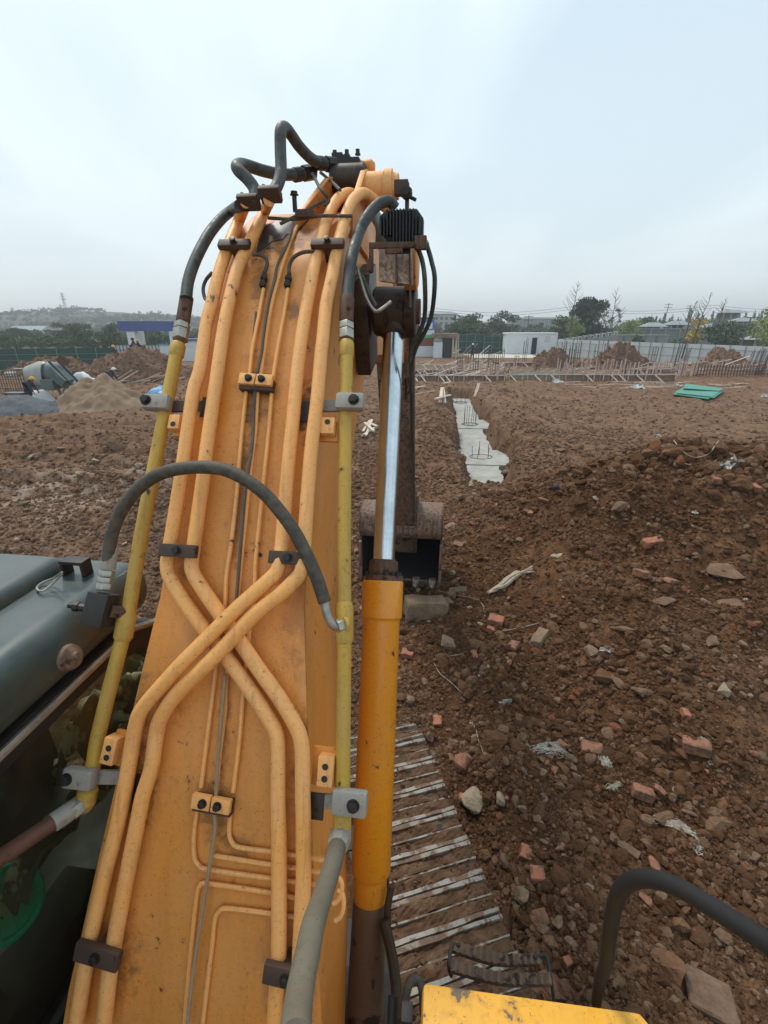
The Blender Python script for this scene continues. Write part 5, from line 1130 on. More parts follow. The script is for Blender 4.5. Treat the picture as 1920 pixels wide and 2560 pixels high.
ITEMS = [
 (1063,1532,104,.55,.48,SG,1,'big squared concrete chunk lying just beyond the cylinder head','concrete chunk',.1),
 (1239,1559,38,.7,.5,B,1,'orange brick end below the twisted white rag','brick',None),
 (1226,1579,20,.8,.6,B,1,'small brick chip touching the orange brick end below the rag','brick',None),
 (1283,1616,32,.8,.3,BD,1,'flat reddish brick slab left of the grey-brown squared block','brick',None),
 (1348,1604,60,.45,.42,SG,1,'grey-brown squared block lying tilted on the slope','stone block',.9),
 (1187,1645,26,.8,.7,B,0,'rounded orange brick lump beside the grey boulder','brick',None),
 (1116,1622,66,.75,.62,SG,0,'rounded grey boulder with pale streaks right of the yellow cylinder','boulder',None),
 (1628,1364,50,.45,.38,B,1,'whole-looking orange brick half way up the soil heap','brick',.2),
 (1392,1392,34,.6,.16,CC,1,'pale beige tile piece on the heap slope','tile',.8),
 (1485,1256,24,.9,.7,M_CONCB,0,'pale chalky stone on the left flank of the heap','stone',None),
 (1327,1286,16,.8,.6,B,1,'small brick bit at the left foot of the heap','brick',None),
 (1358,1256,30,.3,.2,BD,1,'thin pinkish brick shard high on the left slope','brick shard',-.6),
 (1548,1284,58,.8,.6,ST,0,'large brown pyramid-shaped stone below the heap crest','stone',None),
 (1788,1210,26,.7,.6,BD,1,'orange brick near the white bag on the heap','brick',None),
 (1884,1224,30,.6,.5,B,1,'orange brick at the right edge near the heap top','brick',None),
 (1602,1442,38,.6,.45,BD,1,'dull red brick bit right of the heap centre','brick',None),
 (1675,1465,60,.7,.4,BD,0,'reddish knobbly lump in the middle of the heap','stone',None),
 (1822,1432,150,.55,.14,CU,0,'largest flat crust of dried soil at the right of the heap','soil crust',.0),
 (1830,1515,115,.5,.13,CU,0,'second flat soil crust just under the largest one','soil crust',.1),
 (1656,1508,100,.35,.16,CU,0,'long thin soil crust left of the two big ones','soil crust',.0),
 (1560,1577,80,.4,.22,CU,0,'dark ledge of crusted soil below the heap centre','soil crust',-.5),
 (1475,1636,60,.7,.5,SG,0,'grey-brown lump beside the white plaster chip','stone',None),
 (1600,1740,54,.7,.5,ST,0,'triangular brown stone on the lower slope','stone',None),
 (1542,1715,56,.55,.4,ST,0,'flat brown stone left of the triangular one','stone',None),
 (1711,1790,24,.8,.6,B,1,'small orange brick low on the right slope','brick',None),
 (1809,1730,54,.7,.5,CC,0,'pale jagged stone at the right edge of the lower slope','stone',None),
 (1145,1369,24,.8,.6,BD,1,'brick bit right beside the bucket','brick',None),
 (1145,1483,44,.5,.35,ST,1,'flat pinkish stone above the big concrete chunk','stone',None),
 (1156,1252,50,.6,.5,ST,0,'dark stone in front of the trench mouth','stone',None),
 (1115,1513,52,.6,.5,ST,0,'brown stone touching the right end of the concrete chunk','stone',None),
 (1778,1612,60,.6,.45,ST,0,'brown boulder on the right slope under the crusts','boulder',None),
 (1208,1678,30,.7,.6,SG,0,'grey stone above the white plastic strip','stone',None),
 (1478,1877,52,.7,.3,BD,1,'tan slab with a crack between two fibre tufts','brick slab',-.3),
 (1738,1876,62,.65,.45,BD,1,'large orange brick with a white scrap on its top corner','brick',-.5),
 (1604,1992,50,.6,.5,BD,1,'left brick of the row of three on the lower right slope','brick',-.3),
 (1647,1984,38,.8,.7,BD,0,'middle rounded brick of the row of three','brick',None),
 (1681,2000,32,.8,.7,ST,0,'right brown lump of the row of three','stone',None),
 (1250,2004,54,.55,.55,CC,0,'tall pale concrete lump standing beside the track','concrete chunk',1.3),
 (1313,2138,34,.85,.6,B,1,'bright orange brick bit above the orange half brick by the track','brick',1.2),
 (1343,2192,40,.9,.5,B,1,'bright orange half brick by the track','brick',1.4),
 (1302,2245,56,.8,.6,SG,0,'pointed grey-brown stone beside the track','stone',None),
 (1262,2160,50,.8,.7,ST,0,'dark boulder wedged against the track edge','boulder',None),
 (1303,2185,36,.8,.7,ST,0,'dark round stone left of the orange half brick','stone',None),
 (1358,2326,46,.8,.6,ST,0,'left stone of the three in a row below the pointed stone','stone',None),
 (1393,2316,42,.8,.7,SG,0,'middle stone of the three in a row below the pointed stone','stone',None),
 (1430,2318,44,.7,.5,ST,0,'right stone of the three in a row below the pointed stone','stone',None),
 (1558,2125,72,.3,.25,ST,1,'long flat dark slab above the black handrail','stone slab',-.7),
 (1612,2254,50,.7,.3,BD,0,'flat reddish stone framed by the handrail arch','stone',None),
 (1651,2246,44,.8,.4,ST,0,'brown stone right under the handrail top','stone',None),
 (1634,2168,56,.6,.35,BD,0,'reddish flat stone just above the handrail','stone',None),
 (1716,2450,52,.8,.7,ST,0,'round dark stone above the biggest one at the lower right','stone',None),
 (1762,2512,112,.85,.55,ST,1,'biggest squared brown stone at the lower right','stone block',-.4),
 (1752,2452,30,.7,.6,BD,0,'reddish stone chip on top of the biggest squared stone','stone',None),
 (1680,2505,28,.9,.7,SG,0,'grey pebble left of the biggest squared stone','stone',None),
 (1721,2037,44,.4,.3,ST,0,'flat elongated stone over the long fibre strand','stone',None),
 (1478,2197,20,.9,.7,SG,0,'small round pebble left of the handrail top','stone',None),
 (1415,2221,20,.9,.7,SG,0,'small pebble beside the three stones in a row','stone',None),
 (1157,1918,62,.95,.7,BD,0,'rounded orange-tan stone at the front corner of the track','stone',None),
 (1178,2012,84,.95,.6,CC,0,'big concrete chunk with brick stuck to it beside the track','concrete chunk',1.2),
 (1155,2000,36,.8,.6,B,0,'orange brick crumb stuck on the left of the big concrete chunk','brick',None),
 (1094,1810,28,.8,.6,B,1,'orange brick just beyond the track front','brick',None),
 (1076,1850,40,.8,.6,ST,0,'brown stone between the track front and the orange brick','stone',None),
 (1040,1860,22,.8,.6,BD,1,'small brick bit left of the track front stone','brick',None),
 (1130,1865,40,.8,.6,ST,0,'dark lump behind the orange-tan stone','stone',None),
 (1420,2412,30,.7,.6,BD,1,'reddish stone chip beside the side step','stone',None),
 (1018,1640,30,.8,.6,B,1,'dusty brick bit right beside the yellow cylinder barrel','brick',None),
 (1050,1470,30,.8,.6,ST,0,'grey lump against the cylinder head','stone',None),
 (1180,1215,44,.5,.4,CC,0,'clod of concrete spill on the trench mouth','concrete chunk',None),
 (1262,1195,34,.9,.8,SG,0,'upright stone at the right corner of the trench mouth','stone',None),
 (1400,1130,40,.6,.3,ST,0,'flat stone on the far side of the heap','stone',None),
 (60,1265,40,.6,.4,SG,0,'pale lump on the left flat near the plaster spill','stone',None),
 (240,1163,36,.6,.6,CC,0,'pair-like white plaster lump right of the left one','plaster lump',None),
 (200,1190,34,.6,.5,CC,0,'white plaster lump on the churned soil at the left','plaster lump',None),
 (78,1148,40,.5,.4,CC,0,'pale plaster lump farthest left in the spill','plaster lump',None),
 (290,1127,60,.4,.5,SG,0,'grey slab propped in the churned left soil','stone slab',.3),
 (350,1170,30,.6,.5,CC,0,'small pale lump beside the yellow pipe','plaster lump',None),
 (270,1265,30,.7,.5,SG,0,'grey stone in the dark hollow at the left','stone',None),
 (365,1280,50,.7,.5,BD,0,'orange-grey stone half hidden behind the left yellow pipe','stone',None),
]
for it in ITEMS:
    px, py, w, asp, fl, mat, br, lab, cat, yaw = it
    place(px, py, w, asp, fl, mat, cat.replace(' ', '_'), lab, cat, bool(br), yaw=yaw, sink=.22 if w > 90 else .16, tilt=.1 if fl < .2 else .25)
# the many loose stones: each told by its look and by the named piece it lies next to
LM = [(it[0], it[1], it[7]) for it in ITEMS if it[2] >= 26]
USED = {}
def told(px, py, mat, w, what):
    colr = {ST: 'brown', SG: 'grey-brown', CC: 'pale', BD: 'reddish', CU: 'earthy'}[mat]; sz = 'tiny' if w < 13 else 'small' if w < 20 else 'fist-sized' if w < 27 else 'large'
    q = min(LM, key=lambda l: (l[0]-px)**2+((l[1]-py)*1.1)**2); dx, dy = px-q[0], py-q[1]; dist = math.hypot(dx, dy)
    side = ('right of' if dx > 0 else 'left of') if abs(dx) > abs(dy) else ('in front of' if dy > 0 else 'behind')
    near = 'just ' if dist < 35 else '' if dist < 75 else 'far '
    ref = ' '.join(q[2].split()[:7]); 
    while ref.split()[-1] in ('the','of','on','a','with','at','and','its','to','in','two','by','from','left','right','half','way'): ref = ' '.join(ref.split()[:-1])
    return f'{sz} {colr} {what} {near}{side} the {ref}'
rs = np.random.RandomState(11)
def loose(n, region, ok, w0, w1, mats, what, group, f0, f1, sd):
    for k in range(n):
        px, py = region(k)
        if not ok(px, py): continue
        w = w0*(w1/w0)**rs.rand(); m_ = mats[rs.randint(len(mats))]; lab = told(px, py, m_, w, what)
        place(px, py, w, rs.uniform(.6, .95), rs.uniform(f0, f1), m_, 'stone', lab, 'stone', False, group=group, sink=.15, seed=sd+k)
loose(190, lambda k: (rs.uniform(1080, 1500), rs.uniform(1850, 2440)) if k < 90 else (rs.uniform(1040, 1915), rs.uniform(1230, 2540)), lambda x, y: not (1840 < y and x < 1095+(y-1860)*.47) and not (y > 2380 and x < 1650), 14, 40, [ST, ST, ST, SG, CU, CU, ST, BD], 'stone', 'loose stones strewn over the soil heap', .4, .7, 0)
loose(70, lambda k: (rs.uniform(890, 1300), rs.uniform(1130, 1700)), lambda x, y: not (1140 < x < 1280 and y < 1215), 10, 26, [ST, SG, CC, BD], 'rubble stone', 'rubble stones round the bucket', .4, .7, 900)
loose(60, lambda k: (rs.uniform(0, 400), rs.uniform(1080, 1390)), lambda x, y: True, 8, 26, [ST, SG, CC, ST], 'rubble lump', 'rubble lumps on the left flat', .3, .6, 1300)
# litter
def crumple(px, py, wpx, mat, name, lab, cat, flat=.5, asp=.7, yaw=0):
    p, t = hit(px, py); s = wpx*t/FPX/2; rs_ = np.random.RandomState(int(px)); n = 12; v = []; f = []
    c, sn = math.cos(yaw), math.sin(yaw)
    for i in range(n+1):
        for j in range(n+1):
            a, b = i/n*2-1, j/n*2-1; rr_ = 1-.35*rs_.rand()*(abs(a) > .7 or abs(b) > .7); x, y = a*s*rr_+.12*s*rs_.normal(), b*s*asp*rr_+.12*s*rs_.normal()
            v.append(p+Vector((x*c-y*sn, x*sn+y*c, s*flat*(-.12+.95*abs(rs_.normal())*.6*(1-.5*(a*a+b*b))))))
    for i in range(n):
        for j in range(n): a = i*(n+1)+j; f.append((a, a+1, a+n+2, a+n+1))
    return part(name, MB().add(v, f), mat, smooth=False, label=lab, cat=cat)
crumple(1830,1166,72,M_WHITE,'plastic_bag','crumpled white plastic bag on the heap crest at the right','bag',.7)
crumple(1392,1219,18,M_BLUE,'plastic_scrap','small blue plastic scrap on the left slope of the heap','scrap')
crumple(1739,1283,26,M_WHITE,'plastic_scrap','white curled scrap under the heap crest','scrap')
crumple(1514,1628,34,M_WHITE,'plaster_chip','white plaster chip in the centre of the slope','chip',.4,.45,-.3)
crumple(1265,1756,38,M_WHITE,'plastic_scrap','white torn plastic strip right of the cylinder','scrap',.5,.4,.2)
crumple(1186,1815,24,M_WHITE,'paper_scrap','white paper scrap tied to a string above the track','scrap',.8,1.2)
crumple(1404,1452,14,M_WHITE,'paper_scrap','tiny white scrap right of the twisted rag','scrap')
crumple(1689,1974,22,M_WHITE,'plastic_scrap','white star-shaped scrap beside the row of three bricks','scrap')
crumple(1755,1852,24,M_WHITE,'plastic_scrap','white scrap behind the large orange brick','scrap',.6,.4,-.4)
crumple(1778,1910,18,M_WHITE,'plastic_scrap','small white scrap right of the large orange brick','scrap')
crumple(1690,2500,26,M_WHITE,'plaster_chip','narrow white chip beside the biggest squared stone','chip',.3,.35,-.8)
crumple(1377,2215,18,M_WHITE,'plaster_chip','pale chip right of the orange half brick','chip')
crumple(1456,1850,18,M_WHITE,'plastic_scrap','white scrap on the edge of the cracked tan slab','scrap')
crumple(1202,1690,16,M_WHITE,'paper_scrap','white scrap under the grey stone','scrap')
crumple(1862,1500,14,M_WHITE,'paper_scrap','white speck-like scrap by the dark hole at the right','scrap')
crumple(1398,1330,12,M_WHITE,'paper_scrap','white crumb on the middle of the left slope','scrap')
def fibre(px, py, dx, dy, spread, n, lab):
    mb = MB(); rs_ = np.random.RandomState(int(px+py))
    for k in range(n):
        q = []; ox, oy = rs_.normal()*spread, rs_.normal()*spread; L_ = rs_.uniform(.35, .7); s0 = rs_.uniform(-1, 1-2*L_)if L_ < 1 else -1
        for i in range(5):
            s = s0+2*L_*i/4; x = px+dx*s+ox+rs_.normal()*spread*.35; y = py+dy*s+oy-12*math.sin((s+1)*1.4)*(abs(dx) > 30)+rs_.normal()*spread*.35
            p, t = hit(x, y); q.append(p+UP*(.012+.02*rs_.rand()))
        mb.tube(catmull(q, 3), .0016, 4)
    o = part('fibre_tuft', mb, M_FIBRE, label=lab, cat='fibre tuft'); return o
fibre(1374,1884,42,4,7,70,'frayed white fibre tuft curled left of the cracked tan slab')
fibre(1510,1905,10,18,6,46,'compact white fibre tuft right of the cracked tan slab')
fibre(1532,1969,16,-4,5,26,'faint small fibre tuft under the compact one')
fibre(1695,2080,75,32,5,40,'long frayed white strand right of the handrail top')
fibre(1745,2115,16,12,9,30,'bushy frayed end of the long white strand')
def rag():
    a = [(1220,1492),(1240,1478),(1262,1466),(1285,1450),(1308,1438),(1330,1428)]; mb = MB(); rs_ = np.random.RandomState(4)
    for k in range(6):
        q = [hit(x+rs_.normal()*3, y+rs_.normal()*3.5)[0]+UP*(.03+.03*rs_.rand()) for x, y in a]; mb.tube(catmull(q, 4), [.008, .022, .028, .026, .02, .010], 6)
    part('driftwood', mb, M_WOODG, smooth=True, label='bleached splintered branch lying on the slope beyond the track', cat='branch')
rag()
def wire(pts, r, mat, lab, cat='wire', lift=.02):
    q = [hit(x, y)[0]+UP*lift for x, y in pts]; part('wire', MB().tube(catmull(q, 5), r, 5), mat, smooth=True, label=lab, cat=cat)
wire([(1095,1480),(1140,1492),(1180,1500),(1205,1515),(1212,1545)], .005, M_WOODG, 'thin pale root trailing above the orange brick end', 'root')
wire([(1085,1662),(1100,1690),(1130,1715),(1165,1748)], .004, M_WOODG, 'thin pale wire running down beside the yellow barrel')
wire([(1085,1655),(1120,1645),(1155,1640)], .004, M_WOODG, 'short pale wire crossing the grey boulder')
wire([(1190,1830),(1195,1855),(1205,1880),(1212,1905)], .003, M_WOODG, 'string hanging from the white paper scrap', 'string')
wire([(1245,1585),(1300,1575),(1345,1565)], .005, M_WOODG, 'thin straw lying above the grey-brown squared block', 'straw')
wire([(1680,1120),(1700,1148),(1730,1165),(1765,1160),(1780,1140),(1795,1110)], .008, M_WOODG, 'looped dry vine on the heap crest left of the white bag', 'vine', .12)
wire([(1690,1160),(1720,1172),(1760,1175),(1790,1160)], .006, M_WOODG, 'second dry vine on the heap crest', 'vine', .06)

# ================================================================ MIDDLE DISTANCE
M_SAND = simple('sand', (0.215, 0.145, 0.093), 0.95, 0, 0.16, 1.2, 0.5, 20)
M_GRAV = simple('dark_gravel', (0.095, 0.105, 0.115), 0.9, 0, 0.5, 30, 1.0, 22, bdist=.05)
M_EARTH = simple('heaped_earth', (0.150, 0.082, 0.052), 0.95, 0, 0.45, 3, 1.0, 8, bdist=.08)
M_TIMB = simple('site_timber', (0.52, 0.43, 0.35), 0.8, 0, 0.35, 3, 0.1)
M_STAKE = simple('pinkish_stake', (0.46, 0.34, 0.30), 0.8, 0, 0.35, 3, 0)
M_FORM = simple('muddy_formboard', (0.20, 0.135, 0.105), 0.8, 0, 0.4, 1.5, 0.2)
M_GFEN = simple('green_sheet_fence', (0.008, 0.052, 0.038), 0.55, 0, 0.25, 0.8, 0)
M_GRAIL = simple('pale_green_rail', (0.13, 0.24, 0.21), 0.5, 0, 0.1, 3, 0)
M_WHT = simple('white_panel', (0.60, 0.64, 0.66), 0.5, 0, 0.07, 0.9, 0)
M_WHTD = simple('dusty_white_panel', (0.50, 0.53, 0.53), 0.6, 0, 0.09, 0.5, 0)
M_DARKW = simple('dark_opening', (0.02, 0.022, 0.025), 0.3, 0, 0.1, 3, 0)
M_GATEB = simple('blue_gate_beam', (0.055, 0.085, 0.25), 0.5, 0, 0.08, 0.7, 0)
M_BLUEP = simple('bright_blue_plastic', (0.06, 0.24, 0.45), 0.45, 0, 0.15, 3, 0)
M_MGREEN = simple('mixer_green', (0.10, 0.135, 0.13), 0.6, 0.1, 0.3, 3, 0.2)
M_MCEM = simple('cement_crust', (0.33, 0.34, 0.32), 0.9, 0, 0.2, 5, 0.4)
M_TEAL = simple('teal_sheet', (0.045, 0.225, 0.16), 0.45, 0, 0.12, 1.5, 0)
M_SKIN = simple('skin', (0.30, 0.17, 0.11), 0.6, 0, 0.1, 4, 0)
M_DCLO = simple('dark_workwear', (0.03, 0.033, 0.045), 0.9, 0, 0.3, 6, 0)
M_HATY = simple('yellow_helmet', (0.60, 0.33, 0.03), 0.4, 0, 0.1, 4, 0)
M_HATW = simple('white_helmet', (0.65, 0.65, 0.62), 0.4, 0, 0.1, 4, 0)
M_POLE = simple('grey_pole', (0.10, 0.105, 0.11), 0.8, 0, 0.2, 1, 0)
M_MIDG = simple('galvanised_tube', (.22,.235,.24), .6, 0, .1, 3, 0)
def gx(px, Y): return W(px, 900, Y).x
def mound(name, cx, cy, rx, ry, h, mat, lab, cat, rough=.12, seed=0, n=56, lump=1.6, pw=1.0, skew=0.0, clod=900):
    xs = np.linspace(-1.05, 1.05, n); X, Y = np.meshgrid(xs, xs, indexing='ij'); r = np.hypot(X, Y)
    prof = np.clip(1-r**1.25, -0.2, 1); wx = cx+X*rx+skew*0; wy = cy+Y*ry
    nz = fbm(wx*lump+seed, wy*lump, 5, 60+seed)
    Z = h*np.clip(prof*(1+.45*nz)+rough*nz*sstep(1.05, .6, r), -.2, 2)**pw if pw != 1 else h*(prof*(1+.35*nz)+rough*nz*sstep(1.05, .6, r))
    Z = Z+.6*rough*h*fbm(wx*lump*3, wy*lump*3, 3, 70+seed)*sstep(1.0, .7, r)
    Z = Z+height(wx, wy)-0.04
    me_o = grid_obj(name, wx, wy, Z, mat)
    if clod:
        q = np.random.RandomState(seed+300); k = int(clod*rx/2.5); ii = q.randint(2, n-2, (k, 2)); ok = np.hypot(xs[ii[:, 0]], xs[ii[:, 1]]) < 1.0; ii = ii[ok]; k = len(ii)
        s_ = np.exp(q.normal(math.log(.055), .5, k)).clip(.02, .2); pt = np.stack([wx[ii[:, 0], ii[:, 1]]+q.normal(0, .03, k), wy[ii[:, 0], ii[:, 1]]+q.normal(0, .03, k), Z[ii[:, 0], ii[:, 1]]+s_*.2], 1)
        scatter('earth_clods', pt, s_[:, None]*q.uniform(.7, 1.3, (k, 3)), q.uniform(0, 6.28, (k, 3)))
    return tag(me_o, lab, cat)
# left: sand and gravel heaps
mound('sand_heap', -13.55, 23.2, 2.25, 2.1, 1.42, M_SAND, 'smooth tan sand heap with a slumped face, right of the dark gravel', 'sand heap', .30, 1, lump=.8, clod=0)
mound('gravel_heap', -16.7, 22.0, 2.2, 1.9, .85, M_GRAV, 'low heap of dark bluish gravel below the concrete mixer', 'gravel heap', .08, 2, lump=1.0, clod=0)
mound('earth_heap', -16.6, 33.5, 4.4, 2.6, 1.75, M_EARTH, 'wide red earth heap behind the sand, under the blue gate', 'earth heap', .22, 3, lump=1.1)
mound('earth_heap', -23.5, 35, 4.0, 2.4, .95, M_EARTH, 'low ragged earth heap left of the wide red one', 'earth heap', .3, 4, lump=1.3)
for px, Y, rx, h, lab, sd in ((1382, 47, 2.3, 1.75, 'cone of reddish earth in front of the white container', 5), (1552, 46, 3.3, 2.05, 'largest reddish earth cone before the long white fence', 6), (1800, 41, 2.0, 1.1, 'low earth heap at the far right before the fence', 7), (1470, 44.5, 2.2, .8, 'low earth tail left of the largest cone', 8)):
    mound('earth_heap', gx(px, Y), Y, rx, 1.9, h, M_EARTH, lab, 'earth heap', .22, sd, lump=1.5)
# concrete mixer
mx_, my_ = gx(112, 25.5), 25.5
mix = thing('concrete_mixer', (mx_, my_, 0), 'grey-green drum concrete mixer with a tilted hopper track, behind the gravel heap', 'concrete mixer')
D_ = Vector((-.92, -.2, .06)).normalized(); c = Vector((mx_, my_, 1.28))
part('drum', MB().stack(c-D_*.95, D_, [(0,.30),(.05,.42),(.45,.66),(.95,.68)], 28), M_MGREEN, mix, smooth=True)
part('drum_cone', MB().stack(c+D_*.0, D_, [(0,.68),(.35,.66),(.95,.38),(1.0,.36)], 28), M_MCEM, mix, smooth=True)
part('ring_gear', MB().stack(c-D_*.05, D_, [(0,.70),(.12,.70)], 32), M_DARKW, mix)
for dx in (-.7, .7):
    for dy in (-.4, .4): part('leg', MB().bar((mx_+dx, my_+dy, 0), (mx_+dx*.85, my_+dy, .75), .08, .08), M_MGREEN, mix)
part('chassis', MB().box((mx_-.85, my_-.5, .68), (mx_+.85, my_+.5, .80)), M_MGREEN, mix)
for dy in (-.35, .35): part('hopper_rail', MB().bar((mx_+.7, my_+dy-.4, 2.0), (mx_+2.3, my_+dy-.7, .15), .07, .09), M_DARKW, mix)
part('hopper', MB().prism([Vector((mx_+.9, my_-1.1, 1.75)), Vector((mx_+1.5, my_-1.1, 1.1)), Vector((mx_+1.25, my_-1.1, .8)), Vector((mx_+.7, my_-1.1, 1.3))], (0, .8, 0)), M_MGREEN, mix)
part('motor_box', MB().box((mx_+.15, my_-.95, .62), (mx_+.75, my_-.5, 1.12)), M_BLUEP if False else M_MGREEN, mix)
part('rust_wheel', MB().stack(Vector((mx_+1.0, my_-.1, 2.0)), (.2,-1,0), [(0,.25),(.1,.25)], 16), M_RUST, mix)
def tarp(px0, px1, Y, h, mat, lab, seed):
    x0, x1 = gx(px0, Y), gx(px1, Y); n = 22; X, Yy = np.meshgrid(np.linspace(x0, x1, n), np.linspace(Y-.8, Y+.9, n), indexing='ij'); s = (X-x0)/(x1-x0)*2-1; t = (Yy-Y)/.85
    Z = height(X, Yy)+h*np.clip(1-np.maximum(np.abs(s), np.abs(t))**2.2, 0, 1)*(.8+.5*vnoise(X*2.2, Yy*2.2, seed))+.02
    return tag(grid_obj('tarpaulin', X, Yy, Z, mat), lab, 'tarpaulin')
tarp(152, 236, 26.5, 1.05, M_WHT, 'white tarpaulin heaped beside the concrete mixer', 81)
tarp(368, 412, 27, .35, M_BLUEP, 'blue tarpaulin strip right of the sand heap', 82)
tarp(60, 86, 23.9, .62, M_WHT, 'small white sack-like tarpaulin under the mixer drum', 83)
# people
def person(px, Y, hgt, pose, hat, lab, zb=None):
    x = gx(px, Y); z = hz(x, Y) if zb is None else zb; s = hgt/1.7; root = Vector((x, Y, z))
    if pose == 'bend':
        J = {'p': (0,0,.88), 'c': (.22,-.05,1.15), 'n': (.36,-.08,1.22), 'h': (.47,-.1,1.26), 'kl': (-.08,-.05,.46), 'al': (-.12,.02,.05), 'kr': (.14,.05,.46), 'ar': (.12,.1,.05), 'el': (.34,-.22,.88), 'wl': (.46,-.2,.66), 'er': (.36,.1,.88), 'wr': (.50,.08,.68)}
    else:
        J = {'p': (0,0,.90), 'c': (0,0,1.25), 'n': (0,0,1.44), 'h': (0,-.02,1.56), 'kl': (-.1,-.02,.48), 'al': (-.12,0,.05), 'kr': (.1,-.02,.48), 'ar': (.12,0,.05), 'el': (-.27,0,1.12), 'wl': (-.24,-.14,.92), 'er': (.27,0,1.12), 'wr': (.24,-.14,.92)}
    E_ = [('p','c'),('c','n'),('n','h'),('p','kl'),('kl','al'),('p','kr'),('kr','ar'),('c','el'),('el','wl'),('c','er'),('er','wr')]
    keys = ['p']+[k for k in J if k != 'p']; me = bpy.data.meshes.new('body'); me.from_pydata([Vector(J[k])*s for k in keys], [(keys.index(a), keys.index(b)) for a, b in E_], [])
    t = thing('person', root, lab, 'person'); o = bpy.data.objects.new('body', me); COL.objects.link(o); o.parent = t
    me.materials.append(M_DCLO)
    sk = o.modifiers.new('skin', 'SKIN'); rad = {'p': .15, 'c': .17, 'n': .07, 'h': .09, 'kl': .085, 'kr': .085, 'al': .06, 'ar': .06, 'el': .055, 'er': .055, 'wl': .04, 'wr': .04}
    for i, k in enumerate(keys): sv = me.skin_vertices[0].data[i]; sv.radius = (rad[k]*s, rad[k]*s); sv.use_root = (k == 'p')
    o.modifiers.new('sub', 'SUBSURF').levels = 1
    hc = root+Vector(J['h'])*s
    part('head', MB().stack(hc-UP*.10*s, UP, [(0,.05*s),(.04*s,.08*s),(.12*s,.09*s),(.18*s,.08*s),(.21*s,.04*s)], 12), M_SKIN, t, smooth=True)
    part('helmet', MB().stack(hc+UP*.03*s, UP, [(0,.15*s),(.015*s,.15*s),(.02*s,.125*s),(.08*s,.11*s),(.13*s,.05*s)], 14), hat, t, smooth=True)
    for k in ('wl', 'wr'): part('hand', MB().stack(root+Vector(J[k])*s-UP*.09*s, UP, [(0,.02*s),(.03*s,.04*s),(.09*s,.035*s)], 8), M_SKIN, t, smooth=True)
person(47, 23.4, 1.65, 'bend', M_HATY, 'worker in dark clothes and yellow helmet bending beside the mixer')
person(262, 28, 1.6, 'bend', M_HATW, 'worker in a white helmet behind the sand heap')
person(341, 36, 1.7, 'stand', M_DCLO, 'left of two dark figures standing on the earth heap by the gate', hz(gx(341,36),36)+.75)
person(352, 36, 1.65, 'stand', M_HATY, 'right of two dark figures standing on the earth heap by the gate', hz(gx(352,36),36)+.70)
person(1180, 58, 1.7, 'stand', M_HATW, 'worker in a white helmet among the foundation rebar before the green fence')
person(290, 40, 1.7, 'stand', M_HATY, 'worker half hidden behind the wide earth heap near the orange bricks', .5)
# wheelbarrow at far left
bx, by = gx(22, 23), 23.0
bar_ = thing('handcart', (bx, by, 0), 'rusty handcart with a spoked wheel at the left edge', 'handcart')
part('wheel', MB().tube([Vector((bx+.3*math.cos(t), by-.35, .32+.3*math.sin(t))) for t in np.linspace(0, 6.283, 24)], .04, 6, False), M_RUST, bar_)
for k in range(5): a = k*math.pi/5; part('spoke', MB().bar((bx+.3*math.cos(a), by-.35, .32+.3*math.sin(a)), (bx-.3*math.cos(a), by-.35, .32-.3*math.sin(a)), .02, .02), M_RUST, bar_)
part('tray', MB().prism([Vector((bx-.3, by-.3, .5)), Vector((bx+.3, by-.3, .5)), Vector((bx+.4, by-.3, .72)), Vector((bx-.5, by-.3, .72))], (0,.5,0)), M_DARKW, bar_)
part('handle', MB().bar((bx-.7, by-.3, .6), (bx-1.5, by-.35, .75), .05, .05), M_RUST, bar_)
# sheet fence builder: each panel a part
def fence(p0, p1, h, n, mat, railmat, lab, name='sheet_fence', z0=0, rails=(.35, .75), proud=.05, posts=True, gap=.02, cat='fence', hvar=0, rib=True, pw=.05):
    p0, p1 = Vector((p0[0], p0[1], z0)), Vector((p1[0], p1[1], z0)); d = (p1-p0)/n; u = d.normalized(); nn = Vector((u.y, -u.x, 0))
    if nn.y > 0: nn = -nn
    f = thing(name, (p0+p1)/2, lab, cat)
    for i in range(n):
        a = p0+d*i+u*gap; b = p0+d*(i+1)-u*gap; hh = h+random.uniform(-hvar, hvar)
        part('panel', MB().bar(a+UP*hh/2, b+UP*hh/2, .03, hh, UP), mat, f)
        if posts: part('post', MB().bar(p0+d*i+nn*.05, p0+d*i+nn*.05+UP*(h+.03), pw, pw), railmat, f)
    for r_ in rails: part('rail', MB().bar(p0+nn*(proud+.03)+UP*h*r_, p1+nn*(proud+.03)+UP*h*r_, .03, .035), railmat, f)
    return f
fence((gx(-60,43), 43), (gx(292,46), 46), 1.75, 7, M_GFEN, M_GRAIL, 'long dark green sheet fence at the left edge', rails=(.45, .72))
fence((gx(1143,70), 70), (gx(1205,70), 70), 2.5, 3, M_GFEN, M_GRAIL, 'green fence section left of the gap, near the shack', rails=(.3, .62, .98))
fence((gx(1207,69), 69), (gx(1264,70), 70), 2.3, 3, M_GFEN, M_GRAIL, 'green fence section next to the white container', rails=(.3, .62, .98))
fence((gx(1388,64), 64), (gx(1990,40), 40), 2.0, 20, M_WHTD, M_MIDG, 'long white panel fence receding along the right of the site', rails=(.42, .8))
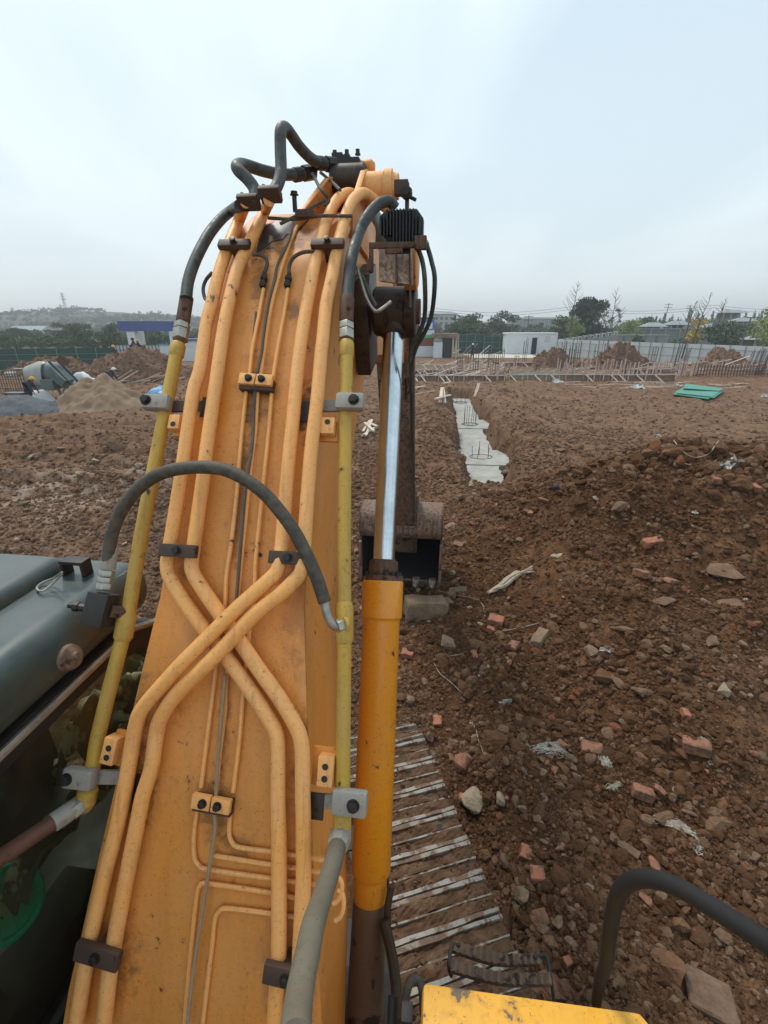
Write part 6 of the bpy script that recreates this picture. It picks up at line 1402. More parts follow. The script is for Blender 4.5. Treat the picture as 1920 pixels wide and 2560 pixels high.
# mesh panels
for (a, b, Y, lab) in ((288, 340, 52, 'left white-grid panel screen leaning by the gate'), (352, 403, 52, 'right white-grid panel screen by the gate')):
    x0, x1 = gx(a, Y), gx(b, Y); t = thing('grid_screen', ((x0+x1)/2, Y, 0), lab, 'screen', 'grid screens by the gate'); z0, z1 = .3, 1.75
    part('sheet', MB().box((x0, Y, z0), (x1, Y+.03, z1)), M_WHTD, t)
    for k in range(7): x = x0+(x1-x0)*k/6; part('bar', MB().box((x-.03, Y-.05, z0), (x+.03, Y-.01, z1+.03)), M_POLE, t)
    for k in range(4): z = z0+(z1-z0)*k/3; part('bar', MB().box((x0, Y-.09, z-.03), (x1, Y-.055, z+.03)), M_POLE, t)
# blue gate
Yg = 61; gt = thing('entrance_gate', (gx(400,Yg), Yg, 0), 'site entrance gate with a deep blue beam on two white columns', 'gate')
part('beam', MB().box((gx(316,Yg), Yg-.5, 3.0), (gx(452,Yg), Yg+.6, 4.1)), M_GATEB, gt)
part('column', MB().box((gx(333,Yg), Yg-.4, 0), (gx(352,Yg), Yg+.5, 3.0)), M_WHT, gt)
part('column', MB().box((gx(436,Yg), Yg-.4, 0), (gx(450,Yg), Yg+.5, 3.0)), M_WHT, gt)
part('column', MB().box((gx(353,Yg+3), Yg+2.6, 0), (gx(368,Yg+3), Yg+3.4, 3.0)), M_WHTD, gt)
x0, x1 = gx(400, 56), gx(468, 56); wl_ = thing('white_hoarding', ((x0+x1)/2, 56, 0), 'white hoarding with blue trim right of the gate column', 'hoarding')
part('board', MB().box((x0, 56, 0), (x1, 56.08, 1.55)), M_WHT, wl_); part('trim', MB().box((x0, 55.9, 1.56), (x1, 56.0, 1.7)), M_BLUEP, wl_)
x0 = gx(478, 54)
wl_ = thing('site_cabin', (x0, 54, 0), 'white and blue guard cabin glimpsed between hose and boom', 'cabin')
part('wall', MB().box((x0-1.2, 54, 0), (x0+.6, 56, 2.1)), M_WHT, wl_); part('roof', MB().box((x0-1.4, 53.8, 2.1), (x0+.8, 56.2, 2.3)), M_GATEB, wl_)
part('rail', MB().box((x0-1.3, 53.7, 1.65), (x0+.7, 53.75, 1.72)), M_WHT, wl_)
# stack of orange bricks, barrels, machine, planks
def stacked(px0, px1, Y, z0, h, mat, lab, name, cat, nx, nz, part_name):
    x0, x1 = gx(px0, Y), gx(px1, Y); t = thing(name, ((x0+x1)/2, Y, z0), lab, cat); dx = (x1-x0)/nx; dz = h/nz
    for i in range(nx):
        for k in range(nz): j = random.uniform(-.03, .03); part(part_name, MB().box((x0+i*dx+.02, Y+j, z0+k*dz), (x0+(i+1)*dx-.01, Y+.5+j, z0+(k+1)*dz-.015)), mat, t)
stacked(246, 296, 41, .35, .45, M_BRICK, 'stack of orange bricks in front of the grid screens', 'brick_stack', 'brick stack', 9, 4, 'brick')
stacked(0, 24, 33, 0, .75, M_WHTD, 'pile of pale boards at the left edge', 'board_pile', 'board pile', 1, 6, 'board')
x = gx(104, 38); bl = thing('water_barrel', (x, 38, 0), 'blue plastic barrel with a jug on top before the green fence', 'barrel')
part('barrel', MB().stack((x, 38, .15), UP, [(0,.36),(.05,.40),(.5,.42),(.7,.36)], 20), M_BLUEP, bl, smooth=True); part('jug', MB().stack((x-.05, 38, .86), UP, [(0,.2),(.35,.2),(.45,.08),(.52,.08)], 14), M_BLUEP, bl, smooth=True)
x = gx(118, 37); o = part('water_tub', MB().box((x-.2, 36.8, .15), (x+.45, 37.4, .72)), M_BLUEP, bevel=.04, label='light blue plastic tub right of the blue barrel', cat='tub')
x = gx(45, 34); t = thing('pipe_frame', (x, 34, 0), 'white tube frame stand at the far left', 'frame')
for a, b in (((-.45,0,.9),(.2,0,.9)), ((-.45,0,0),(-.45,0,.9)), ((.2,0,.9),(.75,0,.1)), ((-.3,0,.5),(.4,0,.5)), ((.2,0,.9),(.1,0,0))): part('tube', MB().bar(Vector((x,34,0))+Vector(a), Vector((x,34,0))+Vector(b), .06, .06), M_WHT, t)
# rebar mats at the left
def cage(x0, x1, Y, z0, z1, nv, nh, lab):
    t = thing('rebar_mat', ((x0+x1)/2, Y, z0), lab, 'rebar mat')
    for dy in (0, .4):
        for k in range(nv): x = x0+(x1-x0)*k/(nv-1); part('bar', MB().bar((x, Y+dy, z0), (x, Y+dy, z1), .03, .03), M_REBAR, t)
    for k in range(nh): z = z0+(z1-z0)*(k+.5)/nh; part('bar', MB().bar((x0, Y-.03, z), (x1, Y-.03, z), .03, .03), M_REBAR, t)
cage(gx(-20,28.5), gx(80,28.5), 28.5, .1, 1.15, 16, 4, 'dark rebar mat standing left of the mixer')
cage(gx(135,31), gx(187,31), 31, .3, 1.0, 10, 3, 'small rebar mat right of the mixer')
cage(gx(1745,36), gx(1935,35.5), 35.7, .0, 1.0, 24, 4, 'long dark rebar cage lying along the formwork at the right')
# container
Yc = 65.5; x0, x1 = gx(1262, Yc), gx(1386, Yc); ct = thing('site_container', ((x0+x1)/2, Yc+1.2, 0), 'white prefabricated office container with a black door', 'container')
part('wall', MB().box((x0+.1, Yc, .0), (x1-.1, Yc+2.4, 2.55)), M_WHT, ct)
part('roof', MB().box((x0-.03, Yc-.06, 2.55), (x1+.03, Yc+2.46, 2.75)), M_WHT, ct, bevel=.02)
for x in (x0+.05, x0+(x1-x0)*.32, x0+(x1-x0)*.63, x1-.05): part('corner_post', MB().box((x-.09, Yc-.05, 0), (x+.09, Yc-.003, 2.55)), M_WHT, ct)
xd = gx(1331, Yc); part('door', MB().box((xd-.32, Yc-.07, .15), (xd+.32, Yc-.01, 2.15)), M_DARKW, ct)
part('window', MB().box((gx(1356,Yc), Yc-.06, 1.7), (gx(1369,Yc), Yc-.01, 2.35)), M_WHTD, ct)
o = part('concrete_apron', MB().box((gx(1175,60), 58, -.1), (gx(1350,60), 65.3, .13)), simple('pale_apron', (.50,.45,.38), .9, 0, .1, 1, 0), kind='structure')
# shed, shack
Ys = 62; x0, x1 = gx(1025, Ys), gx(1083, Ys); sh = thing('site_shed', ((x0+x1)/2, Ys, 0), 'two-storey site shed in blue, white, green and red panels right of the arm', 'shed')
for z0, z1, m_, nm in ((0,1.25,M_WHT,'white_panel'), (1.25,2.2,simple('dull_red_panel',(.20,.06,.05),.7,0,.1,2,0),'red_panel'), (2.2,2.55,simple('bright_green_strip',(.08,.42,.10),.5,0,.1,2,0),'green_strip'), (2.55,3.1,M_WHT,'white_panel'), (3.1,4.4,simple('blue_panel',(.05,.16,.40),.5,0,.1,2,0),'blue_panel'), (4.4,4.55,M_DARKW,'roof_edge')):
    part(nm, MB().box((x0, Ys+.002*z0, z0), (x1, Ys+4, z1)), m_, sh)
for k in range(4): x = x0+.4+k*.62; part('window', MB().box((x, Ys-.05, 3.25), (x+.4, Ys-.005, 3.95)), M_WHT, sh)
part('railing', MB().bar((x0-.2,Ys-.1,4.9), (x1+.1,Ys-.1,4.9), .05, .05), M_POLE, sh)
Yk = 60; x0, x1 = gx(1084, Yk), gx(1143, Yk); sk_ = thing('timber_shack', ((x0+x1)/2, Yk, 0), 'open brown shack with a flat plank roof beside the shed', 'shack')
part('roof', MB().box((x0-.1, Yk-.3, 2.25), (x1, Yk+3, 2.75)), M_FORM, sk_); part('dark_doorway', MB().box((x0+1.0, Yk+.3, 0), (x0+2.2, Yk+.5, 2.24)), M_DARKW, sk_)
part('white_sheet', MB().box((x0-.05, Yk, 0), (x0+1.0, Yk+.15, 1.75)), M_WHT, sk_)
for dx in (2.25, 2.6): part('post', MB().box((x0+dx-.08, Yk-.1, 0), (x0+dx+.08, Yk+.05, 2.24)), M_TIMB, sk_)
for dx in (2.75,): 
    for s in (-.12, .12): part('ladder_rail', MB().bar((x0+dx+s, Yk-.6, 0), (x0+dx+s*.8, Yk-.3, 2.6), .05, .05), M_TIMB, sk_)
    for k in range(6): part('rung', MB().bar((x0+dx-.12, Yk-.6+k*.05, .3+k*.38), (x0+dx+.12, Yk-.6+k*.05, .3+k*.38), .04, .04), M_TIMB, sk_)
# foundations: form boards on studs, stakes, column bars
rs = np.random.RandomState(21)
def formwork(px0, px1, Y, h, n, lab, mat=None, z0=0.0, brace=True):
    x0, x1 = gx(px0, Y), gx(px1, Y); t = thing('formwork', ((x0+x1)/2, Y, z0), lab, 'formwork')
    for i in range(n):
        a, b = x0+(x1-x0)*i/n, x0+(x1-x0)*(i+1)/n; part('form_board', MB().box((a+.02, Y, z0-.1), (b-.02, Y+.05, z0+h+rs.uniform(-.03,.03))), mat or M_FORM, t)
        if rs.rand() < .8: xx = a+rs.uniform(.1, .9)*(b-a); part('stud', MB().bar((xx, Y-.06, z0-.1), (xx+rs.uniform(-.03,.03), Y-.06, z0+h+rs.uniform(.05,.35)), .07, .06), M_TIMB, t)
        if brace and rs.rand() < .4: xx = a+rs.uniform(.1, .6)*(b-a); part('brace', MB().bar((xx+.3, Y-.75, z0), (xx, Y-.1, z0+h), .06, .06), M_TIMB, t)
    part('top_rail', MB().bar((x0, Y-.05, z0+h+.03), (x1, Y-.05, z0+h+.03), .09, .05), M_TIMB, t)
    return t
formwork(1030, 1270, 34.5, .36, 12, 'near timber formwork strip right of the arm')
formwork(1272, 1420, 35, .38, 7, 'muddy timber formwork strip below the earth cone', M_CONCB)
formwork(1422, 1700, 34.5, .42, 13, 'near timber formwork strip under the largest earth cone')
formwork(1560, 1930, 38, .5, 14, 'second timber formwork strip toward the right edge')
formwork(1035, 1190, 39.5, .3, 8, 'second formwork strip behind the arm side')
formwork(1035, 1160, 44, .35, 6, 'third formwork strip far behind the arm', M_TIMB)
formwork(1240, 1400, 47, .35, 6, 'far formwork strip before the container')
formwork(1650, 1760, 44, .45, 6, 'far formwork strip near the right fence')
formwork(95, 230, 33, .35, 6, 'timber formwork edge behind the mixer')
def stakes(px0, px1, Y, h, n, lab, z0=0, dens=.9):
    x0, x1 = gx(px0, Y), gx(px1, Y); t = thing('stake_row', ((x0+x1)/2, Y, z0), lab, 'stake row')
    for i in range(n):
        if rs.rand() > dens: continue
        x = x0+(x1-x0)*(i+rs.uniform(-.25,.25))/n; y = Y+rs.uniform(-.25,.25); hh = h*rs.uniform(.75,1.15); part('stake', MB().bar((x, y, z0-.1), (x+rs.uniform(-.10,.10), y, z0+hh), .095, .06), M_STAKE, t)
for a in ((1148,1205,40,.95,11,'stake row behind the near formwork, left group'), (1205,1252,35.3,1.2,9,'dense pinkish stake row in the middle of the near formwork'), (1396,1425,41,1.0,6,'stake row in front of the small earth cone'), (1462,1482,35.4,1.25,5,'short stake row left of the largest earth cone'),
          (1498,1545,38.6,1.1,9,'stake row at the foot of the largest earth cone, left part'), (1550,1602,35.2,1.3,10,'tall stake row before the largest earth cone, right part'), (1640,1700,38.5,1.15,13,'stake row right of the largest earth cone'), (1700,1752,36.3,1.2,10,'slanting stake row before the lying rebar cage'),
          (1755,1800,40.5,1.2,9,'stake row behind the lying rebar cage'), (1420,1445,36,1.0,5,'short stake row between the two earth cones'), (1850,1925,37.6,1.0,9,'stake row at the right edge')):
    stakes(*a)
for a in ((1605,1660,37.2,1.0,10,'stake row right of the largest earth cone, nearer row'), (1780,1850,39,1.0,12,'stake row before the far right earth heap'), (1100,1148,38.5,.8,8,'low stake row near the arm'), (1252,1300,41,.9,8,'stake row before the container corner')): stakes(*a)
def column(px, Y, n, h, lab, lean=0.0, z0=0.0):
    x = gx(px, Y); t = thing('column_rebar', (x, Y, z0), lab, 'rebar column', 'rebar columns standing in the foundations'); r_ = .22
    for k in range(n):
        a = 2*math.pi*k/n+.3; dx, dy = r_*math.cos(a), r_*math.sin(a); hh = h*rs.uniform(.85,1.08)
        part('bar', MB().bar((x+dx, Y+dy, z0), (x+dx+lean*h+rs.uniform(-.05,.05), Y+dy, z0+hh), .028, .028), M_REBAR, t)
    for k in range(2): part('stirrup', MB().tube([Vector((x+lean*(.4+k*.6)+(r_+.02)*math.cos(a), Y+(r_+.02)*math.sin(a), z0+.4+k*.6)) for a in np.linspace(.3, .3+6.283, n+1)], .014, 5, False), M_REBAR, t)
for px, Y, n, h, ln, lab in ((1311,53,6,2.4,0,'tall rebar column in front of the container left of its door'), (1170,47,6,1.7,0,'rebar column right of the ladder'), (1190,39,6,2.2,0,'rebar column amid the stake rows, behind the worker'), (1225,42,8,1.7,0,'rebar column in front of the green fence end'), (1240,38,6,1.6,0,'rebar column in front of the container left wall'),
    (1150,40,6,1.3,0,'low rebar column nearest the arm'), (1292,46,5,1.0,0,'low rebar column beside the container corner'), (1405,42,6,2.4,.02,'tall rebar column at the right foot of the small earth cone'), (1428,37,8,2.3,0,'rebar column between the two earth cones'), (1444,52,5,2.1,0,'rebar column close to the white fence start'),
    (1506,50,6,2.3,.02,'rebar column before the fence left of the largest cone'), (1487,55,5,1.6,0,'faint rebar column by the fence'), (1560,38,6,1.4,0,'rebar column in front of the largest cone'), (1633,48,6,1.9,.03,'rebar column right of the largest cone'), (1655,52,5,2.2,.03,'rebar column by the fence middle'),
    (1693,39,8,2.6,.08,'leaning rebar column near the green sheets'), (1707,37,6,2.3,.08,'second leaning rebar column near the green sheets'), (1745,50,6,1.7,.03,'rebar column before the fence right part'), (1770,43,6,1.8,.05,'rebar column behind the stake row at right'), (1905,36,8,2.0,.1,'rebar column at the right edge'), (1880,38,6,1.9,.1,'rebar column next to the right edge one'),
    (1270,37,4,.8,0,'low starters behind the near formwork'), (1345,40,5,.9,0,'low starters before the small cone'), (1210,52,6,1.6,0,'far rebar column before the green fence'), (1255,55,6,1.3,0,'far rebar column at the container left corner'),
    (400,34,4,1.0,0,'rebar starters right of the wide earth heap'), (20,40,5,1.2,0,'rebar column at the far left'), (70,36,5,1.0,0,'rebar column behind the mixer')):
    column(px, Y, n, h, lab, ln)
# loose boards and tubes
BGL = [(1045,'dipper arm'),(1114,'timber shack'),(1174,'first green fence'),(1235,'second green fence'),(1285,'white container corner'),(1331,'black container door'),(1382,'small earth cone'),(1445,'gap between the earth cones'),(1552,'largest earth cone'),(1640,'white fence middle'),(1700,'leaning rebar columns'),(1744,'green sheet stack'),(1800,'far right earth heap'),(1860,'leaning dark pole'),(1905,'right edge rebar'),(270,'orange brick stack'),(320,'left grid screen'),(378,'right grid screen'),(210,'white tarpaulin'),(150,'concrete mixer')]
def bglab(base, px, Y, L_, a, dz, Y0, Y1):
    q = min(BGL, key=lambda l: abs(l[0]-px)); f_ = (Y-Y0)/(Y1-Y0); row = 'nearest' if f_ < .25 else 'near' if f_ < .5 else 'far' if f_ < .75 else 'farthest'
    return f"{'long' if L_ > 1.1 else 'short'} {base}, {'propped up' if dz > .15 else 'flat'}, {row} row, {'left' if px < q[0] else 'right'} of the {q[1]}"
def boards(n, px0, px1, Y0, Y1, L0, L1, mat, lab, group, name='timber_board', w=.10, th=.035, up=.0, cat='board'):
    for k in range(n):
        Y = rs.uniform(Y0, Y1); px_ = rs.uniform(px0, px1); x = gx(px_, Y); L_ = rs.uniform(L0, L1)/2; a = rs.uniform(-.6, .6); dz = rs.uniform(0, up)
        q = Vector((math.cos(a)*L_, math.sin(a)*L_, dz)); c = Vector((x, Y, hz(x, Y)+.05+abs(dz)*.9)); o = part(name, MB().bar(c-q, c+q, w, th), mat, label=bglab(lab, px_, Y, L_, a, dz, Y0, Y1), cat=cat, group=group)
boards(70, 1035, 1260, 35.5, 48, 1.0, 3.2, M_TIMB, 'pale timber board', 'loose boards among the foundations right of the arm', up=.35)
boards(44, 1430, 1900, 36, 46, 1.0, 3.0, M_TIMB, 'pale timber board', 'loose boards among the foundations at the right', up=.3)
boards(22, 1255, 1410, 35.6, 38.5, 1.2, 2.8, simple('grey_green_tube', (.28,.33,.30), .6, 0, .15, 3, 0), 'grey-green tube', 'grey-green tubes before the earth cone', name='scaffold_tube', w=.06, th=.06, up=.3, cat='tube')
boards(40, 150, 420, 30, 34, .8, 2.2, M_TIMB, 'half buried board', 'boards half buried in the left earth heap', up=.4)
boards(26, 1400, 1915, 30, 34, .5, 1.8, M_TIMB, 'timber scrap', 'timber scraps before the formwork', w=.08)
boards(8, 1080, 1250, 60, 66, 1.0, 2.5, M_WHT, 'white board', 'pale boards before the green fence', up=.9)
def plank(a, b, za, zb, lab, w=.14):
    pa, pb = hit(*a)[0], hit(*b)[0]; part('plank', MB().bar(pa+UP*za, pb+UP*zb, w, .05), M_TIMB, label=lab, cat='plank')
plank((1030,974),(1126,979),.10,.10,'long pale plank, middle of the pile right of the arm')
plank((1040,990),(1085,983),.08,.12,'lower pale plank of the pile right of the arm')
plank((1036,978),(1125,963),.18,.18,'upper slanting plank of the pile right of the arm')
plank((1187,998),(1196,975),.1,.35,'plank propped at the far end of the trench', .18)
plank((1100,1010),(1104,990),.05,.40,'left leg board of the small trestle left of the trench')
plank((1112,1010),(1106,990),.05,.40,'right leg board of the small trestle left of the trench')
plank((1088,1010),(1126,998),.2,.2,'cross board of the small trestle left of the trench')
for k, (a, b) in enumerate((((905,1095),(940,1075)), ((908,1085),(925,1060)), ((915,1100),(930,1060)), ((920,1065),(942,1080)), ((912,1070),(935,1095)))): plank(a, b, .06+.03*k, .10+.03*k, ('lowest','second','third','fourth','topmost')[k]+' stick of the small heap seen between pipe and rod', .09)
plank((1340,1200),(1290,1215),.04,.04,'short plank lying left of the trench mouth') if False else None
# green sheets
t0, _ = hit(1740, 1000); gs = thing('green_sheet_stack', t0, 'stack of bright teal-green sheets lying on the flat at the right', 'sheet stack')
def sh_(pts, z, th=.03): 
    q = [hit(x, y)[0] for x, y in pts]; zz_ = max(p.z for p in q); q = [Vector((p.x, p.y, zz_+z)) for p in q]; part('sheet', MB().prism(q, UP*th), M_TEAL, gs)
sh_([(1684,988),(1705,974),(1806,984),(1782,1002)], .05); sh_([(1690,990),(1708,976),(1800,985),(1778,1001)], .10); sh_([(1680,993),(1700,979),(1795,988),(1768,1006)], .0)
part('sheet', MB().prism([hit(1706,979)[0]+UP*.16, hit(1712,970)[0]+UP*.22, hit(1808,981)[0]+UP*.18, hit(1795,987)[0]+UP*.16], UP*.03), M_TEAL, gs)
for x, y, w, lab in ((1596,972,34,'white torn sack left of the green sheets'), (1696,966,22,'white torn sack behind the green sheets'), (1395,957,28,'white sack by the formwork below the earth cone'), (1915,992,26,'white torn sack at the right edge'), (1645,1092,22,'pale scrap on the flat behind the heap')): crumple(x, y, w, M_WHTD, 'torn_sack', lab, 'sack', .6, .8)
for x, y, lab in ((1122,970,'upright concrete block left end of the flat'), (1262,975,'small upright brown block on the flat behind the trench')): place(x, y+4, 12, .8, 1.0, SG, 'concrete_block', lab, 'block', True)
# ================================================================ FAR: trees, hills, buildings
def leaf_mat(name, col, var=.35):
    m, nt, b, o = base_mat(name, .8, 0, .2); n = noise(nt, o, .9, 4); n2 = noise(nt, o, 6, 2)
    f = fmath(nt, 'ADD', fmath(nt, 'MULTIPLY', n, .6), fmath(nt, 'MULTIPLY', n2, .4))
    nt.links.new(ramp(nt, f, [(.3, tuple(c*(1-var) for c in col)), (.7, tuple(c*(1+var) for c in col))]), b.inputs['Base Color']); return m
L_DARK = leaf_mat('dark_evergreen_leaf', (.030,.052,.032)); L_MID = leaf_mat('mid_green_leaf', (.075,.105,.052)); L_LIGHT = leaf_mat('light_green_leaf', (.22,.27,.10))
L_YEL = leaf_mat('yellow_leaf', (.42,.33,.08)); L_GREY = leaf_mat('grey_green_leaf', (.095,.118,.080)); L_CON = leaf_mat('conifer_needles', (.030,.048,.036)); M_TRUNK = simple('bark', (.085,.068,.052), .9, 0, .3, 3, 0)
def leaves(rs, blobs, n, size, flatc=.8):
    """many small leaf faces spread through clumps"""
    w = np.array([b[3]*b[4]*b[5] for b in blobs])**.7; w /= w.sum(); idx = rs.choice(len(blobs), n, p=w); Bb = np.array(blobs)[idx]
    d = rs.normal(size=(n, 3)); d /= np.linalg.norm(d, axis=1)[:, None]; r = rs.rand(n)**.45
    c = Bb[:, :3]+d*r[:, None]*Bb[:, 3:6]
    a = rs.normal(size=(n, 3)); a /= np.linalg.norm(a, axis=1)[:, None]; b = np.cross(a, rs.normal(size=(n, 3))); b /= np.linalg.norm(b, axis=1)[:, None]
    s = size*rs.uniform(.6, 1.4, (n, 1)); v = np.stack([c-a*s, c+b*s*.6, c+a*s, c-b*s*.6], 1).reshape(-1, 3); return v
def quads(name, V, mat, parent, org, kind=None):
    me = bpy.data.meshes.new(name); n = len(V)//4; me.vertices.add(len(V)); me.vertices.foreach_set('co', (V-np.array(org)).ravel().astype(np.float32))
    me.loops.add(len(V)); me.loops.foreach_set('vertex_index', np.arange(len(V), dtype=np.int32)); me.polygons.add(n); me.polygons.foreach_set('loop_start', (np.arange(n)*4).astype(np.int32)); me.update(calc_edges=True)
    me.materials.append(mat); o = bpy.data.objects.new(name, me); COL.objects.link(o); o.parent = parent
    o.location = (0,0,0) if parent else org
    if kind: o['kind'] = kind
    return o
def branch(mb, p, d, L_, r, depth, rs, tips, spread=.5, upb=.25):
    q = [p]; dd = d.copy()
    for k in range(3): dd = (dd+Vector(rs.normal(size=3))*.12+UP*.03).normalized(); q.append(q[-1]+dd*L_/3)
    mb.tube(q, [r, r*.85, r*.7, r*.5], 5, False); tips.append(q[-1])
    if depth > 0:
        for _ in range(rs.randint(2, 4)):
            i = rs.randint(1, 4); nd = (dd+Vector(rs.normal(size=3))*spread+UP*upb).normalized(); branch(mb, q[i], nd, L_*rs.uniform(.55,.8), r*.55, depth-1, rs, tips, spread, upb)
def tree(px, Y, h, w, mat, lab, name='tree', seed=0, n=1800, lsize=.16, crown=.68, kind='bushy', z0=0, lean=0.0, group=None):
    rs = np.random.RandomState(seed+int(px)); x = gx(px, Y); org = Vector((x, Y, z0)); t = thing(name, org, lab, 'tree', group)
    mb = MB(); tips = []
    branch(mb, org.copy(), Vector((lean, 0, 1)).normalized(), h*(.45 if kind != 'bare' else .5), h*.022, 3 if kind == 'bare' else 2, rs, tips, .55 if kind != 'bare' else .5, .3)
    part('trunk', mb, M_TRUNK, t)
    if kind == 'bare' and n == 0: return t
    if kind == 'bare': blobs = [(p.x, p.y, p.z, .35, .35, .3) for p in tips]
    elif kind == 'open':
        blobs = [(p.x, p.y, p.z, w*.16, w*.16, h*.08) for p in tips]
    else:
        blobs = []; cz = z0+h*(1-crown/2)
        for _ in range(16): a, q = rs.uniform(0, 6.28), rs.rand()**.5; zz_ = rs.uniform(-.5, .5); rr_ = w*.5*math.sqrt(max(.1, 1-(zz_*1.7)**2)); blobs.append((x+rr_*.72*q*math.cos(a), Y+rr_*.72*q*math.sin(a), cz+zz_*h*crown*.8, w*.20, w*.20, h*.11))
    quads('crown', leaves(rs, blobs, n, lsize), mat, t, org); return t
tree(1462, 82, 7.9, 8.6, L_DARK, 'big dense dark evergreen tree behind the fence right of the container', n=8500, lsize=.20, crown=.92, seed=1)
tree(1425, 76, 4.8, 3.6, L_LIGHT, 'small light green tree left of the dark evergreen', n=900, lsize=.14, kind='bushy', seed=2)
tree(1392, 88, 5.2, 5.5, L_MID, 'mid green tree behind the container', n=1500, seed=3)
tree(1517, 74, 7.2, 6, L_GREY, 'spreading half-bare tree right of the dark evergreen', n=420, lsize=.13, kind='bare', seed=4)
tree(1561, 80, 4.9, 6.4, L_LIGHT, 'yellow-green bushy tree in the middle of the retaining wall', n=1700, lsize=.15, seed=5)
tree(1592, 92, 5.0, 6, L_MID, 'green tree right of the yellow-green bushy one', n=1200, seed=15)
tree(1728, 70, 4.6, 4.4, L_YEL, 'small tree with bright yellow leaves behind the fence', n=800, lsize=.15, seed=6, kind='bushy')
tree(1800, 66, 4.2, 6.5, L_MID, 'wide dark bush above the fence right of the yellow tree', n=2000, crown=.95, seed=7)
tree(1842, 68, 4.0, 5.0, L_GREY, 'grey-green bush beside the leaning pole', n=1200, crown=.95, seed=8)
tree(1905, 56, 6.0, 5.4, L_LIGHT, 'light green willow-like tree at the right edge', n=2600, lsize=.13, seed=9, crown=.8)
tree(1880, 74, 4.6, 5, L_LIGHT, 'faint light green tree behind the willow-like one', n=1200, seed=10)
for px, Y, h, w, lab in ((1152,99,4.6,5,'leftmost of the roundish trees beside the grey block'), (1135,95,4.0,4.5,'second roundish tree behind the shack'), (1160,96,5.6,7,'third roundish tree above the green fence'), (1190,94,6.0,7,'fourth roundish tree above the green fence'), (1222,92,5.4,6,'fifth roundish tree above the green fence'), (1250,94,6.1,6.5,'roundish tree nearest the container on its left'), (1140,88,4.2,6,'low bush between the shack and the green fence'), (1210,86,4.0,7,'low bush right behind the green fence')):
    tree(px, Y, h, w, L_GREY if px % 4 else L_MID, lab, n=2000, lsize=.19, crown=.9, seed=int(px)+3)
def bare(px, ptop, Y, lab, lean=.05, n=0, leafm=None):
    x = gx(px, Y); top = W(px, ptop, Y).z; t = thing('bare_tree', (x, Y, 0), lab, 'tree'); mb = MB(); rs_ = np.random.RandomState(px); q = [Vector((x+lean*top*s+.08*rs_.normal(), Y, top*s)) for s in np.linspace(0, 1, 8)]
    mb.tube(q, np.linspace(.11, .02, 8), 5, False)
    for k in range(16):
        s = rs_.uniform(.35, .95); b = Vector((x+lean*top*s, Y, top*s)); d = Vector((rs_.choice([-1,1])*rs_.uniform(.5,1), rs_.uniform(-.4,.4), rs_.uniform(.5,1.0))).normalized(); L_ = (1-s)*top*.42+.3; mb.tube([b, b+d*L_*.5, b+d*L_+UP*L_*.15], [.035,.025,.012], 4, False)
    part('trunk', mb, M_TRUNK, t)
bare(1410, 702, 72, 'tall thin bare tree left of the dark evergreen', .06)
bare(1513, 718, 78, 'thin bare sapling rising behind the dark evergreen', .01)
bare(1716, 730, 66, 'tall bare leaning tree rising through the yellow tree', .16)
bare(1695, 752, 64, 'second bare leaning tree left of the yellow tree', .10)
bare(1765, 745, 72, 'bare sapling right of the yellow tree', .12)
# poles
def upole(px, ptop, Y, lab, lean=0, arms=True, r=.12):
    x = gx(px, Y); top = W(px, ptop, Y).z; t = thing('utility_pole', (x, Y, 0), lab, 'utility pole'); part('shaft', MB().tube([(x,Y,0),(x+lean*top,Y,top)], [r, r*.7], 8), M_POLE, t)
    if arms:
        for dz in (.3, 1.0): part('crossarm', MB().bar((x+lean*top-1.0,Y,top-dz), (x+lean*top+1.0,Y,top-dz), .1, .1), M_POLE, t)
    return t
upole(1640, 758, 130, 'distant utility pole with crossarms above the terraces', .05)
upole(1311, 788, 110, 'distant utility pole left behind the container')
upole(1696, 762, 140, 'faint far utility pole right of the first')
p_ = upole(1836, 795, 46, 'dark leaning pole standing before the white fence', .12, False, .09)
part('crossarm', MB().bar((gx(1836,46)+.15,46,4.3),(gx(1836,46)+1.0,46,4.35),.06,.06), M_POLE, p_)
upole(1602, 816, 62, 'short dark lamp post behind the white fence', .03, False, .07)
for k, (z0_, z1_) in enumerate(((7.6, 8.6), (7.0, 8.0))):
    pts = [Vector((gx(1060,150)+(gx(1940,150)-gx(1060,150))*s, 130, z0_+(z1_-z0_)*s-1.2*math.sin(math.pi*((s*3) % 1)))) for s in np.linspace(0, 1, 40)]; part('power_line', MB().tube(pts, .035, 4), M_POLE, label=('upper' if k == 0 else 'lower')+' of two thin power lines spanning behind the trees', cat='power line')
# retaining walls and terraces behind the right fence
M_WALLG = simple('pale_stone_wall', (.27,.28,.27), .9, 0, .15, .4, 0); M_TERR = simple('terrace_grey', (.17,.20,.19), .9, 0, .2, .3, 0); M_ROOFG = simple('grey_tile_roof', (.24,.27,.29), .8, 0, .15, .5, 0)
bl_ = thing('balustrade_wall', (gx(1460,71), 71, 0), 'pale retaining wall with a stone balustrade behind the white fence', 'wall')
xa, xb = gx(1392, 71), gx(1535, 71)
for i in range(10):
    a, b = xa+(xb-xa)*i/10, xa+(xb-xa)*(i+1)/10; z = 1.35+.115*i
    part('wall_bay', MB().box((a+.03, 71, 0), (b, 71.6, z)), M_WALLG, bl_); part('pier', MB().box((a-.1, 70.9, 0), (a+.1, 70.98, z+.55)), M_WALLG, bl_)
    part('handrail', MB().box((a+.1, 71.1, z+.35), (b-.1, 71.3, z+.5)), M_WHTD, bl_)
    for k in range(2): part('baluster', MB().box((a+.3+k*.4, 71.1, z), (a+.4+k*.4, 71.3, z+.35)), M_WHTD, bl_)
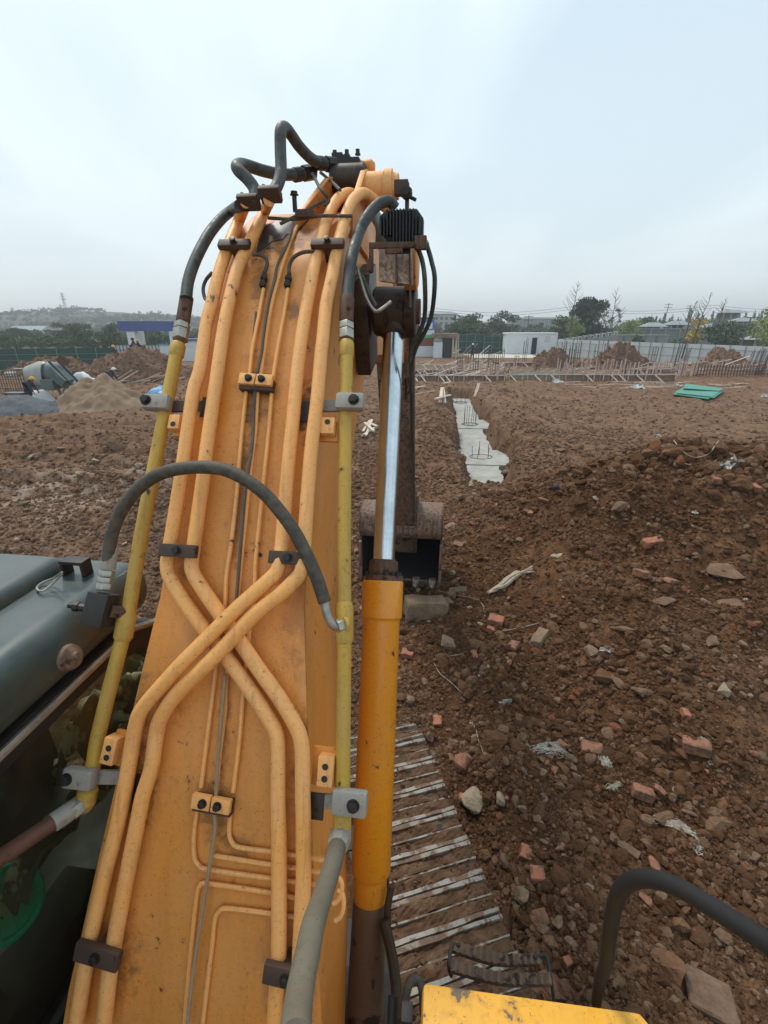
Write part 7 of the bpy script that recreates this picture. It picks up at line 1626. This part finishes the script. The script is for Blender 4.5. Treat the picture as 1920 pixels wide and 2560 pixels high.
for i, (pxa, pxb, Y, za, zb) in enumerate(((1530,1660,74,0,2.2), (1560,1780,84,0,3.0), (1640,1900,96,0,3.9), (1700,1920,110,0,4.6))):
    t = thing('terrace_wall', (gx(pxa,Y), Y, 0), ('lowest','second','third','topmost')[i]+' stepped terrace wall on the slope behind the right fence', 'wall')
    part('wall', MB().box((gx(pxa,Y), Y, za), (gx(pxb,Y), Y+1.0, zb)), M_TERR if i % 2 else M_WALLG, t); part('coping', MB().box((gx(pxa,Y)-.1, Y-.1, zb), (gx(pxb,Y)+.1, Y+1.1, zb+.15)), M_WALLG, t)
    n = int((gx(pxb,Y)-gx(pxa,Y))/2.4)
    for k in range(n): xx = gx(pxa,Y)+1.2+k*2.4; part('pier', MB().box((xx-.12, Y-.12, za), (xx+.12, Y-.02, zb-.01)), M_TERR if i % 2 == 0 else M_WALLG, t)
for px, Y, w, zr, lab in ((1620,88,4.0,4.1,'leftmost grey-roofed pavilion on the terraces'), (1678,90,4.0,4.4,'second grey-roofed pavilion on the terraces'), (1765,86,4.6,3.9,'grey-roofed pavilion right of the yellow tree'), (1838,98,5.0,5.0,'far pale-roofed pavilion behind the bush'), (1805,120,6.5,7.0,'wide low roofed hall high on the slope'), (1900,62,4.0,2.7,'grey hip-roofed hut at the right edge behind the fence')):
    x = gx(px, Y); t = thing('pavilion', (x, Y, 0), lab, 'pavilion'); part('roof', MB().hull([(x-w/2,Y-1,zr-.7),(x+w/2,Y-1,zr-.7),(x-w/2,Y+2,zr-.7),(x+w/2,Y+2,zr-.7),(x-w*.22,Y+.5,zr),(x+w*.22,Y+.5,zr)]), M_ROOFG, t)
    for s in (-.4, -.13, .13, .4): part('column', MB().box((x+s*w-.12, Y-.7, 0), (x+s*w+.12, Y-.5, zr-.71)), M_WALLG, t)
    part('back_wall', MB().box((x-w*.42, Y+1.5, 0), (x+w*.42, Y+1.7, zr-.71)), M_TERR, t)
# conifers on the far slope
for k in range(34):
    px = 1590+k*10.2+rs.uniform(-3, 3); Y = rs.uniform(165, 200); x = gx(px, Y); top = W(px, 798-rs.rand()**2*34-(px-1590)*.01, Y).z; org = Vector((x, Y, 0))
    t = thing('conifer', org, f"{'tall' if top > 9 else 'small'} pointed conifer on the far ridge, {['first','second','third','fourth','fifth','sixth','seventh','eighth','ninth','tenth'][k % 10]} of the {['left','middle left','middle right','right'][min(3, k//10)]} run", 'tree', 'pointed conifers along the far right ridge'); r_ = np.random.RandomState(k)
    blobs = [(x, Y, top*s, (1-s)*1.9+.15, (1-s)*1.9+.15, top*.07) for s in np.linspace(.35, .98, 9)]; quads('crown', leaves(r_, blobs, 420, .30), L_CON, t, org)
    part('trunk', MB().tube([org, org+UP*top*.9], [.22,.05], 5), M_TRUNK, t)
# grey block of flats far away
Yb = 190; x0, x1 = gx(1070, Yb), gx(1152, Yb); z1 = W(1100, 786, Yb).z; ab = thing('office_block', ((x0+x1)/2, Yb, 0), 'pale grey office block with rows of windows far behind the shed', 'building')
M_BLD = simple('pale_grey_render', (.36,.36,.36), .9, 0, .06, .2, 0); M_WIN = simple('window_glass_dark', (.07,.085,.10), .3, 0, .1, 1, 0)
part('wall', MB().box((x0, Yb, 0), (x1-2.5, Yb+14, z1)), M_BLD, ab); part('roof', MB().prism([Vector((x0-.3,Yb-.4,z1)), Vector((x1-2,Yb-.4,z1)), Vector((x1-4,Yb+5,z1+1.0)), Vector((x0-.3,Yb+5,z1+1.0))], UP*.2), M_ROOFG, ab)
for i in range(6):
    for k in range(4):
        x = x0+2.2+i*1.85; z = z1-1.9-k*1.75
        if x < x1-3.2: part('window', MB().box((x, Yb-.06, z), (x+.95, Yb-.01, z+1.0)), M_WIN, ab)
Yb = 240; x0, x1 = gx(1275, Yb), gx(1378, Yb); z1 = W(1100, 797, Yb).z; ab = thing('long_hall', ((x0+x1)/2, Yb, 0), 'long low grey hall on the horizon behind the container', 'building')
part('wall', MB().box((x0, Yb, 0), (x1, Yb+14, z1)), M_TERR, ab); part('roof', MB().box((x0-.5, Yb-.5, z1), (x1+.5, Yb+14, z1+.7)), M_WHTD, ab)
for k in range(12): part('bay', MB().box((x0+.8+k*1.7, Yb-.1, .8), (x0+1.2+k*1.7, Yb-.02, z1-.4)), M_WALLG, ab)
# woods: belts of trees read as one mass
def belt(px0, px1, Y0, Y1, h0, h1, n, mat, name, seed, lsize, per=160, z0=0, topfn=None):
    rs_ = np.random.RandomState(seed); V = []
    for k in range(n):
        Y = rs_.uniform(Y0, Y1); x = gx(rs_.uniform(px0, px1), Y); h = rs_.uniform(h0, h1); w = h*rs_.uniform(.5, .9); zb = z0 if topfn is None else topfn(x, Y)
        blobs = [(x+rs_.normal()*w*.28, Y+rs_.normal()*w*.28, zb+h*rs_.uniform(.2,.85), w*.3, w*.3, h*.16) for _ in range(7)]; V.append(leaves(rs_, blobs, per, lsize))
    return quads(name, np.concatenate(V), mat, None, (0,0,0), 'stuff')
belt(-120, 520, 75, 120, 1.3, 2.5, 150, L_MID, 'scrub_belt', 1, .28, 260)
belt(-120, 520, 120, 190, 1.4, 2.9, 150, L_GREY, 'woodland', 2, .34, 220)
belt(1000, 1420, 120, 180, 2.5, 4.5, 70, L_GREY, 'woodland', 3, .34, 200)
belt(1400, 2000, 118, 160, 2.5, 5.0, 110, L_MID, 'woodland', 4, .32, 200)
belt(1380, 1990, 70, 100, 1.0, 2.6, 90, L_MID, 'scrub_belt', 5, .22, 140)
for px, Y, h, w, lab in ((215,84,4.4,4,'tall feathery tree in the scrub left of the gate'), (285,78,3.9,5,'broad green tree just left of the gate'), (175,96,4.0,5,'grey-green tree amid the left scrub'), (60,92,3.2,5,'rounded dark tree at the far left scrub'), (375,86,3.9,6,'green tree seen through the gate opening'), (20,80,2.9,6,'leftmost bush above the green fence')):
    tree(px, Y, h, w, L_MID, lab, n=1700, lsize=.2, crown=.85, seed=40+px)
# hills
SIL = [(-400,800),(-100,812),(0,806),(30,798),(70,796),(110,797),(150,791),(200,783),(250,779),(285,782),(310,791),(330,803),(345,805),(380,797),(430,795),(480,797),(560,806),(640,812)]
def hill(name, Y0, Y1, pts, mat, lab=None, dy=0):
    Xp = [gx(p[0], Y1) for p in pts]; Zp = [max(.0, W(p[0], p[1]+dy, Y1).z) for p in pts]
    n, m = 150, 26; xs = np.linspace(Xp[0], Xp[-1], n); zt = np.interp(xs, Xp, Zp); X = np.repeat(xs[:, None], m, 1)*1.0; s = np.linspace(0, 1, m)[None, :]; Yy = Y0+(Y1-Y0)*s+0*X
    Z = zt[:, None]*np.sin(s*math.pi/2)**1.3+1.3*fbm(X*.05, Yy*.05, 4, 91)*s
    Xb = np.concatenate([X, X[:, ::-1]], 1); Yb_ = np.concatenate([Yy, 2*Y1+20-Yy[:, ::-1]], 1); Zb = np.concatenate([Z, Z[:, ::-1]], 1)
    o = grid_obj(name, Xb, Yb_, Zb, mat); tag(o, kind='structure'); return xs, zt
M_HILL = leaf_mat('wooded_hillside', (.028,.046,.038), .3)
xs_, zt_ = hill('hill', 240, 400, SIL, M_HILL, dy=-2)
rs_ = np.random.RandomState(5); V = []
for k in range(1300):
    i = rs_.randint(0, 149); s = rs_.rand()**.75; x = xs_[i]+rs_.uniform(-3, 3); y = 240+160*s; z = zt_[i]*math.sin(s*math.pi/2)**1.3
    if zt_[i] < 2: continue
    h = rs_.uniform(1.8, 3.2)*(1 if rs_.rand() < .93 else 1.6); blobs = [(x+rs_.normal()*1.2, y+rs_.normal()*1.2, z+h*rs_.uniform(.3,.8), 1.3, 1.3, h*.25) for _ in range(4)]; V.append(leaves(rs_, blobs, 60, .42))
quads('hill_woods', np.concatenate(V), M_HILL, None, (0,0,0), 'stuff')
xs2, zt2 = hill('distant_ridge', 900, 1150, [(-500,806),(200,800),(600,804),(1000,806),(1200,802),(1400,800),(1600,797),(1800,792),(2000,796),(2400,800)], M_HILL, dy=4)
def pylon(px, py0, py1, Y, lab):
    a, b = W(px[0], py0, Y), W(px[1], py1, Y); a.z -= 6; t = thing('lattice_tower', a, lab, 'lattice tower', 'lattice towers on the hill'); hh = (b-a)
    for sx, sy in ((-1,-1),(1,-1),(1,1),(-1,1)): part('leg', MB().bar(a+Vector((sx*1.5,sy*1.5,0)), b+Vector((sx*.35,sy*.35,0)), .22, .22), M_POLE, t)
    for k in range(7):
        s0, s1 = k/7, (k+1)/7; w0, w1 = 1.5-1.15*s0, 1.5-1.15*s1
        for sg in (-1, 1): part('brace', MB().bar(a+hh*s0+Vector((sg*w0,-w0,0)), a+hh*s1+Vector((-sg*w1,-w1,0)), .15, .15), M_POLE, t)
    for s, w in ((.8, 2.8), (.9, 2.2), (1.0, 1.4)): part('crossarm', MB().bar(a+hh*s-Vector((w,0,0)), a+hh*s+Vector((w,0,0)), .5, .35), M_POLE, t)
pylon((170,154), 787, 733, 430, 'taller lattice tower on the wooded hill')
pylon((36,30), 800, 770, 460, 'smaller lattice tower at the left end of the hill')
for k, (a, b) in enumerate((((0,835),(60,828)), ((60,836),(95,842)))): pass
x = gx(80, 150); hs = thing('farmhouse', (x, 150, 0), 'small pale farmhouse roof in the trees under the hill', 'house'); part('wall', MB().box((x-5,150,0),(x+5,156,2.2)), M_WHTD, hs); part('roof', MB().hull([(x-5.5,149.5,2.2),(x+5.5,149.5,2.2),(x-5.5,156.5,2.2),(x+5.5,156.5,2.2),(x-5,153,3.4),(x+5,153,3.4)]), M_ROOFG, hs)
# air
mb = MB().box((-1500, -60, -1.6), (1500, 1420, 48)); hzm = bpy.data.materials.new('haze'); hzm.use_nodes = True; nt = hzm.node_tree
for n in list(nt.nodes):
    if n.type != 'OUTPUT_MATERIAL': nt.nodes.remove(n)
pv = nt.nodes.new('ShaderNodeVolumePrincipled'); pv.inputs['Color'].default_value = (.92,.96,.98,1); pv.inputs['Density'].default_value = 0.00115; pv.inputs['Anisotropy'].default_value = .3
nt.links.new(pv.outputs[0], nt.nodes['Material Output'].inputs['Volume'])
part('haze', mb, hzm, kind='stuff')
